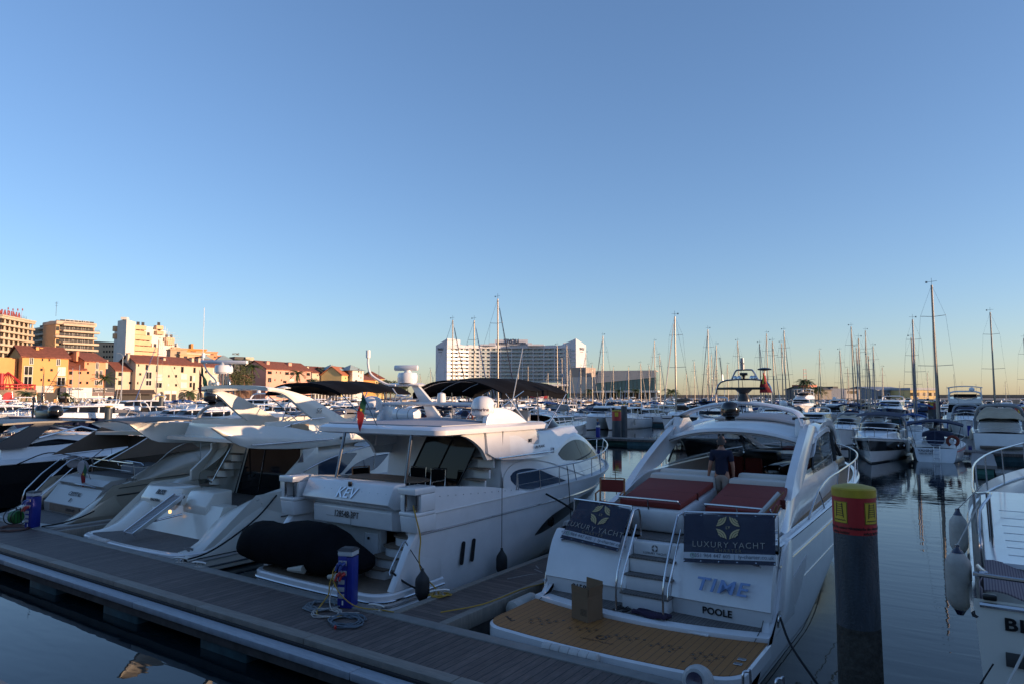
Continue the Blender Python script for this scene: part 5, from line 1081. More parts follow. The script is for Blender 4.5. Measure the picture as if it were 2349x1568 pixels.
mb=MB(); mb.box(-4.92,-4.74,17.65,17.75,4.92,4.99); mb.lathe([(.04,4.80),(.03,4.86),(.05,4.92)],(-4.83,17.7,0),12); mb.build('camera_unit',BLACKP,tm_,bev=.01)
mb=MB(); mb.cyl((-4.33,17.75,4.72),(-4.33,17.75,5.03),.02,n=7); mb.lathe([(.02,0),(.16,.02),(.17,.045),(.10,.07),(.01,.08)],(-4.33,17.75,5.03),18); mb.build('gps_mushroom',BLACKP,tm_)
mb=MB(); mb.tube([(-5.40,17.8,4.8),(-5.46,17.8,5.4)],.012,5); mb.cyl((-5.40,17.8,4.78),(-5.41,17.8,4.95),.02,n=7); mb.build('whip_aerial',DSTEEL,tm_)
mb=MB(); mb.slab(lambda a,b:(-4.33+(-.12+.30*a)*b+.02*math.sin(b*8),17.62+.03*math.sin(a*7),4.98-.5*b),6,6,(0,.004,0)); mb.build('flag',FLR,tm_)
mb=MB(); mb.slab(lambda a,b:(-4.33+(-.03+.1*a)*b,17.60,4.96-.26*b),4,4,(0,.004,0)); mb.build('flag_yellow_band',FLY,tm_)
# windscreen with frames, dash, helm, cockpit furniture
def wsn(a,b):
    q=2*a-1; return Vector((T+q*(1.30+.12*(1-b)),24.6-2.3*b-1.1*q*q*(1-b)-.5*q*q,2.62+.88*b-.12*q*q*b))
mb=MB(); mb.slab(wsn,20,6,(0,0,-.012)); wn=mb.build('windscreen',CLEAR,tm_)
mb=MB(); mb.tube([wsn(.5,b/5) for b in range(6)],.05,6); mb.tube([wsn(i/16,0) for i in range(17)],.05,6); mb.tube([wsn(0,b/5) for b in range(6)],.05,6); mb.tube([wsn(1,b/5) for b in range(6)],.05,6); mb.build('windscreen_frame',BLACKP,wn)
mb=MB(); mb.tube([wsn(.3,.05)+Vector((0,.05,.03)),wsn(.38,.7)+Vector((0,.05,.03))],.014,5); mb.tube([wsn(.7,.05)+Vector((0,.05,.03)),wsn(.62,.7)+Vector((0,.05,.03))],.014,5); mb.build('wiper',BLACKP,wn)
mb=MB(); mb.box(T-1.35,T+1.35,22.2,24.4,2.0,2.5); mb.box(T-1.2,T-.15,21.9,22.5,2.2,2.72); mb.box(T+.3,T+1.2,21.9,22.6,2.2,2.70); mb.build('dashboard',BLACKP,tm_,bev=.12)
mb=MB(); mb.box(T-.05,T+.45,19.5,22.4,1.9,2.5); mb.build('helm_console',BLACKG,tm_,bev=.14)
mb=MB(); mb.box(T-1.75,T+1.75,14.6,24,1.72,1.775); mb.build('cockpit_sole',TEAKB,tm_,sm=False)
for x,y,zt in((T-.75,19.8,2.72),(T-.25,19.8,2.70),(T+.95,19.9,2.66)):
    mb=MB(); mb.box(x-.24,x+.24,y-.28,y+.3,2.05,2.3); mb.box(x-.23,x+.23,y-.36,y-.2,2.2,zt); mb.build('helm_seat',REDC,tm_,bev=.06)
mb=MB(); mb.box(T+.9,T+1.5,20.8,21.8,2.0,2.7); mb.build('galley_cabinet',mat('galley wood',(.30,.17,.08),.5),tm_,bev=.02)
mb=MB(); mb.tube([(-6.4,18.4,2.12),(-6.45,16.2,2.12),(-6.2,15.6,2.12),(-5.4,15.5,2.12)],.22,8,sm=4); mb.build('curved_settee',mat('ivory vinyl',(.52,.50,.46),.5),tm_)
mb=MB(); mb.box(-4.3,-3.5,15.9,17.2,2.36,2.41); mb.cyl((-3.9,16.6,1.8),(-3.9,16.6,2.36),.06,n=10); mb.build('cockpit_table',WOOD,tm_,bev=.02)
mb=MB(); mb.box(-3.6,-3.3,15.4,18.6,1.9,2.3); mb.box(-4.6,-3.3,17.8,18.4,1.9,2.25); mb.build('settee_seat',mat('ivory vinyl',(.52,.50,.46),.5),tm_,bev=.05)
# foredeck
fd=House(T,[(22.9,2.0,2.55,1.30,1.1),(24,2.05,2.58,1.15,.95),(25.2,2.1,2.50,.85,.65),(26.2,2.15,2.30,.5,.3)],r=.15,n=16); mb=MB(); fd.mesh(mb); mb.build('foredeck_moulding',WHITE,tm_)
mb=MB(); mb.box(T-.7,T+.7,24.3,25.6,2.58,2.66); mb.build('foredeck_cushion',REDC,tm_,bev=.03)
# bow rail
for sd in(1,-1):
    L=[(T+sd*2.02,14.88,1.95),(T+sd*2.02,15.3,2.14),(T+sd*2.02,16,2.38),(T+sd*2.02,17.2,2.52)]
    for t in [.38+.62*i/16 for i in range(17)]:
        p=ht.edge(t,-.05,1,0,sd); L.append((p.x,p.y,2.54+.20*(t-.38)/.62+.03))
    mb=MB(); mb.tube(L,.021,7,sm=2)
    for t in(.27,.38,.47,.56,.65,.73,.81,.88,.94,.99): p=ht.edge(t,-.07,1,0.03,sd); q=min(L,key=lambda v:abs(v[1]-(p.y+.12))); mb.cyl(p,q,.015,n=6)
    mb.build('bow_rail',STEEL,tm_)
# banners
NAVYB=mat('navy mesh banner',(.010,.016,.042),.6,alpha=.82,noise=.15,nscale=2); BWH=mat('banner white band',(.42,.43,.45),.6); GOLDL=mat('gold print',(.42,.33,.16),.5); WPR=mat('pale print',(.28,.25,.21),.6)
def banner(lab,p00,p10,p01,p11):   # top-left, top-right, bottom-left, bottom-right
    p00,p10,p01,p11=[Vector(p) for p in(p00,p10,p01,p11)]; t=thing('charter_banner',lab,'banner',tuple((p01+p11)/2))
    R=(p10-p00); Wd=(R.length+(p11-p01).length)/2; R.normalize(); U=((p00-p01)+(p10-p11)).normalized(); Hh=((p00-p01).length+(p10-p11).length)/2; Nn=R.cross(U).normalized()
    if Nn.y>0: Nn=-Nn
    def P(a,b,o=0): return (p01*(1-a)+p11*a)*(1-b)+(p00*(1-a)+p10*a)*b+Nn*(o+.012*math.sin(a*9)*math.sin(b*3))
    mb=MB(); mb.slab(lambda a,b:P(a,b),20,10,Nn*-.004); mb.build('mesh_cloth',NAVYB,t)
    mb=MB(); mb.slab(lambda a,b:P(a,.075+.125*b,.005),20,2,Nn*-.003); w=mb.build('white_band',BWH,t)
    def txt(s,size,a,b,m,par,nm,**k):
        mb=MB(); mb.text(s,size,(0,0,0),(1,0,0),(0,1,0),ext=.0005,**k); mb.xf(lambda v:P(a+v.x/Wd,b+v.y/Hh,.010+v.z)); return mb.build(nm,m,par,sm=False)
    txt('LUXURY YACHT',.105*Hh/.62,.5,.36,WPR,t,'title_lettering',spacing=1.2,bold=-.001); txt('CHARTER',.055*Hh/.62,.5,.25,mat('dim gold print',(.16,.13,.08),.6),t,'subtitle_lettering',spacing=1.5)
    txt('+351 964 447 605  |  ly-charter.co.uk',.066*Hh/.62,.54,.137,mat('grey print',(.06,.07,.09),.6),w,'contact_lettering')
    mb=MB(); star(mb,(0,0,0),(1,0,0),(0,1,0),.155*Hh/.62); mb.xf(lambda v:P(.5+v.x/Wd,.72+v.y/Hh,.010+v.z)); mb.build('gold_emblem',GOLDL,t,sm=False)
    mb=MB(); mb.text('LY',.07,(0,0,0),(1,0,0),(0,1,0),ext=.0005); mb.xf(lambda v:P(.5+v.x/Wd,.72+v.y/Hh,.010+v.z)); mb.build('emblem_lettering',GOLDL,t,sm=False)
    mb=MB(); mb.tube([P(.105+.022*math.cos(i*PI/6)*Hh/Wd*2,.137+.044*math.sin(i*PI/6),.010) for i in range(12)],.004,4,closed=True); mb.build('phone_icon',mat('phone green',(.03,.25,.12),.6),w)
    mb=MB()
    for a in(.01,.2,.4,.6,.8,.99):
        for b in(.97,.03): mb.lathe([(.0,0),(.010,0),(.010,.003),(0,.003)],P(a,b,.004),8,ax=Nn)
    mb.build('eyelet',STEEL,t,sm=False); return t
banner('navy charter banner hanging right of the stern stairs of TIME, facing square on',(-4.33,11.86,2.33),(-2.79,11.84,2.45),(-4.20,11.42,1.60),(-2.70,11.42,1.74))
banner('navy charter banner hanging left of the stern stairs of TIME, seen slanting',(-6.60,12.25,2.36),(-5.40,12.0,2.28),(-6.72,11.62,1.68),(-5.42,11.42,1.62))
mb=MB()
for x0,x1 in((-6.75,-5.40),(-4.38,-2.78)):
    mb=MB(); mb.tube([(x0,12.2 if x0<-6 else 12.0,1.8),(x0,12.25 if x0<-6 else 12.0,2.34),(x1,12.02,2.34 if x0<-6 else 2.44),(x1,12.0,1.8)],.018,7); mb.build('aft_rail',STEEL,tm_,org=(T,10,0))
pass
# red director chair on the port side, folded chair on starboard
dchair(-6.2,12.75,'rust red director chair with wooden arms on the aft deck of TIME',.25,REDC,WOOD,1.81,1.,'director_chair')
t=thing('folded_chair','folded wooden chair leaning beside the starboard banner of TIME','chair',(-2.95,12.3,1.81)); O=(0,0,0)
for dx in(0,.06): mb=MB(); mb.tube([(-.35+dx,-.15,.35),(.12+dx,.15,.95)],.016,6); mb.tube([(-.25+dx,.1,.05),(.1+dx,-.05,.75)],.016,6); mb.build('side_frame',WOOD,t,org=O)
mb=MB(); mb.tube([(-.2,-.05,.55),(.1,.14,.93)],.04,6); mb.build('seat',mat('white canvas',(.5,.5,.5),.8),t,org=O)
# box, flip-flops, towel
CARD=mat('corrugated cardboard',(.20,.125,.07),.85,noise=.1,nscale=4)
t=thing('cardboard_box','open brown cardboard box standing on the stern platform of TIME','box',(-5.62,10.62,.632),-.28); O=(0,0,0)
mb=MB(); mb.box(-.19,.19,-.18,-.175,0,.42); mb.box(-.19,.19,.175,.18,0,.42); mb.box(-.19,-.185,-.174,.174,0,.42); mb.box(.185,.19,-.174,.174,0,.42); mb.box(-.184,.184,-.174,.174,.002,.01); mb.build('box_body',CARD,t,sm=False,org=O)
for P_,d in(([(-.19,-.18,.422),(.19,-.18,.422),(.19,-.19,.56),(-.19,-.19,.56)],(0,.004,0)),([(-.19,.18,.422),(.19,.18,.422),(.19,.19,.62),(-.19,.19,.62)],(0,.004,0)),([(.19,-.17,.422),(.19,.17,.422),(.22,.17,.58),(.22,-.17,.58)],(.004,0,0))): mb=MB(); mb.prism(P_,d); mb.build('flap',CARD,t,sm=False,org=O)
mb=MB(); 
for i in range(5): mb.box(.02,.16,-.183,-.1815,.10+i*.022,.108+i*.022)
mb.build('printed_lines',BLACKP,t,sm=False,org=O)
for i,(x,y,r) in enumerate(((-5.28,11.13,-.4),(-5.13,11.12,-.1))):
    t=thing('flip_flop','black flip flop on the grey teak step, %s of the pair'%('left one' if i==0 else 'right one'),'sandal',(x,y,.718),r,'pair of flip flops'); mb=MB(); mb.loft([[(.05*math.cos(a)*(1+.2*math.sin(a)),.125*math.sin(a),z) for a in [2*PI*k/16 for k in range(16)]] for z in(0,.018)]); mb.build('sole',BLACKR,t,org=(0,0,0)); mb=MB(); mb.tube([(-.04,-.02,.015),(0,.07,.05),(.04,-.02,.015)],.008,5,sm=3); mb.build('strap',BLACKR,t,org=(0,0,0))
t=thing('towel','dark purple folded towel lying on the grey teak step below the stairs','towel',(-4.66,11.10,.718),-.1)
mb=MB(); mb.slab(lambda a,b:((a-.5)*.62,(b-.5)*.26,.05+.02*math.sin(a*9)*math.cos(b*5)+.02*math.sin(b*6)),12,6,(0,0,-.045)); mb.build('folded_cloth',mat('purple towel',(.03,.018,.045),.95,noise=.3,nscale=9),t,org=(0,0,0))
# dock fenders
def dockfender(lab,x,y,z,L,rz,r=.085,m=FENDW):
    t=thing('dock_fender',lab,'fender',(x,y,z),rz,'white fenders fixed along the pontoon edge'); mb=MB(); n=6
    prof=[(-L/2,.3)]+[(-L/2+L*(i+o)/n,v) for i in range(n) for o,v in((.06,.92),(.5,1.0),(.94,.92),(1.0,.74))]; prof.append((L/2+.005,.3))
    mb.loft([[(px,r*k*math.cos(a),r*k*math.sin(a)) for a in [2*PI*j/14 for j in range(14)]] for px,k in prof]); mb.build('foam_body',m,t,org=(0,0,0)); return t
DF=mat('foam white',(.50,.48,.45),.6,noise=.15,nscale=5)
dockfender('ribbed white foam fender on the pontoon edge under the platform of TIME',-5.2,9.27,.55,.95,0,.085,DF)
dockfender('ribbed white foam fender on the pontoon edge under the platform of BLISS',-19.55,9.27,.55,.95,0,.085,DF)
FN=FENDW
t=thing('fender','fat off white cylinder fender lying against the finger edge beside the platform of TIME','fender',(-7.30,11.2,.42),0); mb=MB(); mb.cyl((0,-.38,0),(0,.38,0),.17,n=18); mb.build('fender_body',FN,t,bev=.06,org=(0,0,0))
t=thing('fender','grey off white fender wedged behind the fat one at the quarter of TIME','fender',(-7.18,12.3,.55),0); mb=MB(); mb.cyl((0,-.35,-.05),(0,.35,.18),.15,n=18); mb.build('fender_body',FN,t,bev=.06,org=(0,0,0))
rope('black mooring rope from the starboard cleat of TIME to the water',[(T+2.17,11.6,.9),(-2.45,11.2,.62),(-1.9,10.6,.25),(-1.55,10.2,-.05)],.02)
rope('orange brown cable along the finger edge towards TIME',[(-8.0,9.6,.58),(-7.65,10.4,.585),(-7.6,11.6,.585),(-7.45,12.6,.6),(-7.1,12.6,1.2),(-6.9,12.2,1.75)],.012,HOSEY,'orange_cable','cable')
# inflatable bow behind TIME on finger
t=thing('inflatable_dinghy','grey inflatable dinghy bow resting at the far side of the finger beside TIME','dinghy',(-7.7,16.2,.57),.15); O=(0,0,0)
mb=MB(); mb.tube([(-.55,1.6,.25),(-.55,.2,.25),(-.35,-.35,.30),(0,-.6,.34),(.35,-.35,.30),(.55,.2,.25),(.55,1.6,.25)],.19,12,sm=4); mb.build('tube',mat('grey rubber',(.30,.31,.33),.5),t,org=O)
mb=MB(); mb.box(-.45,.45,-.1,1.6,.1,.16); mb.build('floor',GREYG,t,org=O); mb=MB(); mb.text('PIRELLI' if 0 else 'BWA',.16,(-.0,-.80,.36),(1,0,0),(0,.1,1),ext=.004); mb.build('lettering',BLACKP,t,sm=False,org=O)
# ================================================================ person on TIME
SKIN=mat('sun browned skin',(.34,.17,.11),.6,noise=.08,nscale=20)
def person(lab,x,y,z0,rz,scale=1.,shirt=None,short=None,hair=None,stride=.12,arms=((.05,-.02),(-.02,.06)),trousers=False):
    t=thing('person',lab,'person',(x,y,z0),rz); s=scale
    # joints facing +y
    J={};E=[];R={}
    def j(n,p,r): J[n]=len(J); R[n]=(Vector(p)*s,r*s)
    j('pel',(0,0,.93),.135); j('wa',(0,.0,1.08),.120); j('ch',(0,.0,1.28),.135); j('sh',(0,-.01,1.42),.095); j('ne',(0,0,1.50),.058); j('nh',(0,.01,1.57),.055)
    for k,sx in(('l',-1),('r',1)):
        st=stride if k=='l' else -stride
        j('hip'+k,(sx*.09,0,.88),.105); j('kn'+k,(sx*.10,st*.5+.02,.49),.062); j('ca'+k,(sx*.10,st*.8-.02,.34),.058); j('an'+k,(sx*.10,st-.02,.09),.040); j('he'+k,(sx*.10,st-.05,.045),.040); j('to'+k,(sx*.115,st+.15,.035),.032)
        ax,ay=arms[0 if k=='l' else 1]
        j('sd'+k,(sx*.175,-.01,1.40),.068); j('el'+k,(sx*(.235),-.04+ay,1.12),.045); j('wr'+k,(sx*(.245+ax),.06+ay,.88),.028); j('hd'+k,(sx*(.245+ax),.08+ay,.80),.036)
        E+=[('pel','hip'+k),('hip'+k,'kn'+k),('kn'+k,'ca'+k),('ca'+k,'an'+k),('an'+k,'he'+k),('he'+k,'to'+k),('sh','sd'+k),('sd'+k,'el'+k),('el'+k,'wr'+k),('wr'+k,'hd'+k)]
        for f in range(5):
            if f==0: j('t1'+k,(sx*(.245+ax-.03),.115+ay,.78),.011); j('t2'+k,(sx*(.245+ax-.035),.135+ay,.745),.009); E+=[('hd'+k,'t1'+k),('t1'+k,'t2'+k)]
            else:
                o=(f-2.5)*.021; L=(.075,.085,.08,.062)[f-1]; a='f%d'%f+k; j(a,(sx*(.245+ax),.085+ay-o,.745),.010); j(a+'b',(sx*(.243+ax-.012),.088+ay-o,.745-L*.6),.009); j(a+'c',(sx*(.24+ax-.03),.086+ay-o,.745-L),.007); E+=[('hd'+k,a),(a,a+'b'),(a+'b',a+'c')]
    E+=[('pel','wa'),('wa','ch'),('ch','sh'),('sh','ne'),('ne','nh')]
    names=list(J)
    def skin(name,vs,es,m,root,sub=2):
        me=bpy.data.meshes.new(name); idx={n:i for i,n in enumerate(vs)}
        me.from_pydata([R[n][0] for n in vs],[(idx[a],idx[b]) for a,b in es],[]); ob=bpy.data.objects.new(name,me); COL.objects.link(ob)
        md=ob.modifiers.new('s','SKIN'); 
        lay=me.skin_vertices[0].data
        for n,i in idx.items(): lay[i].radius=(R[n][1],R[n][1]*(.78 if n in('pel','wa','ch','sh') else 1)); lay[i].use_root=(n==root)
        md.use_smooth_shade=True
        m2=ob.modifiers.new('b','SUBSURF'); m2.levels=sub; m2.render_levels=sub
        bpy.context.view_layer.update(); dg=bpy.context.evaluated_depsgraph_get(); nm=bpy.data.meshes.new_from_object(ob.evaluated_get(dg)); bpy.data.objects.remove(ob); nm.name=name
        o=bpy.data.objects.new(name,nm); COL.objects.link(o); o.parent=t; nm.materials.clear(); nm.materials.append(m)
        for p in nm.polygons: p.use_smooth=True
        return o
    body=skin('body',names,E,SKIN,'pel')
    # head with face merged into the body mesh
    mb=MB(); c=Vector((0,.02,1.66))*s; hs=[]
    for i in range(15):
        ph=-PI/2+PI*i/14; z=.125*math.sin(ph); rr_=math.cos(ph); ring=[]
        for k in range(20):
            a=2*PI*k/20; px=.078*rr_*math.cos(a); py=.098*rr_*math.sin(a)
            if z<-.03: px*=1-.25*(-z-.03)/.1; py+= .012 if math.sin(a)>.3 else (.02 if math.sin(a)<-.3 else 0)
            if math.sin(a)>.9 and -.035<z<.02: py+=.018
            ring.append(c+Vector((px,py,z))*s)
        hs.append(ring)
    mb.loft(hs); mb.cyl(c+Vector((-.078,-.005,-.005))*s,c+Vector((-.092,-.01,-.003))*s,.03*s,.024*s,10); mb.cyl(c+Vector((.078,-.005,-.005))*s,c+Vector((.092,-.01,-.003))*s,.03*s,.024*s,10)
    mb.prism([c+Vector(p)*s for p in((-.014,.095,.01),(.014,.095,.01),(.016,.122,-.025),(-.016,.122,-.025))],(0,-.02*s,-.012*s))
    mb.build('head',SKIN,t,org=(0,0,0))
    mb=MB(); 
    for sx in(-.03,.03): mb.lathe([(0,-.008),(.010,-.004),(.012,.002),(0,.008)],c+Vector((sx,.088,.012))*s,8,ax=(0,1,0))
    mb.build('eyes',BLACKP,t,org=(0,0,0)); mb=MB(); mb.box(-.022*s,.022*s,.02*s+.088*s,.02*s+.096*s,1.60*s,1.606*s); mb.build('mouth',mat('lips',(.25,.08,.06),.6),t,org=(0,0,0))
    mb=MB(); hs=[]
    for i in range(9):
        ph=-.25+(PI/2+.25)*i/8; ring=[]
        for k in range(20):
            a=2*PI*k/20; f=1.07; zz=.13*math.sin(ph)-(.05*(1-i/8) if math.sin(a)<.1 else 0); 
            if math.sin(a)>.2 and ph<.55: f=.90
            ring.append(c+Vector((.079*math.cos(ph)*math.cos(a)*f,.100*math.cos(ph)*math.sin(a)*f-.006,zz+.004))*s)
        hs.append(ring)
    mb.loft(hs); mb.build('hair',hair or mat('greying hair',(.06,.055,.05),.9,noise=.4,nscale=60),t,org=(0,0,0))
    # clothes: inflated skins
    for n in R:
        R[n]=(R[n][0],R[n][1]+(.034*s if n in('wa','ch','sh','pel') else .02*s))
    pass
    for k in 'lr':
        a=R['sd'+k][0]; b=R['el'+k][0]; J['sl'+k]=0; R['sl'+k]=(a.lerp(b,.72),.060*s)
        a=R['hip'+k][0]; b=R['kn'+k][0]; R['hm'+k]=(a.lerp(b,.86),.098*s)
    R['nk']=((R['sh'][0]*.45+R['ne'][0]*.55),.072*s); J2=['pel','wa','ch','sh','nk','sdl','sll','sdr','slr']
    skin('t_shirt',J2,[('pel','wa'),('wa','ch'),('ch','sh'),('sh','nk'),('sh','sdl'),('sdl','sll'),('sh','sdr'),('sdr','slr')],shirt,'wa')
    R['pel']=(R['pel'][0],R['pel'][1]+.002*s); R['wb']=(Vector((0,0,1.03))*s,.135*s)
    if trousers:
        skin('trousers',['wb','pel','hipl','knl','anl','hipr','knr','anr'],[('wb','pel'),('pel','hipl'),('hipl','knl'),('knl','anl'),('pel','hipr'),('hipr','knr'),('knr','anr')],short,'pel')
    else: skin('shorts',['wb','pel','hipl','hml','hipr','hmr'],[('wb','pel'),('pel','hipl'),('hipl','hml'),('pel','hipr'),('hipr','hmr')],short,'pel')
    return t
person('man in navy t-shirt and beige shorts seen from behind between the red sunpads of TIME',-4.60,14.95,1.78,.12,.99,mat('navy shirt',(.008,.012,.035),.9),mat('beige shorts',(.30,.24,.20),.9),stride=.10)
p_=G(1576,1085,.5)
# ================================================================ yacht BLISS
B=-18.45; bl=thing('flybridge_yacht','cream flybridge yacht named BLISS with swept radar arch and lowered gangway','yacht',(B,10,0))
hb=Hull(B,9.3,24.5,5.35,1.78,2.5,rake=1.2,ar=2.1,wlf=.93,tm=.45,p=2.2,stern=.97,zmid=1.95)
mb=MB(); hb.mesh(mb,k0=0,k1=1,m=14,n=36); mb.build('hull',CREAM,bl)
mb=MB(); hb.mesh(mb,k0=.0,k1=.15,m=3,n=36,off=.006); mb.build('boot_stripe',BLACKP,bl)
platform(bl,B,2.55,9.32,11.0,.58,.27,.55,bow=.12,teak=TEAKG,tin=.16)
# curved stern wings sweeping up to the gunwale
for sd in(1,-1):
    mb=MB(); secs=[]
    for i in range(15):
        a=i/14; y=9.55+ (13.0-9.55)*a; w_,_,_=hb.pt(max((y-11.4)/13,0),1)
        zt=crv([(9.55,.585),(9.9,.62),(10.25,.72),(10.5,.90),(10.76,1.12),(11.0,1.31),(11.5,1.58),(12,1.74),(13,1.92)],y); wo=min(w_,2.6)-.01; wi=crv([(9.55,1.9),(10.1,1.75),(10.8,1.62),(11.6,1.9),(13,2.3)],y)
        secs.append([(B+sd*wi,y,.45),(B+sd*wi,y,zt-.18),(B+sd*(wi+.12),y,zt-.05),(B+sd*(wi+wo)/2,y,zt+.03),(B+sd*(wo-.12),y,zt-.03),(B+sd*wo,y,zt-.16),(B+sd*wo,y,.45)])
    mb.loft(secs); wg=mb.build('stern_wing',CREAM,bl,ang=50)
    if sd==1:
        mb=MB(); 
        for dy in(0,.09): mb.box(B+2.1,B+2.35,9.72+dy,9.745+dy,.60,.66)
        mb.build('wing_slots',GREYC,wg,sm=False)
        mb=MB(); mb.prism([(B+2.52,11.45,1.66),(B+2.52,12.6,1.84),(B+2.52,12.65,1.70),(B+2.52,11.6,1.50)],(.05,0,0)); fl=mb.build('fairlead_recess',BLACKP,bl,bev=.02)
        mb=MB(); mb.tube([(B+2.58,11.6,1.53),(B+2.58,11.42,1.64),(B+2.58,12.6,1.85)],.018,6); mb.cyl((B+2.56,11.8,1.6),(B+2.56,11.8,1.76),.025,n=8); mb.cyl((B+2.56,12.3,1.66),(B+2.56,12.3,1.84),.025,n=8); mb.build('fairlead',STEEL,fl)
mb=MB(); 
for k,t0,t1 in((.66,.12,.40),(.20,.02,.16),(.26,.18,.5)): 
    for sd in(1,-1): mb.tube([hb.edge(t0+(t1-t0)*i/10,.01,k,0,sd) for i in range(11)],.022,6)
mb.build('rub_strips',DSTEEL,bl)
# transom
mb=MB(); mb.loft([[(B-1.75,10.75,z) if 0 else (B-1.95,10.70+.55*max(z-.58,0)/1.2,z),(B+1.65,10.70+.55*max(z-.58,0)/1.2,z),(B+1.65,11.5,z),(B-1.95,11.5,z)] for z in(.55,.9,1.25,1.42)]); mb.build('transom_wall',CREAM,bl)
for x0,x1,nm in((-2.35,-.45,'a'),(-.10,1.05,'b')):
    mb=MB(); mb.prism([(B+x0,10.98,1.05),(B+x0,10.95,1.40),(B+x0,11.18,1.74),(B+x0,11.75,1.78),(B+x0,11.75,1.05)],(x1-x0,0,0)); s_=mb.build('transom_seat_back',WHITE2 if 0 else CREAM,bl,bev=.05)
    if nm=='a':
        U=Vector((0,.23,.34)).normalized(); mb=MB(); mb.text('BLISS',.20,(B-1.42,11.055,1.60),(1,0,0),U,shear=.2,ext=.004,bold=.006); mb.text('MADEIRA',.12,(B-1.5,10.94,1.38),(1,0,0),(0,.05,1),ext=.004); mb.build('name_lettering',SIGND,s_,sm=False)
mb=MB(); mb.lathe([(0,-.02),(.05,-.02),(.05,.02),(0,.02)],(B-.3,10.72,1.18),14,ax=(0,-1,0)); mb.build('stern_lamp',mat('lit lamp',(.9,.6,.3),.3,emit=((1,.55,.2),.9)),bl)
# gangway
mb=MB(); g0=Vector((-18.52,9.50,.80)); g1=Vector((-18.52,10.85,1.64)); dd=(g1-g0); L_=dd.length; dd.normalize(); rt_=dd.cross(Vector((0,0,1))).normalized(); up_=rt_.cross(dd)
for s_ in(-1,1): mb.prism([g0+rt_*(s_*.2)-up_*.05,g0+rt_*(s_*.24)-up_*.05,g0+rt_*(s_*.24)+up_*.05,g0+rt_*(s_*.2)+up_*.05],dd*L_)
gw=mb.build('gangway',STEEL,bl,sm=False)
mb=MB(); mb.prism([g0+rt_*-.2+up_*.0,g0+rt_*.2+up_*.0,g0+rt_*.2+up_*.02,g0+rt_*-.2+up_*.02],dd*L_); mb.build('tread_plate',ALUD,gw,sm=False)
mb=MB()
for i in range(28):
    for k in range(5): c=g0+dd*(.06+i*(L_-.1)/28)+rt_*(-.15+k*.075)+up_*.0205; mb.prism([c+dd*a+rt_*b for a,b in((-.015,-.022),(.015,-.022),(.015,.022),(-.015,.022))],up_*.002)
mb.build('tread_holes',BLACKP,gw,sm=False)
mb=MB(); mb.cyl(g0+dd*.5-up_*.06,Vector((-18.2,10.75,1.16)),.028,n=8); mb.build('gangway_ram',STEEL,gw)
mb=MB(); mb.prism([Vector((-18.72,10.74,1.38)),Vector((-18.28,10.74,1.38)),Vector((-18.28,10.82,1.66)),Vector((-18.72,10.82,1.66))],(0,.15,0)); mb.build('gangway_bracket',CREAM,bl,bev=.02)
# cockpit, stairs, saloon door
mb=MB(); mb.box(B-2.2,B+2.2,11.5,13.6,1.30,1.34); mb.build('cockpit_sole',TEAKG,bl,sm=False)
mb=MB(); mb.box(B-2.35,B+2.2,13.32,13.42,1.34,3.0); mb.build('aft_bulkhead',CREAM,bl,sm=False)
mb=MB(); mb.prism([(-19.42,13.25,1.36),(-18.80,13.25,2.93),(-16.5,13.25,2.93),(-16.35,13.25,2.7),(-16.6,13.25,2.3),(-17.2,13.25,1.95),(-17.5,13.25,1.36)],(0,.04,0)); dr=mb.build('saloon_door',GLASS,bl,sm=False)
mb=MB(); mb.tube([(-19.45,13.2,1.36),(-18.85,13.2,2.93)],.022,6); mb.tube([(-18.3,13.23,1.5),(-18.0,13.23,2.9)],.012,5); mb.build('door_frame',STEEL,dr)
for i in range(5):
    z=1.62+i*.235; y=12.55+i*.16; x=-19.98+i*.13
    mb=MB(); mb.loft([[(x+.28*math.cos(a)-.0,y+.02-.16*abs(math.sin(a)),zz) for a in [PI*k/10 for k in range(11)]]+[(x-.28,y+.3,zz),(x+.28,y+.3,zz)] for zz in(z,z+.03)]); mb.build('flybridge_step',TEAKB,bl,sm=False)
    mb=MB(); mb.loft([[(x+.24*math.cos(a),y+.05-.12*abs(math.sin(a)),zz) for a in [PI*k/10 for k in range(11)]]+[(x-.24,y+.3,zz),(x+.24,y+.3,zz)] for zz in(z-.21,z-.003)]); mb.build('step_riser',CREAM,bl,sm=False)
mb=MB(); mb.tube([(-19.65,12.4,1.85),(-19.68,12.55,1.75),(-19.6,12.65,2.0),(-19.25,12.95,2.9)],.02,7,sm=4); mb.build('stair_handrail',STEEL,bl)
# port moulded coaming with curved edge
mb=MB(); S=smooth([Vector(p) for p in((-20.6,12.75,1.34),(-20.6,12.7,1.9),(-20.45,12.85,2.1),(-20.1,13.1,2.45),(-19.95,13.25,2.75),(-20.0,13.3,3.0))],4); mb.prism(S+[Vector((-20.9,13.6,3.0)),Vector((-21.0,13.2,1.34))],(-.12,.04,0)); mb.build('stair_coaming',CREAM,bl,bev=.03)
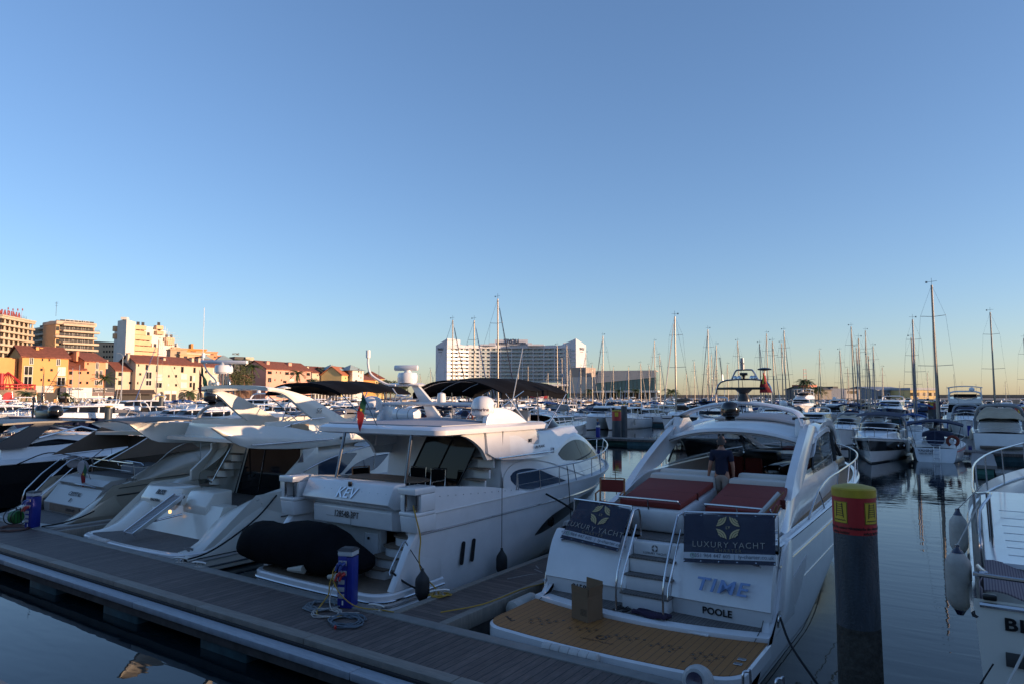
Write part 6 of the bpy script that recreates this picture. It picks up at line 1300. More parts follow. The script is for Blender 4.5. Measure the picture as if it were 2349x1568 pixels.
# superstructure
bs=House(B,[(13.45,1.7,2.96,2.28,2.12),(15,1.8,2.98,2.24,2.02),(17,1.9,3.0,2.15,1.85),(19,2.0,2.85,1.95,1.5),(20.5,2.1,2.5,1.6,1.0),(21.8,2.2,2.3,1.1,.5)],r=.3,n=30)
mb=MB(); bs.mesh(mb); mb.build('superstructure',CREAM,bl)
mb=MB(); S=smooth([Vector(p) for p in((0,12.45,2.06),(0,12.8,2.35),(0,13.1,2.62),(0,13.12,2.86))],4); poly=[Vector((B+2.18,p.y,p.z)) for p in S]+[Vector((B+2.18,13.7,2.92)),Vector((B+2.2,13.7,1.7)),Vector((B+2.2,12.45,1.75))]; mb.prism(poly,(.13,0,0)); mb.build('side_screen',CREAM,bl,bev=.03)
mb=MB(); mb.prism([(B-2.3,p.y,p.z) for p in S]+[(B-2.3,13.7,2.92),(B-2.3,13.7,1.7),(B-2.3,12.45,1.75)],(.13,0,0)); mb.build('side_screen',CREAM,bl,bev=.03)
mb=MB(); bs.win(mb,1,[(13.25+.25,2.12),(13.9,2.42),(14.4,2.56),(14.9,2.62),(15.42,2.60)],[(13.5,2.08),(14.0,2.0),(14.55,1.99),(14.9,2.2),(15.42,2.56)],off=.02); mb.build('side_window',GLASSB,bl)
mb=MB(); bs.win(mb,1,[(14.84,2.02),(15.3,2.25),(15.8,2.38),(16.3,2.46),(16.9,2.47)],[(14.84,1.99),(15.5,1.99),(16.1,2.02),(16.5,2.2),(16.9,2.44)],off=.02); mb.build('side_window',GLASSB,bl)
mb=MB(); bs.win(mb,1,[(15.33,2.88),(15.7,2.97),(16.5,2.99),(17.4,2.97)],[(15.33,2.82),(15.8,2.79),(16.6,2.76),(17.4,2.66)],off=.05); mb.build('wheelhouse_window',mat('pale blue glass',(.20,.32,.50),.08,spec=1),bl)  # pale blue base colour stands in for the sky mirrored in this window
# flybridge body, swept tips
def flyside(sd):
    mb=MB()
    def fn(a,b):
        y=10.4+8.6*a; lo=crv([(10.4,3.56),(10.8,3.28),(11.2,3.05),(11.6,2.98),(13,2.90),(14.4,2.92),(17,3.05),(19,3.05)],y); hi=crv([(10.4,3.585),(11,3.60),(11.7,3.585),(12.8,3.50),(13.6,3.36),(14.2,3.40),(17,3.52),(19,3.3)],y)
        x=crv([(10.4,2.10),(11.5,2.28),(14,2.32),(17,2.1),(19,1.4)],y); return (B+sd*(x+.06*math.sin(b*PI)-.18*b*b),y,lo+(hi-lo)*b)
    mb.slab(fn,36,6,(-sd*.09,0,0)); return mb.build('flybridge_side',CREAM,bl)
flyside(1);flyside(-1)
mb=MB(); mb.slab(lambda a,b:(B+(2*a-1)*crv([(11.5,2.0),(14,2.22),(17,2.05),(19,1.35)],11.5+7.5*b),11.5+7.5*b,3.10+.03*b),12,16,(0,0,.10)); mb.build('flybridge_deck',CREAM,bl)
mb=MB(); mb.tube([(B+2.40,11.35,3.09),(B+2.42,14.13,3.12)],.022,6); mb.build('side_grab_rail',STEEL,bl)
mb=MB(); mb.slab(lambda a,b:(B+(2*a-1)*(1.75-.2*b),11.9+.45*(1-(2*a-1)**2)*-.4+.05*b,3.16+.42*b),14,3,(0,.08,0)); mb.build('flybridge_aft_coaming',CREAM,bl)
mb=MB(); mb.slab(lambda a,b:(B+1.9-.05*b,12.2+6.2*a,3.3+(.36+.03*math.sin(a*PI))*b),20,3,(-.08,0,0)); mb.slab(lambda a,b:(B-1.9+.05*b,12.2+6.2*a,3.3+(.36)*b),20,3,(.08,0,0)); mb.slab(lambda a,b:(B+(2*a-1)*1.88,18.4+.5*(1-(2*a-1)**2),3.2+.5*b),12,3,(0,-.08,0)); mb.build('flybridge_coaming',CREAM,bl)
mb=MB(); mb.slab(lambda a,b:(B+1.98,12.95+.62*a,3.2+.38*b-.05*math.sin(a*PI)*(1-b)),8,4,(.03,0,0)); mb.build('hatch_cover_bag',mat('sand fabric',(.40,.30,.20),.9,bump=.3,bscale=9),bl)
mb=MB(); mb.tube([(B+1.95,12.2,3.40),(B+1.96,13.7,3.72),(B+1.95,14.2,3.74)],.018,6); mb.build('fly_rail',STEEL,bl)
# radar arch
for sd in(1,-1):
    A=[(12.25,4.66),(12.8,4.60),(13.35,4.48),(13.9,4.30),(14.6,3.95),(15.35,3.58)]; C=[(12.35,4.55),(12.75,4.49),(13.05,4.34),(13.35,4.10),(13.75,3.80),(14.1,3.58)]
    mb=MB()
    def fn(a,b):
        y0=crv([(i/5,p[0]) for i,p in enumerate(C)],a); z0=crv([(i/5,p[1]) for i,p in enumerate(C)],a); y1=crv([(i/5,p[0]) for i,p in enumerate(A)],a); z1=crv([(i/5,p[1]) for i,p in enumerate(A)],a)
        return (B+sd*(1.70+.16*a+.03*math.sin(b*PI)),y0+(y1-y0)*b,z0+(z1-z0)*b)
    mb.slab(fn,18,5,(-sd*.14,0,0)); lg=mb.build('arch_leg',CREAM,bl)
    if sd==1: mb=MB(); mb.text('55',.22,(B+1.875,14.05,3.95),(0,1,.0),(0,0,1),shear=.25,ext=.004); mb.build('number_lettering',STEEL,lg,sm=False)
mb=MB(); mb.slab(lambda a,b:(B+(2*a-1)*1.72,12.0+.3*(2*a-1)**2+ (.75-.15*abs(2*a-1))*b,4.72-.08*(2*a-1)**4-.05*b*b),20,6,(0,0,-.10)); mb.build('arch_top',CREAM,bl)
mb=MB(); mb.slab(lambda a,b:(B+1.2+.5*a,13.0+.3*b,4.42-.05*b),4,3,(0,0,-.05)); mb.lathe([(.02,0),(.2,.03),(.2,.05),(.05,.09),(.01,.1)],(B+1.35,13.15,4.6),16); mb.cyl((B+1.35,13.15,4.42),(B+1.35,13.15,4.6),.03,n=8); mb.build('tv_antenna',CREAM,bl)
for x in(-.22,-.08,.08,.2): mb=MB(); mb.cyl((B+x-.7,12.5,4.68),(B+x-.7,12.5,5.1),.022,n=8); mb.build('radar_post',STEEL,bl)
mb=MB(); mb.lathe([(.22,0),(.27,.05),(.27,.18),(.24,.26),(.1,.29),(.1,.36)],(B-.72,12.5,5.08),20); rd=mb.build('radar_scanner',WHITE,bl)
mb=MB(); mb.cyl((B-1.45,12.2,5.46),(B+.10,12.75,5.42),.055,n=12); mb.build('radar_bar',WHITE,rd,bev=.015)
mb=MB(); mb.tube([(B-.95,12.45,4.7),(B-1.0,12.4,4.9),(B-1.25,12.3,5.15),(B-1.42,12.25,5.45),(B-1.43,12.25,5.6)],.022,6,sm=4); mb.cyl((B-1.43,12.25,5.6),(B-1.43,12.25,5.72),.05,n=10); mb.cyl((B-1.45,12.25,5.4),(B-1.47,12.25,7.15),.012,.008,6); mb.build('aerial_mast',WHITE,bl)
mb=MB(); mb.slab(lambda a,b:(B-1.45+.30*a-.12*b*0,12.2+.03*math.sin(a*8),5.35-.5*a-.30*b),6,6,(0,.004,0)); f_=mb.build('flag',FLG,bl); mb=MB(); mb.slab(lambda a,b:(B-1.52+.13*a,12.19,5.22-.25*a-.65*b),4,6,(0,.004,0)); mb.build('flag_red_field',FLR,f_)
mb=MB(); mb.lathe([(.03,-.02),(.11,-.02),(.11,.02),(.03,.03)],(B-1.1,12.3,4.78),14,ax=(-.2,-1,0)); mb.box(B-1.0,B-.72,12.3,12.36,4.74,4.82); mb.build('floodlight',ALU,bl)
mb=MB(); mb.slab(lambda a,b:bim(a,b,B+.35,14.6,17.8,1.85,4.93),16,14,(0,0,-.05)); mb.slab(lambda a,b:bim(0,a,B+.35,14.6,17.8,1.85,4.93)+Vector((0,0,-.08*b)),8,2,(.01,0,0)); mb.slab(lambda a,b:bim(a,0,B+.35,14.6,17.8,1.85,4.93)+Vector((0,0,-.10*b)),8,2,(0,.01,0)); bi=mb.build('bimini_top',BLACKC,bl)
mb=MB()
for sd,s in((0,-1),(1,1)):
    for b,yo in((.02,15.9),(.35,15.2),(.6,16.6),(.97,15.4)): mb.tube([(B+.35+s*1.75,yo,3.5),bim(sd,b,B+.35,14.6,17.8,1.85,4.93)-Vector((0,0,.05))],.018,6)
mb.build('bimini_frame',STEEL,bi)
for sd in(1,-1):
    L=[(B+sd*2.3,12.9,2.0),(B+sd*2.35,13.3,2.30),(B+sd*2.4,14.4,2.62),(B+sd*2.36,16,2.85),(B+sd*2.2,18,2.95),(B+sd*1.7,20.6,3.1),(B+sd*1.0,22.9,3.25),(B+sd*.35,24.0,3.3)]
    mb=MB(); mb.tube(L,.02,7,sm=4)
    for i in(0,2,3,4,5,6): x,y,z=L[i]; mb.cyl((x,y,z),(x,y-.1,max(z-.75,1.9)),.015,n=6)
    mb.tube([(x,y,z-.35) for x,y,z in L[3:]],.012,6,sm=3); mb.build('guard_rail',STEEL,bl)
mb=MB(); hb.deck(mb,.24,1,dz=-.02); mb.build('deck',WHITE2,bl)
mb=MB(); mb.text('MT',.14,(B+2.42,14.5,3.12),(0,1,0),(0,0,1),ext=.003,bold=.003); mb.build('side_lettering',BLACKP,bl,sm=False)
mb=MB(); mb.prism([(B+2.30,12.95,2.50),(B+2.30,13.15,2.50),(B+2.30,13.12,2.76)],(.02,0,0)); mb.build('bird_emblem',STEEL,bl,sm=False)
rope('long dark mooring rope from the quarter of BLISS down to the pontoon cleat',[(B+2.66,12.0,1.72),(B+2.72,11.4,1.25),(B+2.8,10.6,.85),(B+2.95,9.8,.62),(-15.35,9.1,.60)],.022)
# ================================================================ yacht CRYSTAL
C_=-25.15; cr=thing('motor_yacht','champagne gold motor yacht named CRYSTAL II with stern boarding stairs','yacht',(C_,10,0))
hc=Hull(C_,9.9,25.5,4.75,1.55,2.3,rake=1.3,ar=1.3,wlf=.93,tm=.45,p=2.2,stern=.93,zmid=1.9)
mb=MB(); hc.mesh(mb,m=14,n=36); mb.build('hull',GOLD,cr)
mb=MB(); hc.rail(mb,.03,1,.025,k=.80); hc.rail(mb,.02,1,.012,k=.93); mb.build('rub_rail',BLACKP,cr)
platform(cr,C_,2.25,9.45,11.2,.50,.24,.7,bow=.15,teak=TEAKG,tin=.22,m=mat('silver grey moulding',(.40,.39,.37),.35,metal=.3))
SILV=mat('silver grey moulding',(.40,.39,.37),.35)
mb=MB(); mb.loft([[(C_-1.45,y0,z),(C_+1.65,y0,z),(C_+1.65,12.3,z),(C_-1.45,12.3,z)] for y0,z in((10.75,.5),(10.72,.82),(10.80,.9),(11.15,1.35),(11.25,1.38),(11.15,1.46),(11.4,1.62),(11.9,1.66))]); tr=mb.build('transom',SILV,cr,ang=20)
mb=MB(); mb.box(C_-.95,C_+1.15,10.70,10.715,.56,.80); mb.build('teak_board',TEAKB,tr,sm=False)
U=Vector((0,.35,.45)).normalized(); mb=MB(); mb.text('CRYSTAL',.20,(C_+.2,10.96,1.15),(1,0,0),U,shear=.2,ext=.004); mb.text('II',.20,(C_+.2,10.82,.97),(1,0,0),U,shear=.1,ext=.004); mb.text('124247-4PT',.13,(C_+.55,10.69,.68),(1,0,0),(0,0,1),ext=.004); mb.build('name_lettering',SIGND,tr,sm=False)
mb=MB(); mb.tube([(C_-.6,11.15,1.40),(C_-.4,11.05,1.46),(C_+1.0,11.05,1.46),(C_+1.2,11.15,1.40)],.018,6); mb.build('grab_rail',STEEL,tr)
for sd in(1,-1):
    mb=MB(); x1=C_+sd*2.22; mb.prism([(C_+sd*1.66,y,z) for y,z in((9.9,.5),(10.4,.75),(10.9,1.1),(11.4,1.45),(11.9,1.62),(12.6,1.66),(12.6,.5))],(sd*.55,0,0)); mb.build('quarter_moulding',GOLD,cr,bev=.10)
for i in range(5): mb=MB(); mb.box(C_-2.2,C_-1.5,10.5+i*.28,11.0+i*.28,.5,.70+i*.2); mb.build('boarding_step',mat('dark step',(.05,.05,.055),.6),cr,bev=.02)
for x in(C_-2.25,C_-1.48,):
    mb=MB(); mb.tube([(x,10.4,.5),(x,10.45,1.15),(x,11.5,2.12),(x,12.2,2.16),(x,12.25,1.66)],.021,7,sm=2); mb.tube([(x,10.6,.95),(x,11.6,1.85)],.015,6); mb.build('boarding_rail',STEEL,cr)
mb=MB(); mb.tube([(C_-1.48,12.15,2.15),(C_-1.0,12.0,2.18),(C_+1.9,11.8,2.2),(C_+2.05,11.9,2.15),(C_+2.05,11.95,1.66)],.02,7,sm=2); mb.tube([(C_-1.4,12.1,1.9),(C_+2.0,11.85,1.92)],.012,6); mb.build('stern_rail',STEEL,cr)
mb=MB(); mb.box(C_-1.5,C_+2.0,11.9,13.8,1.60,1.665); mb.build('aft_deck',TEAKG,cr,sm=False)
mb=MB(); mb.box(C_-.2,C_+1.6,12.6,13.8,1.67,1.98); mb.build('sunpad',mat('grey cushion',(.20,.21,.23),.8),cr,bev=.06)
mb=MB(); mb.tube([(C_-.1,12.5,1.95),(C_,12.45,2.12),(C_+1.5,12.45,2.12),(C_+1.6,12.5,1.95)],.018,6,sm=2); mb.build('sunpad_rail',STEEL,cr)
mb=MB(); mb.lathe([(.0,-.07),(.2,-.07),(.25,-.03),(.25,.04),(.2,.08),(0,.08)],(C_-1.05,11.75,1.88),20,ax=(.2,-1,0)); mb.build('covered_lifebuoy',mat('mauve cover',(.36,.33,.34),.9,bump=.2,bscale=20),cr)
mb=MB(); mb.lathe([(.0,-.05),(.18,-.05),(.24,0),(.2,.06),(0,.06)],(C_-2.35,12.0,2.0),20,ax=(1,-.4,.1)); mb.build('covered_lifebuoy',mat('mauve cover',(.36,.33,.34),.9),cr)
flag(cr,(C_+.5,11.3,1.62),(C_+.25,11.2,2.2),.30,.25,sag=2.2)
# curved gold side coaming rising to wheelhouse
for sd in(1,-1):
    mb=MB()
    def fn(a,b):
        y=12.0+9.5*a; w_,_,_=hc.pt(max((y-11)/14.5,0),1); bot=1.62+.04*(y-12); top=crv([(12,1.68),(12.7,2.05),(13.6,2.42),(14.6,2.60),(16,2.66),(18,2.7),(20,2.62),(21.5,2.4)],y); return (C_+sd*(w_-.05-.35*b*b-.02*(y-12)),y,bot+(top-bot)*b)
    mb.slab(fn,30,6,(-sd*.14,0,0)); mb.build('side_coaming',GOLD,cr)
    mb=MB(); mb.tube([(C_+sd*2.05,11.5,2.15),(C_+sd*2.15,12.4,2.05),(C_+sd*2.15,13.2,2.60),(C_+sd*2.12,14.2,2.88),(C_+sd*2.05,16,3.0),(C_+sd*1.6,20,3.1),(C_+sd*.4,25,3.2)],.02,6,sm=4)
    for y in(14.2,16.0,18,20): mb.cyl((C_+sd*(2.12 if y<18 else 1.75),y,2.92),(C_+sd*(2.15 if y<18 else 1.85),y,1.9),.014,n=5)
    mb.build('guard_rail',STEEL,cr)
ch=House(C_,[(14.2,1.8,2.75,1.8,1.7),(17,1.9,2.85,1.75,1.5),(20,2.0,2.7,1.4,1.0),(22,2.2,2.4,.8,.4)],r=.25,n=20); mb=MB(); ch.mesh(mb); mb.build('superstructure',CREAM,cr)
mb=MB(); ch.win(mb,1,[(15,2.6),(17,2.7),(20,2.5)],[(15,2.3),(17,2.3),(20,2.35)]); mb.build('side_window',GLASS,cr)
mb=MB(); mb.box(C_-1.6,C_+1.6,13.9,14.15,1.7,2.5); mb.build('cockpit_seat',WOOD,cr,bev=.03)
# flybridge with pointed aft lip
def cf(a,b):
    q=2*a-1; y=12.45+6.8*b; hw=crv([(12.45,2.1),(15,2.15),(17.5,1.95),(19.25,1.3)],y); return Vector((C_+q*hw,y+.75*(1-q*q)*(1-b),3.10-.05*b))
mb=MB(); mb.slab(cf,16,16,(0,0,-.13)); mb.build('flybridge_deck',CREAM,cr)
for sd in(1,-1):
    mb=MB()
    def fn(a,b):
        y=12.45+6.3*a; lo=lin([(12.45,3.36),(13.1,3.02),(15,2.80),(18.75,2.85)],y); hi=lin([(12.45,3.42),(15,3.40),(18.75,3.35)],y); x=crv([(12.45,2.1),(15,2.18),(18.75,1.6)],y); return (C_+sd*(x+.05*math.sin(b*PI)-.1*b),y,lo+(hi-lo)*b)
    mb.slab(fn,24,5,(-sd*.09,0,0)); mb.build('flybridge_side',CREAM,cr)
mb=MB(); mb.tube([(C_+1.9,13.1,3.1),(C_+1.9,13.12,3.50),(C_+1.9,15.2,3.40),(C_+1.9,16.5,3.38)],.018,6)
for y in(13.5,14.3,15.1): mb.cyl((C_+1.9,y,3.1),(C_+1.9,y,3.46),.014,n=5)
mb.build('flybridge_rail',STEEL,cr)
mb=MB(); mb.cyl((C_+1.45,13.7,3.24),(C_+1.45,14.4,3.22),.17,n=16); ca=mb.build('liferaft_canister',WHITE,cr,bev=.05); mb=MB(); mb.cyl((C_+1.45,13.9,3.24),(C_+1.45,13.92,3.24),.177,n=16); mb.cyl((C_+1.45,14.15,3.23),(C_+1.45,14.17,3.23),.177,n=16); mb.build('canister_strap',BLACKP,ca)
mb=MB(); mb.lathe([(.33,-.02),(.35,0),(.33,.02)],(0,0,0),28,ax=(1,0,0)); mb.xf(lambda p:Vector((C_+2.02,15.25+p.y*1.5,3.22+p.z))); mb.build('oval_port_rim',STEEL,cr); mb=MB(); mb.lathe([(.0,-.01),(.32,-.01),(.32,.005),(.0,.005)],(0,0,0),28,ax=(1,0,0)); mb.xf(lambda p:Vector((C_+2.02,15.25+p.y*1.5,3.22+p.z))); mb.build('oval_port',GLASS,cr)
for sd in(1,-1): mb=MB(); mb.prism([(C_+sd*2.0,y,z) for y,z in((11.1,2.32),(12.0,2.80),(12.75,3.24),(13.6,2.98),(14.3,2.50))],(-sd*.02,0,0)); aw=mb.build('side_awning',TANC,cr,sm=False)
mb=MB(); mb.box(C_-1.7,C_+1.7,13.6,13.66,1.7,2.9); mb.build('cockpit_backdrop',mat('brown interior',(.06,.04,.028),.8),cr,sm=False)
mb=MB(); mb.tube([(C_+2.02,11.1,2.32),(C_+2.02,12.0,2.80),(C_+2.02,12.75,3.24)],.018,5); mb.build('awning_pole',WHITE,cr)
mb=MB(); mb.slab(lambda a,b:Vector((C_-1.1+2.6*a,12.0+2.9*b,3.56+.10*math.sin(b*PI)-.10*(2*a-1)**2)),8,8,(0,0,-.04)); bi=mb.build('bimini_top',GREYC,cr)
mb=MB(); mb.tube([(C_+1.5,12.0,3.45),(C_+1.9,13.3,2.6)],.02,5); mb.tube([(C_+1.5,14.8,3.45),(C_+1.9,12.9,2.7)],.02,5); mb.build('bimini_frame',BLACKP,bi)
mb=MB(); mb.tube([(-26.1,15.9,3.35),(-25.9,16,3.80),(-25.2,16,4.02),(-24.2,16,4.05),(-23.3,16,3.95),(-22.95,16.1,3.75),(-23.1,16.6,3.4)],.07,8,sm=4); mb.build('hardtop_arch',SILV,cr)
mb=MB(); mb.slab(lambda a,b:Vector((-26.2+3.4*a,15.4+3*b,3.42+.16*math.sin(a*PI)+.1*b)),10,8,(0,0,-.08)); mb.build('hardtop',SILV,cr)
dome(cr,-25.15,15.95,4.05,.34,.62,DOMEB,name='satellite_dome'); dome(cr,-23.75,15.9,3.98,.20,.36,DOMEB,name='satellite_dome')
mb=MB(); mb.lathe([(.10,0),(.14,.1),(.42,.16),(.44,.25),(.1,.27)],(-24.25,16,4.02),18); mb.build('radar_table',BLACKP,cr)
mb=MB(); mb.tube([(-24.6,16.1,4.25),(-24.5,16.1,4.72),(-24.3,16.1,4.80),(-24.1,16.1,4.78),(-23.95,16.1,4.3)],.02,6,sm=3); mb.lathe([(.10,4.55),(.12,4.7),(.05,4.75),(.07,4.9),(.03,5.05)],(-24.3,16.1,0),12); mb.build('light_frame',DSTEEL,cr)
rope('dark stern line from CRYSTAL II to the pontoon cleat by the far pedestal',[(C_+2.1,10.9,.75),(-23.6,10.1,.72),(-24.4,9.5,.6),(-25.4,9.15,.6)] if 0 else [(C_+2.15,10.8,.85),(-22.8,10.2,.70),(-22.7,9.6,.62),(-22.75,9.15,.60)],.022)
# green hose reel and brown cable heap
t=thing('hose_reel','green hose wound on a black reel beside the far left pedestal','hose reel',(-24.0,8.95,.56)); O=(0,0,0)
mb=MB(); mb.lathe([(.17,-.12),(.19,-.10),(.20,0),(.19,.10),(.17,.12)],(0,0,.22),20,ax=(1,.3,0)); mb.build('wound_hose',mat('green hose',(.02,.16,.03),.5,seam=(0,.03,.3,(.01,.05,.012))),t,org=O)
mb=MB()
for s_ in(-1,1): mb.tube([(s_*.15+.21*math.cos(a),s_*.05,.22+.21*math.sin(a)) if 0 else (s_*.14,.23*math.cos(a)+s_*.04,.23+.23*math.sin(a)) for a in [2*PI*k/18 for k in range(18)]],.014,5,closed=True)
mb.tube([(-.14,.1,.05),(-.14,.05,.5),(.14,.05,.5),(.14,.1,.05)],.015,6); mb.build('reel_frame',BLACKP,t,org=O)
mb=MB(); coil(mb,-23.4,8.55,.556,.2,.5,5,.014,seed=8,ex=1.3); o=mb.build('cable_heap',mat('brown cable',(.10,.05,.035),.6),None,org=(-23.4,8.55,.56)); tag(o,'brown cables heaped at the foot of the far left pedestal','cable')
# ================================================================ black hulled yacht
N_=-33.6; bk=thing('sport_yacht','black hulled sport yacht with white deck and black domes at far left','yacht',(N_,10,0))
hk=Hull(N_,8.5,29,5.2,1.72,2.75,rake=1.2,ar=.6,wlf=.92,tm=.5,p=2.3,stern=.97,zmid=2.0)
mb=MB(); hk.mesh(mb,m=12,n=36); hk.transom(mb); mb.build('hull',BLACKG,bk)
mb=MB(); hk.rail(mb,0,1,.035,k=1); mb.build('gunwale_trim',WHITE,bk)
mb=MB(); hk.deck(mb,0,1,dz=.02,cam=.35,n=30); mb.build('deck',WHITE,bk)
kc=House(N_,[(11.2,1.8,2.35,2.1,1.8),(13,1.95,2.75,2.1,1.5),(15,2.05,2.75,1.9,1.2),(17,2.15,2.5,1.5,.9),(20,2.35,2.5,.9,.5)],r=.2,n=26); mb=MB(); kc.mesh(mb); mb.build('superstructure',WHITE,bk)
mb=MB(); kc.win(mb,1,[(12.1,2.38),(12.3,2.60),(13.2,2.62),(14.3,2.46)],[(12.1,2.36),(12.6,2.36),(13.4,2.38),(14.3,2.43)],off=.02); mb.build('side_window',GLASS,bk)
mb=MB(); mb.slab(lambda a,b:Vector((N_+(2*a-1)*(1.55-.25*b),12.3+1.7*b+1.3*b*(1-(2*a-1)**2)*.0+(1-b)*0,2.72+.02*b+.40*math.sin(b*PI*.5)*(1))),10,8,(0,0,-.02)); mb.build('windscreen_canopy',CLEAR,bk)
mb=MB(); 
for sd in(1,-1): mb.tube([(N_+sd*2.1,12.4,2.72),(N_+sd*1.9,14.05,3.11),(N_+sd*1.55,15.3,2.77)],.04,6)
mb.tube([(N_+1.9,14.05,3.11),(N_-1.9,14.05,3.11)],.04,6); mb.build('windscreen_frame',STEEL,bk)
for sd in(1,-1):
    mb=MB(); x=N_+sd*2.05; mb.prism([(x,10.6,2.3),(x,12.0,2.34),(x-sd*.25,13.15,3.36),(x-sd*.25,12.5,3.36)],(-sd*.12,0,0)); mb.build('arch_leg',mat('dark grey arch',(.014,.014,.016),.4),bk)
mb=MB(); mb.slab(lambda a,b:Vector((N_+(2*a-1)*1.9,11.2+3.4*b,3.30+.06*math.sin(b*PI)-.06*(2*a-1)**2)),10,10,(0,0,.07)); mb.build('hardtop',mat('dark grey arch',(.014,.014,.016),.4),bk)
mb=MB(); mb.text('MT',.16,(N_+1.80,12.75,3.22),(0,1,0),(-.15,0,1),ext=.003,bold=.003); mb.build('lettering',SIGNW,bk,sm=False)
dome(bk,-34.9,13.8,3.40,.29,.60,DOMEB,name='satellite_dome'); dome(bk,-33.55,13.8,3.40,.29,.60,DOMEB,name='satellite_dome')
mb=MB(); mb.box(-34.9,-33.6,13.5,14.0,3.4,3.78); mb.build('radar_housing',BLACKP,bk,bev=.1)
mb=MB(); mb.cyl((-35.3,13.6,3.4),(-35.3,13.6,4.2),.04,n=6); mb.lathe([(.06,0),(.06,.12),(.03,.16)],(-35.3,13.6,4.2),10); mb.cyl((-35.2,13.6,3.7),(-35.3,14.6,5.6),.012,n=5); mb.cyl((-34.6,13.6,3.7),(-35.4,14,5.4),.012,n=5); mb.build('aerials',DSTEEL,bk)
for sd in(1,-1):
    mb=MB(); L=[hk.edge(.3+.7*i/14,-.08,1,.62,sd) for i in range(15)]; mb.tube(L,.02,6); mb.tube([p-Vector((0,0,.3)) for p in L],.012,5)
    for i in range(0,15,2): mb.cyl(L[i],L[i]-Vector((0,0,.6)),.014,n=5)
    mb.build('guard_rail',STEEL,bk)
rope('dark spring lines crossing above the black hull',[(-31.0,11.5,1.75),(-30.6,12.4,2.15),(-30.9,13.6,1.9)],.022)
# ================================================================ yacht at right edge, pile and quayside bits
R_=2.15; rb=thing('motor_yacht','cream motor yacht cut by the right edge with letters BL on its stern','yacht',(R_,10,0))
hr=Hull(R_,9.9,26,4.7,2.05,2.5,rake=1.0,ar=-.1,wlf=.92,tm=.45,p=2.2,stern=.96,zmid=2.15)
mb=MB(); hr.mesh(mb,m=12); hr.transom(mb); mb.build('hull',CREAM,rb)
mb=MB(); hr.rail(mb,0,1,.045,k=.92); mb.tube([(R_-2.2,9.80,1.99),(R_+2.2,9.80,1.99)],.035,8); mb.build('rub_rail',STEEL,rb)
mb=MB(); mb.tube([(R_-2.2,10.4,2.30),(R_-2.12,9.95,2.32),(R_-1.9,9.88,2.30),(R_+2.0,9.88,2.26)],.025,7,sm=3); mb.build('stern_rail',STEEL,rb)
mb=MB(); mb.text('BLUE',.19,(.17,9.79,1.80),(1,0,0),(0,0,1),ext=.004,bold=.006,spacing=1.1,align='LEFT',sx=1.2); mb.build('name_lettering',BLACKP,rb,sm=False)
mb=MB(); mb.box(-.02,.12,9.75,9.83,2.05,2.12); mb.build('hawse_hole',BLACKP,rb,bev=.02)
mb=MB(); mb.box(.17,R_+1.9,9.775,9.79,1.34,1.50); mb.build('locker_recess',mat('dark recess',(.04,.04,.04),.6),rb,bev=.02)
platform(rb,R_,2.1,8.9,9.85,.62,.16,.3,bow=.03,teak=TEAKB)
mb=MB(); mb.slab(lambda a,b:Vector((R_-2.15+.9*a,10.05+1.6*b,2.10+.03*math.sin(a*9)-.1*a+.04*b)),8,10,(0,0,-.02)); mb.slab(lambda a,b:Vector((R_-2.17-.03*math.sin(a*8),10.0+1.6*a,2.12-.42*b*(1-.5*a))),10,5,(.01,0,0)); mb.build('draped_towel',mat('striped towel',(.22,.18,.19),.95,seam=(0,.03,.35,(.10,.08,.10))),rb)
mb=MB(); mb.loft([[(R_-2.12+w*1.05,y,2.08+h) for w,h in((0,0),(0,.04),(.25,.06),(.9,.06),(.9,0))] for y in(11.6,13,16,20)]); sdk=mb.build('side_deck',WHITE,rb,sm=False)
for yy in(12.2,12.8,13.4,14.1,14.9,15.8,16.8): mb=MB(); mb.box(R_-1.84,R_-1.2,yy,yy+.012,2.139,2.146); mb.build('deck_seam',WHITE2,sdk,sm=False)
mb=MB(); mb.box(R_-1.2,R_+1.9,11.9,12.1,2.05,2.10); mb.box(R_-1.1,R_+1.9,12.1,12.3,1.2,2.5); mb.build('cockpit_bulkhead',CREAM,rb,bev=.02)
mb=MB(); mb.box(R_-2.0,R_+2.0,10.0,12.0,1.35,1.4); mb.build('cockpit_sole',TEAKG,rb,sm=False)
L=[(R_-2.16,11.2,2.1),(R_-2.16,11.25,2.50),(R_-2.15,12.2,2.74),(R_-2.0,13.0,2.90)]+[tuple(hr.edge(t,-.1,1,.72,-1)) for t in(.25,.4,.55,.7,.85)]
mb=MB(); mb.tube(L,.021,7,sm=3); S=smooth([Vector(p) for p in L],3)
for i in range(2,len(S),2): mb.cyl(S[i],(S[i].x+.02,S[i].y,2.12),.018,n=6)
mb.build('guard_rail',STEEL,rb)
rh=House(R_,[(13.0,2.1,3.4,1.45,1.25),(16,2.2,3.5,1.4,1.1),(20,2.3,2.9,1.0,.7)],r=.3,n=14); mb=MB(); rh.mesh(mb); mb.build('superstructure',WHITE,rb)
mb=MB(); mb.slab(lambda a,b:Vector((R_-1.3-.02*math.sin(b*9)+.6*a,11.9+1.2*b,2.55+.75*a*0+.8*b*(1-.0*a)-.0)),6,8,(.02,0,0)); mb.slab(lambda a,b:Vector((R_-1.35+.05*math.sin(a*7+b*5)+.3*b,12.0+1.4*a,2.45+.95*b)),8,8,(.01,0,0)); mb.build('clear_screen',CLEARV,rb)
G2='pale fenders of the yacht at the right edge'
fender('long off white fender with dark ends hanging at the quarter of the right edge yacht',(R_-2.16,11.6,2.9),2.33,-.28,11.3,.85,.155,FENDW,G2,ends=NAVYG)
fender('pale fender further forward behind the rail of the right edge yacht',(R_-2.1,13.2,3.0),2.55,-.30,13.3,.7,.13,FENDW,G2,ends=NAVYG)
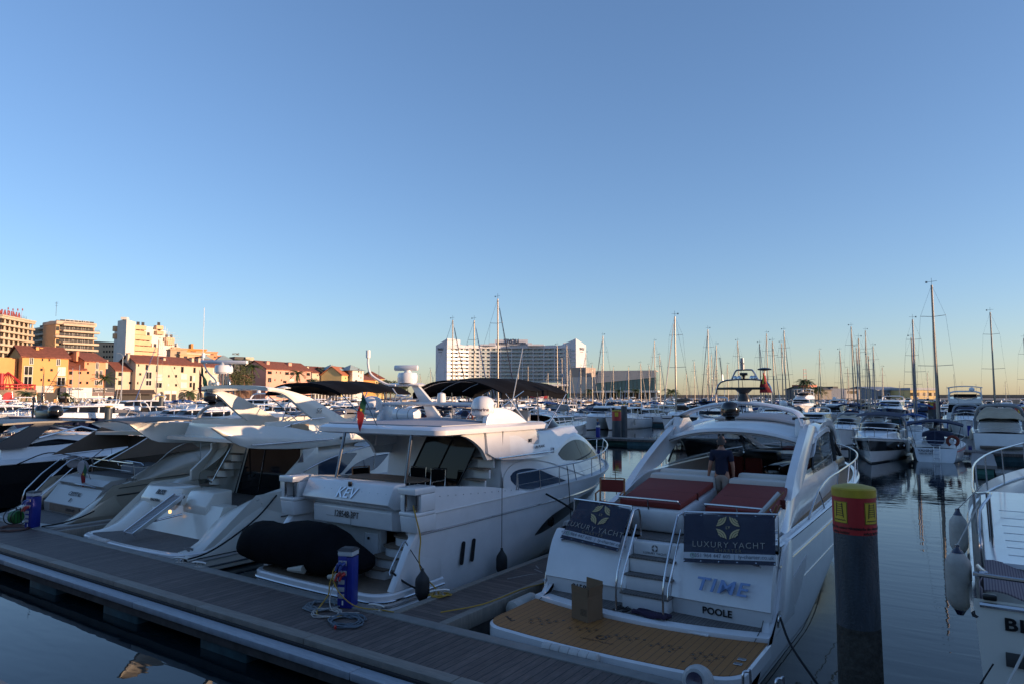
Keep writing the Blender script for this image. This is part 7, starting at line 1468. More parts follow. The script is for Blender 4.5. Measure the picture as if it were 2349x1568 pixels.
fender('dark fender low at the stern platform of the right edge yacht',(R_-2.1,9.6,1.4),.75,-.30,9.45,.5,.11,NAVYG,None)
rope('pale braided rope hanging from the hawse hole of the right edge yacht',[(R_-1.6,9.76,2.08),(.25,9.3,1.5),(-.1,8.7,.95),(-.45,8.1,.5)],.014,ROPEW)
PL=mat('slate grey pile',(.040,.050,.062),.45,noise=(.35,(3,3,.5)),nscale=3,bump=.3,bscale=30)
def weed():
    m=mat('weedy pile foot',(.045,.040,.032),.8,noise=.75,nscale=6,bump=1,bscale=16); return m
def bigpile(lab,x,y,r,ztop,full=True,ringc=True,name='mooring_pile',band=.48):
    t=thing(name,lab,'mooring pile',(x,y,0)); O=(0,0,0); n=40 if full else 16
    mb=MB(); mb.lathe([(r,1.35),(r*.995,ztop-.5)] if full else [(r,-.4),(r,ztop-.3)],(0,0,0),n); mb.build('shaft',PL,t,org=O)
    if full: mb=MB(); mb.lathe([(r*1.0,-.4),(r*1.03,.0),(r*1.025,.5),(r*1.015,.9),(r*1.001,1.42)],(0,0,0),n); mb.build('weed_growth',weed(),t,org=O)
    if ringc:
        mb=MB(); mb.lathe([(r*1.006,ztop-.11-band),(r*1.008,ztop-.10)],(0,0,0),n); bd=mb.build('red_band',mat('red vinyl band',(.35,.018,.02),.45),t,org=O)
    if ringc and not full:
        dv=Vector((-x,-y,0)).normalized(); sv=Vector((-dv.y,dv.x,0)); mb=MB(); mb.prism([dv*(r*1.0)+sv*a+Vector((0,0,ztop-.2-b)) for a,b in((-.17,.0),(.17,.0),(.17,.4),(-.17,.4))],dv*.03); mb.build('yellow_sign',mat('sign yellow',(.50,.36,.02),.5),bd,sm=False,org=O)
    mb=MB(); mb.lathe([(r*1.0,ztop-.12),(r*1.02,ztop-.115),(r*1.025,ztop-.02),(r*.97,ztop),(r*.5,ztop+.03),(.01,ztop+.035)],(0,0,0),n); mb.build('yellow_cap',mat('yellow cap',(.40,.29,.015),.55,noise=.25,nscale=4),t,org=O)
    return t,(bd if ringc else None)
t,bd=bigpile('large grey mooring pile with yellow cap and red ladder sign band in the foreground',-1.38,10.15,.263,3.2)
def onpile(cx_deg,z): 
    d0=math.atan2(-1,0); 
    def f(p): 
        a=math.radians(cx_deg)+p.x/(.263); dv=Vector((math.sin(a)*math.cos(0),-math.cos(a),0)); return dv*(.2645+p.z)+Vector((0,0,z+p.y))
    return f
# the pile faces the camera along this angle (camera sits at -y and slightly +x)
base=math.degrees(math.atan2(1.6,10.0))
for k,(dg,tx,tx2) in enumerate([(base-42,'escada de emergência','safety ladder'),(base+48,'escada de emergência','safety ladder')]):
    f=onpile(dg,2.78); m=MB(); m.grid(lambda a,b:f(Vector((-.105+.21*a,-.03+.28*b,.003))),10,2); m.build('yellow_sign',mat('sign yellow',(.50,.36,.02),.5),bd,sm=True,org=(0,0,0))
    m=MB()
    def bar(x0,y0,x1,y1,w=.006):
        N=6; dx,dy=x1-x0,y1-y0; L=math.hypot(dx,dy); nx,ny=-dy/L*w,dx/L*w
        m.grid(lambda a,b:f(Vector((x0+dx*a+nx*(2*b-1),y0+dy*a+ny*(2*b-1),.006))),N,1)
    bar(-.055,.045,-.04,.23); bar(.055,.045,.035,.23)
    for i in range(6): y=.07+i*.028; bar(-.05,y,.05,y,.004)
    for i in range(10): bar(-.08+i*.016,.012+(.006 if i%2 else -.006),-.064+i*.016,.012+(-.006 if i%2 else .006),.005)
    bar(-.10,-.025,-.10,.245,.003); bar(.10,-.025,.10,.245,.003); bar(-.10,.245,.10,.245,.003); bar(-.10,-.025,.10,-.025,.003)
    m.build('ladder_symbol',BLACKP,bd,sm=False,org=(0,0,0))
    for s_,yy,sz in((tx,-.085,.055),(tx2,-.145,.05)):
        m=MB(); m.text(s_,sz,(0,0,0),(1,0,0),(0,1,0),ext=.0003,bold=.001); m.xf(lambda p:f(Vector((p.x,p.y+yy,.004+p.z)))); m.build('lettering',BLACKP,bd,sm=False,org=(0,0,0))
# corner fender wheel and ladder hoops on the pontoon
t=thing('corner_fender','round white corner fender with a dark hub on the pontoon edge at the bottom','fender',(-3.15,9.02,.56)); O=(0,0,0)
mb=MB(); mb.lathe([(.07,-.10),(.15,-.11),(.20,-.06),(.21,0),(.20,.06),(.15,.11),(.07,.10)],(0,0,.12),28,ax=(-.15,-1,.35)); mb.build('wheel',mat('worn white rubber',(.45,.44,.42),.6,noise=.3,nscale=6),t,org=O)
mb=MB(); mb.lathe([(.0,-.1),(.10,-.1),(.11,.125),(.0,.12)],(0,0,.12),20,ax=(-.15,-1,.35)); mb.build('hub',NAVYG,t,org=O)
t=thing('pontoon_ladder','steel and red ladder hoops rising at the pontoon edge under the platform of TIME','ladder',(-2.45,9.05,.3)); O=(0,0,0)
for i,(x,y) in enumerate(((-.13,0),(.27,.05))):
    mb=MB(); mb.tube([(x,-.02,.22),(x,0,.55),(x+.01,.03,.61),(x+.05,.06,.61),(x+.07,.08,.55),(x+.07,.08,-.4)],.017,8,sm=3); mb.build('hoop',STEEL,t,org=O)
    mb=MB(); mb.tube([(x,-.03,-.4),(x,-.02,.28)],.0185,8); mb.build('red_rail',mat('red painted metal',(.45,.03,.03),.5),t,org=O)
mb=MB(); mb.lathe([(.05,0),(.055,.05),(.02,.09)],(-.38,-.02,.26),10); mb.build('red_cap',mat('red painted metal',(.45,.03,.03),.5),t,org=O)
# ================================================================ hotel, hall, harbour office, trees
WH=stucco('hotel white',(.56,.57,.60)); HGL=mat('hotel balcony glass',(.30,.36,.36),.2); HSH=mat('hotel room shade',(.42,.43,.42),.8)  # HSH: back wall colour carries the shade of the rooms
D0=470
fl_=Fac('B3',372,D0+6,492,D0); ft=[]
t=fl_.start('white_hotel','wide white curved hotel block with roof sign on the centre skyline','hotel'); O=ORG[0]
zr=fl_.hit(400,603)[1]; zp=fl_.hit(488,530)[1]
mb=MB(); mb.prism([fl_.P(0,2.65,0),fl_.P(fl_.L,2.65,0),fl_.P(fl_.L,zp,0),fl_.P(0,zr,0)],-fl_.n*14); ew=mb.build('end_wall',WH,t,sm=False)
q,z=fl_.hit(422,643); mb=MB(); mb.text('TIVOLI',2.2,fl_.P(q,z,.15),fl_.d,(0,0,1),ext=.05,bold=.05,shear=.1,sx=.8); fl_.box(mb,q-1.6,q+1.6,z-2.1,z-1.8,.05,.2); mb.build('lettering',SIGND,ew,sm=False)
# concave facade in 12 bays
xs=[492+i*(1838-492)/12 for i in range(13)]; dep=[D0+22*math.sin(PI*i/12) for i in range(13)]
for i in range(12):
    f=Fac('B3',xs[i],dep[i],xs[i+1],dep[i+1]); zt=f.hit((xs[i]+xs[i+1])/2,600)[1]; zb=f.hit(xs[i],985)[1]
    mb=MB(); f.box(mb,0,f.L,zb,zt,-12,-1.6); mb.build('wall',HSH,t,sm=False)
    mb=MB(); f.box(mb,-.25,.25,zb,zt+.2,-1.7,.1); 
    n=9; ph=(zt-2.2-zb)/n
    f.box(mb,.26,f.L-.26,zt-2.2,zt,-1.7,.0); mb.build('bay_frame',WH,t,sm=False)
    for k in range(n):
        z0=zb+ph*k; mb=MB(); f.box(mb,.26,f.L-.26,z0-.16,z0+.16,-1.65,.05); bf=mb.build('balcony_slab',WH,t,sm=False)
        mb=MB(); f.box(mb,.27,f.L-.27,z0+.17,z0+1.2,-.06,0); f.box(mb,f.L*.48,f.L*.5,z0+.26,z0+ph-.27,-1.6,-.1); mb.build('balcony_glass',HGL,bf,sm=False)
        mb=MB(); r_=random.Random(i*31+k); 
        for j in range(2): q=f.L*(.1+.45*j)+r_.random()*1.2; f.box(mb,q,q+f.L*.22,z0+.26,z0+ph-.3,-1.58,-1.5)
        mb.build('curtain',mat('pale curtain',(.50,.50,.47),.8),bf,sm=False)
f=Fac('B3',1838,D0,1944,D0+8); zr2=f.hit(1900,598)[1]; zp2=f.hit(1830,530)[1]
mb=MB(); mb.prism([f.P(0,2.65,0),f.P(f.L,2.65,0),f.P(f.L,zr2,0),f.P(0,zr2,0)],-f.n*14); ew=mb.build('end_wall',WH,t,sm=False)
mb=MB(); c=f.P(0,zp2,-.0); cs=[f.P(0,zr2+.01,0),f.P(f.L,zr2+.01,0),f.P(f.L,zr2+.01,-14),f.P(0,zr2+.01,-14)]; mb.add(cs+[c],[(0,1,4),(1,2,4),(2,3,4),(3,0,4)]); mb.build('roof_peak',WH,t,sm=False)
q,z=f.hit(1896,640); mb=MB(); mb.text('TIVOLI',2.2,f.P(q,z,.15),f.d,(0,0,1),ext=.05,bold=.05,shear=.1,sx=.8); f.box(mb,q-1.6,q+1.6,z-2.1,z-1.8,.05,.2); mb.build('lettering',SIGND,ew,sm=False)
f=Fac('B3',990,D0+21,1335,D0+21); z0=f.hit(1150,598)[1]; z1=f.hit(1150,542)[1]
mb=MB(); f.box(mb,0,f.L,z0,z1,-8,.5); rs=mb.build('roof_sign_box',WH,t,sm=False)
q,z=f.hit(1163,557); mb=MB(); mb.text('TIVOLI',3.6,f.P(q,z,.7),f.d,(0,0,1),ext=.05,bold=.08); q,z=f.hit(1163,582); mb.text('MARINA VILAMOURA',1.9,f.P(q,z,.7),f.d,(0,0,1),ext=.05,bold=.09,spacing=1.12,sx=1.05); mb.build('lettering',mat('blue grey letters',(.025,.035,.06),.6),rs,sm=False)
for x0,x1,y0 in((560,640,592),(835,930,588),(930,995,575),(1335,1380,575),(1380,1500,588),(1710,1835,572),(490,560,572)):
    f=Fac('B3',x0,D0+14,x1,D0+14); z0=f.hit(x0,604)[1]; z1=f.hit(x0,y0)[1]; mb=MB(); f.box(mb,0,f.L,z0,z1,-6,-1); mb.build('roof_house',WH,t,sm=False)
f=Fac('B3',372,D0-20,1960,D0-14); z1=f.hit(1100,1003)[1]
t=f.start('hotel_podium','dark glazed shop arcade along the foot of the white hotel','building')
mb=MB(); f.box(mb,0,f.L,2.66,z1-1.2,-14,0); mb.build('dark_glazing',mat('podium glazing',(.035,.04,.045),.25),t,sm=False)
mb=MB(); f.box(mb,-1,f.L+1,z1-1.2,z1,-15,1.5); mb.build('canopy_slab',WH,t,sm=False)
for i in range(26): q=i*f.L/25; mb=MB(); f.box(mb,q-.2,q+.2,2.66,z1-1.2,.9,1.3); mb.build('column',WST,t,sm=False)
for x,m in((1490,REDP),(1400,REDP),(1790,mat('teal hoarding',(.05,.30,.30),.6))): q,z=f.hit(x,1122); mb=MB(); f.box(mb,q-3,q+3,z-1.8,z+1.8,1.35,1.6); mb.build('hoarding',m,t,sm=False)
# conference hall
TAUPE=stucco('taupe membrane',(.60,.50,.42)); HG2=mat('teal hall glass',(.07,.15,.155),.12)
f=Fac('B4',-330,430,-40,420); t=f.start('hall_wing','taupe stepped wing between the hotel and the glass hall','building'); z1=f.hit(-200,828)[1]
mb=MB(); f.box(mb,0,f.L,2.65,z1-6,-16,0); mb.build('wall',TAUPE,t,sm=False); q0=f.hit(-330,820)[0]; q1=f.hit(-210,820)[0]
mb=MB(); f.box(mb,f.L*.05,f.L*.62,z1-5.99,z1,-15,-1); mb.build('upper_storey',stucco('shaded taupe',(.36,.29,.24)),t,sm=False)  # darker taupe copy, shade put into the wall colour
for x in(-210,-180): f.window(t,x,862,16,9,None,GLASS)
mb=MB(); f.box(mb,-2,f.L,f.hit(0,1072)[1]-1.5,f.hit(0,1072)[1],.01,5); mb.build('terrace_slab',TAUPE,t,sm=False)
f=Fac('B4',-50,412,585,402); t=f.start('glass_hall','long taupe roofed hall with a teal glass front behind the masts','building'); zt=f.hit(300,868)[1]; zg0=f.hit(0,975)[1]; zg1=f.hit(580,932)[1]; zb=f.hit(300,1070)[1]
mb=MB(); f.box(mb,0,f.L,zb,zt-.3,-18,-.5); mb.build('glass_wall',HG2,t,sm=False)
mb=MB(); mb.prism([f.P(0,zg0-1,0),f.P(f.L,zg1,0),f.P(f.L,zt,0),f.P(f.L*.06,zt,0),f.P(0,zt-3,0)],-f.n*.45); mb.box; r_=mb.build('roof_membrane',TAUPE,t,sm=False)
mb=MB(); mb.prism([f.P(0,zt+.003,0),f.P(f.L,zt+.003,0),f.P(f.L,zt+.003,-18),f.P(0,zt+.003,-18)],(0,0,.4)); mb.build('roof',TAUPE,t,sm=False)
for i in range(14):
    q=f.L*(.12+.88*i/14); zz=zg0+(zg1-zg0)*(q/f.L); mb=MB(); f.box(mb,q,q+.18,zb,zz-.4,-.45,-.2); mb.build('mullion',mat('teal mullion',(.03,.06,.065),.4),t,sm=False)
mb=MB(); f.box(mb,-3,f.L+1,zb-1.1,zb,-18,3.5); mb.build('terrace_slab',WST,t,sm=False)
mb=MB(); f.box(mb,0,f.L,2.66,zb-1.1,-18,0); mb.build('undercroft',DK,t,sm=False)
for i in range(12): q=i*f.L/11; mb=MB(); f.box(mb,q-.25,q+.25,2.66,zb-1.1,2.6,3.1); mb.build('column',WST,t,sm=False)
# right harbour office buildings
f=Fac('B5',60,340,330,350); t=f.start('harbour_office','low dark roofed harbour office with the orange topped control tower','building'); z=f.hit(180,1325)[1]
f.gable(t,2.65,z+1.8,12,stucco('office grey',(.20,.18,.16)),ROOFD,ze=z)
for x in(140,180,230,280): f.window(t,x,1355,30,16)
q0,zz=f.hit(95,1290); q1,_=f.hit(180,1290); mb=MB(); f.box(mb,q0,q1,z,zz-.2,-8,-1); tw=mb.build('tower_cabin',WST,t,sm=False); mb=MB(); f.box(mb,q0-.8,q1+.8,zz-.2+.003,zz+1.0,-8.8,-.2); mb.build('orange_cap',mat('orange red band',(.45,.09,.03),.6),tw,sm=False)
mb=MB(); qc=(q0+q1)/2
for a in(-1,1): mb.cyl(f.P(qc+a*1.2,zz+1,-4),f.P(qc+a*.9,zz+9,-4),.1,n=4)
for k in range(5): mb.cyl(f.P(qc-1.1,zz+1.5+k*1.8,-4),f.P(qc+1.1,zz+1.5+k*1.8,-4),.08,n=4)
mb.build('lattice_mast',mat('red painted metal',(.45,.03,.03),.5),tw)
f=Fac('B5',322,350,480,352); t=f.start('grey_warehouse','grey blue boxy warehouse right of the control tower','building'); z=f.hit(400,1308)[1]; mb=MB(); f.box(mb,0,f.L,2.65,z,-14,0); mb.build('wall',GREYST,t,sm=False); mb=MB(); f.box(mb,3,f.L-3,z+.003,z+1,-12,-2); mb.build('roof_plant',ROOFD,t,sm=False)
f=Fac('B5',480,352,625,356); t=f.start('grey_office','grey office block with a dark window strip behind the masts','building'); z=f.hit(550,1318)[1]; mb=MB(); f.box(mb,0,f.L,2.65,z,-12,0); mb.build('wall',stucco('office grey light',(.30,.29,.28)),t,sm=False); mb=MB(); f.box(mb,1,f.L-1,z-2.2,z-.8,0,.05); mb.build('window_strip',GLASS,t,sm=False); mb=MB(); f.box(mb,-.3,f.L+.3,z+.003,z+.4,-12.3,.3); mb.build('roof',ROOFD,t,sm=False)
f=Fac('B5',800,390,1150,400); t=f.start('boat_shed','long grey blue boat shed with a shallow roof on the right skyline','building'); z=f.hit(950,1328)[1]; f.gable(t,2.65,z+2,26,GREYST,mat('shed roof',(.24,.27,.31),.6),ze=z); mb=MB(); f.box(mb,1,f.L-1,2.7,z-3.2,.01,.06); mb.build('dark_openings',ROOFD,t,sm=False)
f=Fac('B5',1152,380,1430,384); t=f.start('orange_shed','orange yellow clad shed lit by the sun behind the tall mast','building'); z=f.hit(1290,1326)[1]; mb=MB(); f.box(mb,0,f.L,2.65,z,-18,0); mb.build('wall',YEL,t,sm=False); mb=MB(); f.box(mb,-.5,f.L+.5,z+.003,z+1.3,-18.5,.5); mb.build('roof',mat('shed roof',(.24,.27,.31),.6),t,sm=False)  # wall colour carries the orange sunlight on this part of the grey shed
for i in range(9): q=(i+.5)*f.L/9; f.windowq(t,q-1.6,q+1.6,z-3.2,z-1.4,None,mat('amber window',(.30,.20,.10),.3)) if i%2 else f.windowq(t,q-1.2,q+1.2,z-3.2,z-1.4,None,GLASS)
# ---- palms and trees
FROND=mat('palm frond',(.055,.085,.022),.7,noise=.4,nscale=1); TRUNK=mat('palm trunk',(.13,.09,.06),.9,noise=.3,nscale=3); LEAF=mat('dark leaves',(.030,.050,.018),.8,noise=.5,nscale=.6); LEAF2=mat('olive leaves',(.075,.085,.035),.8,noise=.4,nscale=.8)
def palm(lab,x,y,z0,h,r=2.6,seed=0,droop=1.0,group=None,n=26):
    R=random.Random(seed); t=thing('palm_tree',lab,'palm tree',(x,y,z0),R.random()*6,group); O=(0,0,0)
    mb=MB(); mb.lathe([(.32,0),(.24,h*.3),(.2,h*.7),(.24,h-.3),(.15,h)],(0,0,0),8); mb.build('trunk',TRUNK,t,org=O)
    mb=MB()
    for k in range(n):
        a=2*PI*k/n+R.uniform(-.2,.2); el=R.uniform(-.5,1.2); L=r*R.uniform(.8,1.1); P=[]
        for i in range(6):
            s=i/5; P.append(Vector((math.cos(a)*L*s*math.cos(el*(1-.3*s)),math.sin(a)*L*s*math.cos(el*(1-.3*s)),h+L*s*math.sin(el)*.8-droop*L*.55*s*s)))
        sd=Vector((-math.sin(a),math.cos(a),0))
        for i in range(5):
            p,q=P[i],P[i+1]; w=.30*r/2.6*(1-.5*i/5)
            for s_ in(-1,1):
                for u in(0,.5): c=p.lerp(q,u); e=p.lerp(q,u+.45); mb.add([c,e,e+sd*s_*w*1.6+Vector((0,0,-w*.9))],[(0,1,2)])
    mb.build('crown',FROND,t,sm=False,org=O); return t
def palmpx(lab,c,x,y,D,r=2.6,seed=0,z0=2.65,group=None,**k):
    X,Y=dcr(c,x,y); p=at(X,Y,D); return palm(lab,p.x,p.y,z0,p.z-z0,r,seed,group=group,**k)
palmpx('tall fan palm standing right of the white shopfront signs','B1',1093,935,185,3.4,1,droop=.5)
palmpx('bushy palm in front of the left arch of the orange house','B1',283,1105,160,3.4,2)
palmpx('bushy palm in front of the right arch of the orange house','B1',690,1112,165,2.6,3)
palmpx('low palm in front of the arcade of the cream terrace','B1',1975,1090,190,3.2,4)
palmpx('tall palm in front of the coral terrace','B2',1020,880,262,4.0,5)
palmpx('tall palm left of the flag behind the radar arch of BLISS','B2',425,770,250,4.6,6)
palmpx('tall palm right of the flag behind the radar of BLISS','B2',545,820,250,4.4,7)
palmpx('palm in front of the yellow house at the end of the row','B2',1903,1025,300,3.8,8)
palmpx('short palm below the black awning of BLISS','B2',1180,960,250,3.2,9); palmpx('slim palm in front of the yellow houses','B2',1290,1055,240,2.4,10)
palmpx('left palm of the tall pair beside the control tower','B5',42,1232,300,4.0,11); palmpx('right palm of the tall pair beside the control tower','B5',90,1236,300,4.0,12)
for i,(x,y) in enumerate(((135,1312),(165,1308),(205,1312))): palmpx('%s of the three lower palms in front of the harbour office'%['leftmost','middle','rightmost'][i],'B5',x,y,310,4.2,13+i,group='lower palms by the harbour office')
palmpx('bushy palm just left of the sail cover beside the glass hall','B4',740,1075,330,5.5,17)
for i,(c,x,y) in enumerate([('B4',200,1070),('B4',370,1068),('B3',1430,1062),('B3',1975,1068),('B3',1260,1068),('B3',800,1080),('B3',650,1075)]):
    palmpx('small palm on the promenade %s'%['before the left end of the glass hall','before the middle of the glass hall','before the right part of the hotel','between the hotel and the glass hall','before the centre right of the hotel','before the left part of the hotel under the bimini','before the far left part of the hotel'][i],c,x,y,400,4.2,20+i,group='palms on the promenade')
def tree(lab,c,x,ytop,D,w,seed,m=LEAF,nm='broadleaf_tree',bare=False):
    X,Y=dcr(c,x,ytop); p=at(X,Y,D); h=p.z-2.65; R=random.Random(seed); t=thing(nm,lab,'tree',(p.x,p.y,2.65),0); O=(0,0,0)
    mb=MB(); mb.cyl((0,0,0),(0,0,h*.55),.4,.25,7)
    for k in range(9 if bare else 5): a=R.uniform(0,6.3); mb.cyl((0,0,h*R.uniform(.3,.6)),(math.cos(a)*w*.35,math.sin(a)*w*.35,h*R.uniform(.7,1.)),.16,.04,5)
    mb.build('trunk',TRUNK,t,org=O); mb=MB()
    for b in range(16):
        a=R.uniform(0,6.3); rr_=w*.5*math.sqrt(R.random()); bx,by,bz=rr_*math.cos(a),rr_*math.sin(a),h*R.uniform(.4,.9)
        for k in range(14 if bare else 55):
            q=Vector((R.gauss(0,1),R.gauss(0,1),R.gauss(0,.8))).normalized()*(w*.17*R.uniform(.5,1.1))+Vector((bx,by,bz)); q.z=min(q.z,h); u=Vector((R.uniform(-1,1),R.uniform(-1,1),R.uniform(-1,1))).normalized(); v=u.orthogonal().normalized(); s=.32 if not bare else .14
            mb.add([q+u*s,q+v*s,q-u*s,q-v*s],[(0,1,2,3)])
    mb.build('crown',m,t,sm=False,org=O)
for i,(x,y,w) in enumerate(((1945,962,9),(1990,968,12),(2040,955,13),(2085,985,9),(1925,985,7))): tree('dark pine %s in the dense group right of the yellow house'%['second from left','third from left','tallest, fourth from left','rightmost','leftmost'][i],'B2',x,y,360+i*6,w,40+i,nm='pine_tree')
tree('bare twiggy tree above the roofs right of the white tower','B2',1745,845,370,7,50,TRUNK,bare=True)
tree('olive tree left of the palms behind the pink tower','B2',370,820,245,11,51,LEAF2); tree('small tree below the villa behind the flag','B2',330,880,255,7,52,LEAF2)
# ---- lamp posts and flag poles on the promenade
def post(nm,lab,c,x,yt,yb,D,r=.09,lamp=0,m=ALU):
    X,Y=dcr(c,x,yt); p=at(X,Y,D); z0=Zof(dcr(c,x,yb)[1],D); z0=max(z0,2.65); t=thing(nm,lab,'lamp post' if lamp else 'flagpole',(p.x,p.y,z0)); O=(0,0,0); h=p.z-z0
    mb=MB(); mb.cyl((0,0,0),(0,0,h),r,r*.6,7); mb.build('pole',m,t,org=O)
    if lamp: mb=MB(); d=W(-1,0); mb.tube([Vector((0,0,h-.2)),Vector((0,0,h+.8)),d*.8+Vector((0,0,h+1.4)),d*1.6+Vector((0,0,h+1.5))],.07,5,sm=3); mb.build('lamp_arm',m,t,org=O)
    else: mb=MB(); mb.lathe([(0,h),(.12,h+.1),(0,h+.25)],(0,0,0),7); mb.build('finial',m,t,org=O)
post('street_lamp','tall curved lamp post between the salmon houses and the cream houses','B1',1283,740,1190,178,.16,1); post('flagpole','left bare flagpole before the salmon house','B1',760,845,1180,172); post('flagpole','right bare flagpole before the salmon house','B1',833,812,1180,172)
post('street_lamp','thin dark lamp post before the yellow house at the row end','B2',1868,815,1130,250,.1,0,DSTEEL); post('street_lamp','twin headed lamp at the right end of the breakwater','B5',2300,1295,1370,300,.08,0,DSTEEL)
# ================================================================ boats of the basin
def motor(kind,L=11,hm=WHITE,seed=0,arch=True,cover=None,stripe=BLACKP):
    """one motor boat, bow towards +y, origin amidships on the waterline"""
    t=thing('motor_yacht','x','boat',(0,0,0)); O=(0,0,0); Bm=L*.31; fb=.95+L*.035
    h=Hull(0,-L/2,L/2,Bm,fb*.88,fb*1.25,rake=L*.09,ar=.15,wlf=.9,tm=.42,p=2.1,stern=.95,flare=.9)
    def bd(mb,nm,m,par=t,**k): return mb.build(nm,m,par,org=O,**k)
    mb=MB(); h.mesh(mb,n=18,m=7); h.transom(mb,m=5); bd(mb,'hull',hm)
    mb=MB(); h.mesh(mb,n=18,k0=.0,k1=.17,m=2,off=.012); bd(mb,'boot_stripe',stripe)
    mb=MB(); h.deck(mb,0,1,dz=.0,cam=.10,n=14); bd(mb,'deck',WHITE)
    mb=MB(); h.rail(mb,0,1,.035,k=.98,n=16); bd(mb,'rub_rail',GREYG)
    z=fb; w=Bm/2
    cf_=House(0,[(-L*.10,z*.9,z+.35,w*.80,w*.72),(L*.12,z,z+.55,w*.80,w*.66),(L*.24,z+.1,z+.52,w*.62,w*.46),(L*.36,z+.18,z+.30,w*.36,w*.2)],r=.15,n=12)
    mb=MB(); cf_.mesh(mb); bd(mb,'coachroof',WHITE)
    if kind in('hardtop','fly','trawler'):
        H1=.95 if kind!='trawler' else 1.2; a0=-L*.26; a1=L*.16
        g=House(0,[(a0,z*.9,z+.3+H1,w*.82,w*.70),(a0+L*.2,z,z+.35+H1,w*.80,w*.68),(a1-L*.10,z+.2,z+.32+H1,w*.74,w*.60),(a1,z+.45,z+.50 if kind!='trawler' else z+.3+H1*.8,w*.66,w*.50)],r=.08,n=12,camber=0)
        mb=MB(); g.mesh(mb); gl=bd(mb,'window_band',GLASS)
        mb=MB(); b_=House(0,[(a0-.02,z*.88,z+.45,w*.84,w*.80),(a0+L*.2,z,z+.60,w*.83,w*.78),(a1-L*.05,z+.1,z+.62,w*.76,w*.70),(a1+.1,z+.3,z+.55,w*.68,w*.60)],r=.06,n=10,camber=0); b_.mesh(mb); bd(mb,'cabin_side',WHITE)
        mb=MB()
        for y in(a0+L*.03,a0+L*.13,a1-L*.13):
            for sd in(1,-1): mb.prism([(sd*g.x(y,z+.5,.012),y,z+.5),(sd*g.x(y+.16,z+.5,.012),y+.16,z+.5),(sd*g.x(y+.06,z+.26+H1,.012),y+.06,z+.26+H1),(sd*g.x(y-.1,z+.26+H1,.012),y-.1,z+.26+H1)],(-sd*.03,0,0))
        bd(mb,'window_pillars',WHITE,gl,sm=False)
        rt=House(0,[(a0-L*.07,z+.32+H1,z+.42+H1,w*.74,w*.70),(a0+L*.1,z+.33+H1,z+.47+H1,w*.80,w*.74),(a1-L*.12,z+.3+H1,z+.44+H1,w*.72,w*.64),(a1-L*.07,z+.24+H1,z+.32+H1,w*.6,w*.5)],r=.05,n=10); mb=MB(); rt.mesh(mb); bd(mb,'roof',WHITE)
        zt=z+.45+H1
        if kind=='fly':
            c=House(0,[(a0-L*.08,zt,zt+.5,w*.7,w*.66),(a0+L*.1,zt,zt+.62,w*.74,w*.66),(a1-L*.16,zt,zt+.60,w*.62,w*.5),(a1-L*.1,zt-.05,zt+.2,w*.45,w*.3)],r=.08,n=10,camber=-.25); mb=MB(); c.mesh(mb); bd(mb,'flybridge',WHITE)
            mb=MB(); mb.slab(lambda a,b:((2*a-1)*w*.5,a1-L*.16+.5*(1-(2*a-1)**2)-.2*b,zt+.6+.32*b),10,2,(0,.02,0)); bd(mb,'flybridge_windscreen',GLASS)
            if seed%2==0: mb=MB(); mb.slab(lambda a,b:((2*a-1)*w*.75,a0+L*.0+L*.26*b,zt+1.75-.16*(2*a-1)**2),8,6,(0,0,-.07)); [mb.cyl((s*w*.7,a0+L*yy,zt+.5),(s*w*.68,a0+L*yy2,zt+1.6),.04,n=5) for s in(-1,1) for yy,yy2 in((.0,.03),(.2,.22))]; bd(mb,'flybridge_top',cover or WHITE)
            zt+=.5
        if arch: 
            mb=MB()
            mb.tube([(-w*.68,a0+L*.02,zt-.3),(-w*.62,a0-L*.02,zt+.55),(0,a0-L*.03,zt+.68),(w*.62,a0-L*.02,zt+.55),(w*.68,a0+L*.02,zt-.3)],.09,6,sm=3); bd(mb,'radar_arch',WHITE)
            mb=MB(); mb.lathe([(.1,0),(.24,.08),(.25,.22),(.16,.36),(0,.4)],(w*.3,a0-L*.03,zt+.7),10); bd(mb,'radar_dome',WHITE if seed%3 else DOMEB)
            mb=MB(); mb.cyl((-w*.4,a0-L*.03,zt+.5),(-w*.42,a0-L*.05,zt+2.4),.02,n=4); bd(mb,'aerial',STEEL)
        mb=MB(); mb.box(-w*.75,w*.75,-L/2+.3,a0,z*.6,z*.62+.02); bd(mb,'cockpit_sole',TEAKB,sm=False)
    if kind=='open':
        mb=MB()
        def ws_(a,b): 
            q=2*a-1; return Vector((q*w*(.74-.06*b),L*.14-.5*b-1.5*q*q*q*q-.0*b,z+.45+.62*b-.15*abs(q)**4))
        mb.slab(ws_,12,3,(0,-.02,0)); wsn_=bd(mb,'windscreen',GLASS)
        mb=MB(); mb.tube([ws_(i/12,1) for i in range(13)],.035,5); mb.tube([ws_(i/12,0) for i in range(13)],.03,5); bd(mb,'windscreen_frame',STEEL,wsn_)
        am=GREYG if seed%2 else WHITE
        mb=MB(); mb.tube([(-w*.86,-L*.20,z),(-w*.80,-L*.27,z+1.0),(-w*.5,-L*.30,z+1.42),(w*.5,-L*.30,z+1.42),(w*.80,-L*.27,z+1.0),(w*.86,-L*.20,z)],.10,7,sm=4); bd(mb,'radar_arch',am)
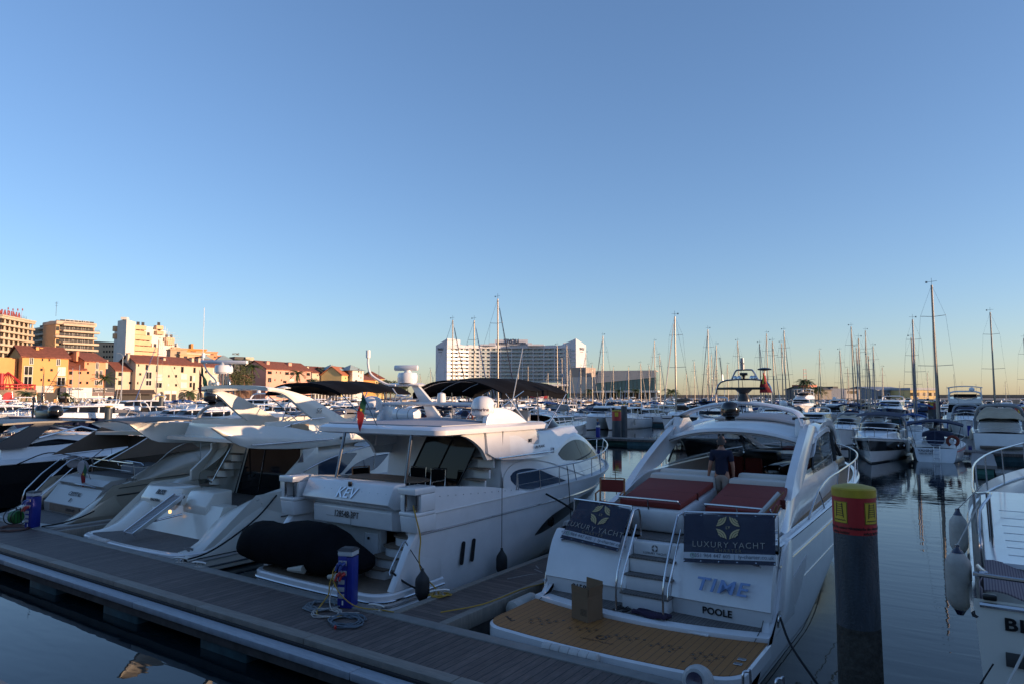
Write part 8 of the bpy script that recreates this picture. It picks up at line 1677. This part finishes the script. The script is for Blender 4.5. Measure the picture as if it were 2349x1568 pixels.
        if cover:
            mb=MB(); mb.slab(lambda a,b:((2*a-1)*w*(.84-.1*(1-abs(2*b-1))),-L*.44+(L*.52)*b,z+.35+(1.0+.08*math.sin(a*9))*math.sin(PI*min(max(b*.9+.05,0),1))**.5*(1-.5*abs(2*a-1)**3)),10,14,(0,0,-.03)); bd(mb,'cockpit_cover',cover)
        else:
            mb=MB(); mb.box(-w*.8,w*.8,-L*.42,-L*.1,z*.7,z*.9); mb.box(-w*.7,w*.7,-L*.47,-L*.40,z*.8,z+.35); bd(mb,'cockpit_seating',mat('ivory vinyl',(.52,.50,.46),.5),bev=.04)
            mb=MB(); mb.slab(lambda a,b:((2*a-1)*w*.78,-L*.28+L*.30*b,z+1.75-.14*(2*a-1)**2-.15*b*b),8,6,(0,0,-.03)); bd(mb,'bimini_top',NAVYC if seed%3 else GREYC)
    for sd in(1,-1):
        P=[h.edge(.38+.62*i/10,-.10,1,.62 if i else .05,sd) for i in range(11)]; mb=MB(); mb.tube(P,.028,5)
        for i in range(1,11,2): mb.cyl(P[i],P[i]-Vector((0,0,.6)),.02,n=4)
        bd(mb,'guard_rail',STEEL)
    for i,sd in enumerate((1,-1)):
        p=h.edge(.3+.25*i,.1,1,0,sd); mb=MB(); mb.lathe([(.02,-.85),(.1,-.8),(.13,-.6),(.13,-.3),(.04,-.15),(.012,0)],p,8); bd(mb,'fender',FENDW if seed%2 else NAVYC)
    mb=MB(); mb.box(-w*.75,w*.75,-L/2-.7,-L/2-.02,.28,.42); bd(mb,'swim_platform',TEAKB if seed%2 else WHITE2,bev=.03)
    return t
MASTM=mat('gold lit alloy mast',(.30,.26,.21),.45,metal=.3)  # gold of the low sun is mixed into the alloy colour
def sail(L=11,hm=WHITE,seed=0,mh=14,cov=NAVYC,bimini=True):
    t=thing('sailboat','x','sailboat',(0,0,0)); O=(0,0,0); Bm=L*.31; fb=1.05
    h=Hull(0,-L/2,L/2,Bm,fb*.95,fb*1.2,rake=L*.07,ar=.35,wlf=.82,tm=.45,p=1.9,stern=.72)
    def bd(mb,nm,m,par=t,**k): return mb.build(nm,m,par,org=O,**k)
    mb=MB(); h.mesh(mb,n=18,m=7); h.transom(mb,m=6); bd(mb,'hull',hm)
    mb=MB(); h.mesh(mb,n=18,k0=.80,k1=.86,m=1,off=.012); bd(mb,'hull_stripe',NAVYG if seed%2 else REDP)
    mb=MB(); h.deck(mb,0,1,dz=0,cam=.08,n=14); bd(mb,'deck',WHITE2)
    w=Bm/2; c=House(0,[(-L*.14,fb*.9,fb+.48,w*.62,w*.5),(L*.1,fb,fb+.5,w*.6,w*.46),(L*.26,fb+.1,fb+.25,w*.3,w*.2)],r=.1,n=10); mb=MB(); c.mesh(mb); bd(mb,'coachroof',WHITE)
    for sd in(1,-1): mb=MB(); c.win(mb,sd,[(-L*.10,fb+.36),(L*.12,fb+.38)],[(-L*.10,fb+.2),(L*.12,fb+.22)],n=6); bd(mb,'cabin_window',GLASS)
    y=L*.10; mb=MB(); mb.cyl((0,y,fb),(0,y-.1,mh),.10,.07,8); bd(mb,'mast',MASTM)
    mb=MB(); mb.cyl((0,y-.1,fb+1.35),(0,-L*.30,fb+1.45),.09,.07,7); bo=bd(mb,'boom',MASTM)
    mb=MB(); mb.lathe([(.02,0),(.16,.1),(.20,1.4),(.17,3),(.11,L*.38),(.02,L*.39)],(0,y-.15,fb+1.6),10,ax=(0,-1,0.03)); bd(mb,'sail_cover',cov,bo)
    for hh,ww in((.45,.66),(.74,.48)): 
        if mh<11 and hh>.6: continue
        mb=MB(); z=mh*hh+1; mb.tube([(-w*ww,y-.35,z+.05),(0,y-.05,z),(w*ww,y-.35,z+.05)],.022,5); bd(mb,'spreader',MASTM)
    mb=MB()
    for sd in(1,-1): mb.tube([(sd*w*.93,y-.3,fb),(sd*w*.66,y-.35,mh*.45+1),(sd*w*.48,y-.35,mh*.74+1),(0,y-.1,mh)],.009,4)
    mb.tube([(0,-L/2+.1,fb),(0,y-.1,mh)],.012,4); mb.tube([(0,L*.47,fb+.2),(0,y-.1,mh*.97)],.012,4); bd(mb,'rigging',DSTEEL)
    mb=MB(); mb.cyl((0,L*.465,fb+.5),(0,y+.25,mh*.93),.07,.035,6); bd(mb,'furled_jib',cov if seed!=3 else mat('ivory sailcloth',(.50,.48,.42),.8))
    mb=MB(); mb.cyl((0,y-.1,mh),(0,y-.1,mh+.6),.018,n=4); mb.tube([(-.35,y-.1,mh+.28),(.35,y-.2,mh+.32)],.02,4); mb.box(-.4,-.26,y-.12,y-.10,mh+.2,mh+.36); bd(mb,'wind_vane',DSTEEL)
    if bimini: mb=MB(); mb.slab(lambda a,b:((2*a-1)*w*.95,-L*.46+L*.26*b,fb+2.05-.34*(2*a-1)**2-.1*(2*b-1)**2),10,5,(0,0,-.10)); [mb.tube([(s*w*.68,-L*.44,fb),(s*w*.90,-L*.40,fb+1.75)],.025,4) for s in(-1,1)]; bd(mb,'bimini_top',cov)
    mb=MB(); mb.slab(lambda a,b:((2*a-1)*w*.55,-L*.16+L*.10*b,fb+.5+.55*math.sin(b*PI/2+.3)*(1-.3*(2*a-1)**4)),8,5,(0,0,-.03)); bd(mb,'spray_hood',cov)
    mb=MB()
    for z_ in(.55,.3): mb.tube([h.edge(.30,-.06,1,z_,1)]+[h.edge(q,-.06,1,z_,1) for q in(.15,0.0)]+[h.edge(q,-.06,1,z_,-1) for q in(0.0,.15,.30)],.018,4)
    for q in(0,.15,.3,.45,.6,.75,.9):
        for sd in(1,-1): p=h.edge(q,-.06,1,0,sd); mb.cyl(p,p+Vector((0,0,.58)),.016,n=4)
    for sd in(1,-1): mb.tube([h.edge(.3+.7*i/8,-.06,1,.56,sd) for i in range(9)],.010,3)
    bd(mb,'lifelines',STEEL); return t
bm2=mat('brown canvas',(.09,.06,.04),.85,noise=.2,nscale=3)
PM=[(motor('hardtop',11,WHITE,1),'white hardtop cruiser'),(motor('fly',13,WHITE,2,cover=WHITE),'white hard topped flybridge yacht'),(motor('fly',12,WHITE,3),'white open flybridge yacht'),(motor('open',9,WHITE,4),'white open cruiser with a navy bimini'),(motor('open',10,WHITE,5,cover=GREYC),'white cruiser under a grey cockpit cover'),(motor('hardtop',14,NAVYG,6,stripe=WHITE),'dark blue hulled hardtop yacht'),(motor('open',9,WHITE,7,cover=BEIGEC),'white cruiser under a beige cover'),(motor('trawler',11,WHITE,8),'tall windowed white cabin cruiser'),(motor('hardtop',15,WHITE,10),'long white sport yacht'),(motor('fly',15,BLACKG,12,stripe=WHITE,cover=BLACKC),'black hulled flybridge yacht'),(motor('open',8,WHITE,9,cover=NAVYC),'small white boat under a navy cover')]
PS=[(sail(11,WHITE,0,14,NAVYC),'white sailboat with navy sail cover'),(sail(10,WHITE,1,12.5,mat('blue canvas',(.02,.07,.22),.8)),'white sailboat with blue covers'),(sail(12,NAVYG,2,16,BEIGEC),'dark hulled sailboat with beige covers'),(sail(9.5,WHITE,3,11,bm2,False),'small white sailboat with brown sail cover')]
used=set(); ALL=[]
def put(P,x,y,head,s=1.,lab=None,group=None,name=None,sz=None):
    src=P[0]
    o=src if src.name not in used else copy_tree(src)
    used.add(src.name); o.location=(x,y,0); o.rotation_euler=(0,0,head); o.scale=(s,s,s if sz is None else sz); o['label']=lab or P[1]; 
    if group: o['group']=group
    ALL.append((o,P[1],lab is None)); return o
def az(x,y): Xc=x*cy_+y*sy_; Yc=-x*sy_+y*cy_; return Xc,Yc
def pxy(x,y,z=1.): Xc,Yc=az(x,y); d=Yc*math.cos(PIT)+(z-H)*math.sin(PIT); u=-Yc*math.sin(PIT)+(z-H)*math.cos(PIT); return CX+F*Xc/d,CY-F*u/d,Yc
LFT=PI; RGT=0.0   # bow towards the viewpoint side / away
occ=[]
def free(x,y,r=4.6):
    for a,b,c in occ:
        if abs(a-x)<(r+c)/2 and abs(b-y)<11.5: return False
    return True
def feat(P,px,py,head,s,lab,off=0,**k):
    g=G(px,py,0); x,y=g.x,g.y
    y+=abs(off)*s+1.2; occ.append((x,y,4.8)); return put(P,x,y,head,s,lab,**k)
# near featured boats
VH=feat(PS[0],2145,1062,RGT,1.0,'white sailboat VAHINE stern on with navy bimini and red horseshoe buoy',-5.3,sz=.91)
# name, buoy and ladder on VAHINE
def vadd(name,m,fn,lv=VH): mb=MB(); fn(mb); o=mb.build(name,m,VH,sm=False,org=(0,0,0)); return o
vadd('name_lettering',SIGND,lambda mb:(mb.text('VAHINE',.26,(-.55,-5.42,.82),(1,0,0),(0,.25,1),ext=.01,bold=.006),mb.text('100144-4PT',.17,(-.55,-5.46,.60),(1,0,0),(0,.25,1),ext=.01,bold=.002)))
vadd('horseshoe_buoy',mat('faded red',(.16,.03,.02),.8),lambda mb:mb.tube([(1.0+.30*math.cos(a),-5.1,1.55+.34*math.sin(a)) for a in [-1.1+ (PI+2.2)*i/14 for i in range(15)]],.10,8))
vadd('swim_ladder',STEEL,lambda mb:([mb.tube([(x,-5.55,.1),(x,-5.35,1.2)],.02,5) for x in(-.1,.25)],[mb.tube([(-.1,-5.5,z),(.25,-5.5,z)],.016,5) for z in(.3,.6,.9,1.2)]))
vadd('wheel_cover',NAVYC,lambda mb:mb.lathe([(.0,-.05),(.5,-.05),(.55,0),(.5,.05),(0,.05)],(0,-4.6,1.65),18,ax=(0,1,0)))
ST=motor('open',11,WHITE,13,stripe=BLACKP); hst=Hull(0,-5.5,5.5,3.41,(.95+.385)*.88,(.95+.385)*1.25,rake=.99,ar=.15,wlf=.9,tm=.42,p=2.1,stern=.95)
mb=MB(); hst.mesh(mb,n=18,k0=.55,k1=.90,m=3,off=.02); mb.build('black_hull_band',BLACKG,ST,org=(0,0,0))
for q in(.42,.55,.66):
    for sd in(1,-1): w_,y_,z_=hst.pt(q,.72); mb=MB(); mb.lathe([(.0,-.03),(.16,-.03),(.16,.03),(.11,.04),(.0,.02)],(sd*(w_+.02),y_,z_),14,ax=(1,0,0)); mb.build('porthole',STEEL,ST,org=(0,0,0))
PST=(ST,'white cruiser with a black hull band'); feat(PST,2000,1062,LFT,1.05,'white open cruiser with black hull band and round portholes left of VAHINE',-3.2)
feat(PM[6],1925,1024,LFT,1.0,'beige canvas covered cruiser behind the bow rail of TIME',-3.5)
feat(PM[7],1905,975,LFT,1.05,'white cabin boat with upright windows facing the camera beyond TIME',-3)
feat(PM[5],2037,962,LFT,1.25,'large dark hulled yacht with white top and black domes, bow on',-4)
feat(PM[1],2217,990,RGT,1.25,'big white flybridge yacht seen stern on right of the tallest mast',-5)
feat(PM[4],2215,1000,LFT,.95,'white cruiser with dark cover moored bow on before the big flybridge yacht',-3) if 0 else None
feat(PM[10],2218,1003,LFT,1.25,'white bow on cruiser with navy canopy before the big flybridge yacht',-3)
feat(PM[6],2300,1040,RGT,1.35,'white cruiser with clear beige canopy stern on at the right edge',-4)
feat(PS[1],2092,1008,RGT,.85,'white sailboat stern on left of the bimini of VAHINE',-4)
feat(PS[3],1985,1005,RGT,.8,'small blue trimmed sailboat behind the banded cruiser',-4)
feat(PM[2],1560,1022,LFT,.95,'white flybridge cruiser bow on, partly lit, left of the roof of TIME',-4)
feat(PM[0],1400,985,LFT,1.05,'white hardtop cruiser bow on behind the red banded pile',-3); feat(PM[0],1350,985,LFT,1.1,'white hardtop cruiser bow on left of the red banded pile',-3); feat(PM[8],1450,975,LFT,.85,'white arched roof cruiser right of the two bow on cruisers',-3)
tw=feat(PM[7],1618,975,LFT,1.15,'work boat with blue canopy and orange ring behind the hoop of TIME',-2)
mb=MB(); mb.box(-1.5,1.5,-4.5,1.0,2.75,3.15); mb.box(-1.55,-1.45,-4.5,-1,1.2,2.75); mb.box(1.45,1.55,-4.5,-1,1.2,2.75); mb.build('blue_canopy',BLUEC,tw,sm=False,org=(0,0,0))
mb=MB(); mb.tube([(1.6,-1+.3*math.cos(a),1.8+.3*math.sin(a)) for a in [2*PI*i/12 for i in range(12)]],.08,6,closed=True); mb.build('lifebuoy',mat('orange buoy',(.5,.08,.02),.6),tw,org=(0,0,0))
feat(PM[2],1555,955,LFT,.95,'white yacht with clear enclosure above the canopied work boat',-2)
feat(PM[1],1830,950,LFT,1.35,'tall white three deck yacht beside the two skyline palms',-3)
# mid-left lit yachts
feat(PM[8],470,975,LFT,1.35,'long white sunlit yacht with smoked side windows below the cream houses',-2)
feat(PM[8],250,965,LFT,1.25,'long white sunlit yacht below the orange house',-2); feat(PM[5],150,985,LFT,1.1,'dark hulled yacht behind the black domes at far left',0)
feat(PM[9],640,975,LFT,1.0,'black hulled yacht below the cream terrace beside the grey pile',0)
feat(PM[8],900,965,LFT,1.1,'white sunlit yacht seen under the radar arch of BLISS',0)
# masts given by where their tops stand in the picture: (crop, x, y top, mast height guess, kind)
MS=[('B3',550,340,14.5,0),('B3',775,345,14.5,1),('B3',1020,120,17,0),('B3',580,810,12,3),('B3',320,845,12,1),('B3',212,910,11,3),('B3',1338,820,13,0),('B3',1545,890,11,3),('B3',1640,605,14,1),('B3',1690,730,13,0),('B3',1740,595,14,2),('B3',1776,850,12,3),('B3',1886,815,12.5,1),('B3',1940,680,13,0),('B3',2005,800,12,3),('B3',2105,810,12,1),('B3',2118,505,15,0),('B3',2228,825,12,2),
('B4',297,830,12,1),('B4',423,790,12,3),('B4',510,805,12,0),('B4',568,560,14,2),('B4',622,705,13,1),('B4',780,305,15.5,3),('B4',982,770,12,1),('B4',1125,440,15,0),('B4',1118,800,12,3),('B4',1160,695,13,2),('B4',1212,600,14,1),('B4',1205,835,11,3),('B4',1435,560,14,0),('B4',1665,585,14,1),('B4',1738,480,15,2),('B4',1800,565,13,3),('B4',1893,580,14,1),('B4',1920,450,15,0),('B4',2290,650,13,2),
('B5',425,915,13,1),('B5',507,1100,11,3),('B5',543,670,15,0),('B5',597,885,13,1),('B5',620,790,14,3),('B5',692,710,15,2),('B5',772,870,13,1),('B5',868,1090,11,3),('B5',1185,595,14,1),('B5',1338,1145,11,3),('B5',1995,520,15,0),('B5',2347,790,13,1),('B5',1848,1270,9,3),('B5',2152,1240,10,3),('B5',1050,1240,10,0),('B5',1540,1290,10,1),('B5',1700,1240,11,2),
('B1',1658,545,15,1),('B2',250,815,11,3),('B3',930,850,12,1),('B3',1235,860,12,3),('B4',900,860,12,0),('B4',1330,800,12,3)]
r_=random.Random(5)
for i,(c,x,y,mh,k) in enumerate(MS):
    X,Y=dcr(c,x,y); Dd=(mh-H)/((ray(X,Y)[2])/ray(X,Y)[1]); p=at(X,Y,Dd)
    base={0:14,1:12.5,2:16,3:11}[k]; s=mh/base; hd=LFT if r_.random()<.5 else RGT; fy=math.cos(hd)
    L={0:11,1:10,2:12,3:9.5}[k]*s; my=p.y-fy*L*.09; occ.append((p.x,my,4.0)); put(PS[k],p.x,my,hd,s)
# rows of motor boats on pontoons that run away from the viewpoint
def land(x,y):
    X,Y=az(x,y)
    if X<-150: return Y>150
    return Y>lin([(-150,155),(-95,176),(-60,245),(-40,315),(-50,365),(130,365),(300,318)],X)
r_=random.Random(11); cnt=0
PN={58:'first row beyond the fairway',97:'second row beyond the fairway',136:'third row beyond the fairway',175:'fourth row beyond the fairway',214:'fifth row beyond the fairway',255:'sixth row beyond the fairway',300:'last row before the far quay'}
for yk,st in [(58,5.3),(97,5.3),(136,5.5),(175,5.8),(214,6.2),(255,7),(300,8)]:
    xx=-260; xa=xb=None
    while xx<150:
        for sd in(-1,1):
            P=r_.choice(PM if xx>-60 else [PM[0],PM[8],PM[1],PM[2],PM[3],PM[8],PM[4],PM[0],PM[9]]); L=10*(1.0+r_.uniform(-.1,.15)); y=yk+sd*(1.3+L*.55); x=xx+r_.uniform(-.4,.4); X,Yc=az(x,y); pX=pxy(x,y)[0]
            if land(x,y) or Yc<30 or pX<-150 or pX>2480 or (yk==58 and sd<0 and -48<x<-33): continue
            xa=xx if xa is None else xa; xb=xx
            if not free(x,y,4.4) or (1880<pX<2349 and Yc<66) or (Yc>230 and r_.random()<.35) or (Yc>150 and r_.random()<.12) or (1300<pX<1500 and Yc<90): continue
            put(P,x,y,LFT if (sd<0) == (r_.random()<.8) else RGT,r_.uniform(.82,1.02)*(11/ {0:11,1:13,2:12,3:9,4:10,5:14,6:9,7:11,8:15,9:15,10:8}[PM.index(P)])**.5); occ.append((x,y,4.4)); cnt+=1
        xx+=st
    if yk==58: xa=-170
    t=thing('distant_pontoon','long floating pontoon of the '+PN[yk],'pontoon',((xa+xb)/2,yk,0))
    mb=MB(); mb.box(xa-3,xb+3,yk-1.1,yk+1.1,.35,.55); mb.build('deck_boards',PLK,t,sm=False); 
    for v in range(int(xa),int(xb),9): mb=MB(); mb.box(v,v+3,yk-1.0,yk+1.0,-.2,.345); mb.build('float',FLOAT,t,sm=False)
print('BOATS',cnt)
# small docks and piles in the middle ground
def dock(lab,x0,x1,y0,y1):
    t=thing('finger_pontoon',lab,'pontoon',((x0+x1)/2,(y0+y1)/2,0)); mb=MB(); mb.box(x0,x1,y0,y1,.32,.52); mb.build('deck_boards',mat('pale deck grating',(.22,.20,.19),.7,noise=.2,nscale=4),t,sm=False); mb=MB(); mb.box(x0+.15,x1-.15,y0+.15,y1-.15,-.2,.31); mb.build('float',mat('teal float',(.03,.14,.12),.6,noise=.3,nscale=2),t,bev=.05)
dock('short finger pontoon right of VAHINE with teal float',-.3,.9,47.0,56.6); dock('pontoon under the canopied cruiser at the right edge',.4,2.0,56.5,60.5) if 0 else None; dock('pontoon with teal floats around the red banded pile',-40,-26,57.5,59.0)
for lab,px,py,r,zt,band in [('grey pile with red band and yellow sign beyond the bow of KEV',1415,1010,.45,3.0,.9),('grey pile with yellow cap at left behind the champagne yacht',247,985,.45,3.1,0),('grey pile with yellow cap left of the black domes',99,968,.45,3.0,0),('tall grey pile below the cream terrace',368,965,.38,4.4,0),('pile with red band left of the tall dark mast',2140,985,.45,3.6,.8),('pile with red band at the right edge',2343,1000,.45,3.2,.9),('dark pile behind the red banded pile',1432,985,.4,3.4,0)]:
    g=G(px,py,0); t,b=bigpile(lab,g.x,g.y,r,zt,False,bool(band),band=band or .5)
# blue pedestals and a dock person in the distance
BL_=mat('blue painted pedestal',(.008,.02,.22),.4)
for lab,px,py in (('distant blue pedestal beyond the bow rail of KEV',1372,1003),('distant blue pedestal beside the beige covered cruiser',1914,1022),('distant blue pedestal before the big flybridge yacht',2224,998),('distant blue pedestal left of the big flybridge yacht',2176,980)):
    g=G(px,py,.5); t=thing('service_pedestal',lab,'power pedestal',(g.x,g.y,.5)); mb=MB(); mb.box(-.15,.15,-.15,.15,0,1.0); mb.build('column',BL_,t,org=(0,0,0)); mb=MB(); mb.box(-.16,.16,-.16,.16,1.003,1.15); mb.build('lamp_band',SIGNW,t,org=(0,0,0))
g=G(1587,1000,.52); person('long haired person in a blue top standing on the pontoon beside the lit cruiser',-29.5,58.2,.52,2.2,1.,mat('blue top',(.03,.06,.14),.9),mat('pale blue jeans',(.12,.17,.28),.9),mat('blond brown hair',(.22,.13,.07),.9),trousers=True)
for i,(X,Yd,c1) in enumerate(((-88,174,(.02,.02,.03)),(-83,174,(.3,.3,.3)),(-76,176,(.25,.05,.04)),(-20,300,(.03,.03,.04)))):
    p=W(X,Yd); person('tiny promenade walker, %s'%['leftmost, in black near the shopfronts','second, in grey near the shopfronts','third, in red near the shopfronts','alone in dark clothes below the yellow houses'][i],p.x,p.y,2.66,i,1.,mat('walker shirt %d'%i,c1,.9),mat('dark trousers',(.03,.03,.04),.9),trousers=True)
# unused prototypes leave
for P in PM+PS+[PST]:
    if P[0].name not in used:
        for ch in list(P[0].children_recursive): bpy.data.objects.remove(ch)
        bpy.data.objects.remove(P[0])
# labels that say which one: region of the picture, distance class, order from the left
REG=[(-999,250,'below orange house'),(250,420,'below cream houses'),(420,620,'below cream terrace'),(620,820,'below coral terrace'),(820,1000,'left of hotel'),(1000,1170,'below left hotel half'),(1170,1345,'below right hotel half'),(1345,1520,'below glass hall'),(1520,1700,'left of TIME radar'),(1700,1860,'right of TIME radar'),(1860,2000,'below control tower'),(2000,2130,'below long shed'),(2130,2250,'right of tallest mast'),(2250,9999,'at right edge')]
ORD=['first','second','third','fourth','fifth','sixth','seventh','eighth','ninth','tenth','eleventh','twelfth','thirteenth','fourteenth','fifteenth','sixteenth']
bins={}
for o,desc,auto in ALL:
    if not auto: continue
    X,Y,Dp=pxy(o.location.x,o.location.y); rg=next(r[2] for r in REG if r[0]<=X<r[1]); dc='nearer' if Dp<95 else 'mid distance' if Dp<160 else 'far'
    if desc.startswith(('white sailboat','dark hulled sail','small white sail')): pass
    bins.setdefault((rg,dc,desc),[]).append((X,o))
for (rg,dc,desc),L in bins.items():
    L.sort(key=lambda a:a[0]); n=len(L)
    for i,(X,o) in enumerate(L):
        o['label']=('%s %s, %s'%(dc,desc,rg)) if n==1 else ('%s %s, %s from left %s'%(dc,desc,ORD[min(i,15)],rg));
        o['group']='sailboats moored in the basin' if 'sailboat' in desc else 'motor boats moored in the basin'
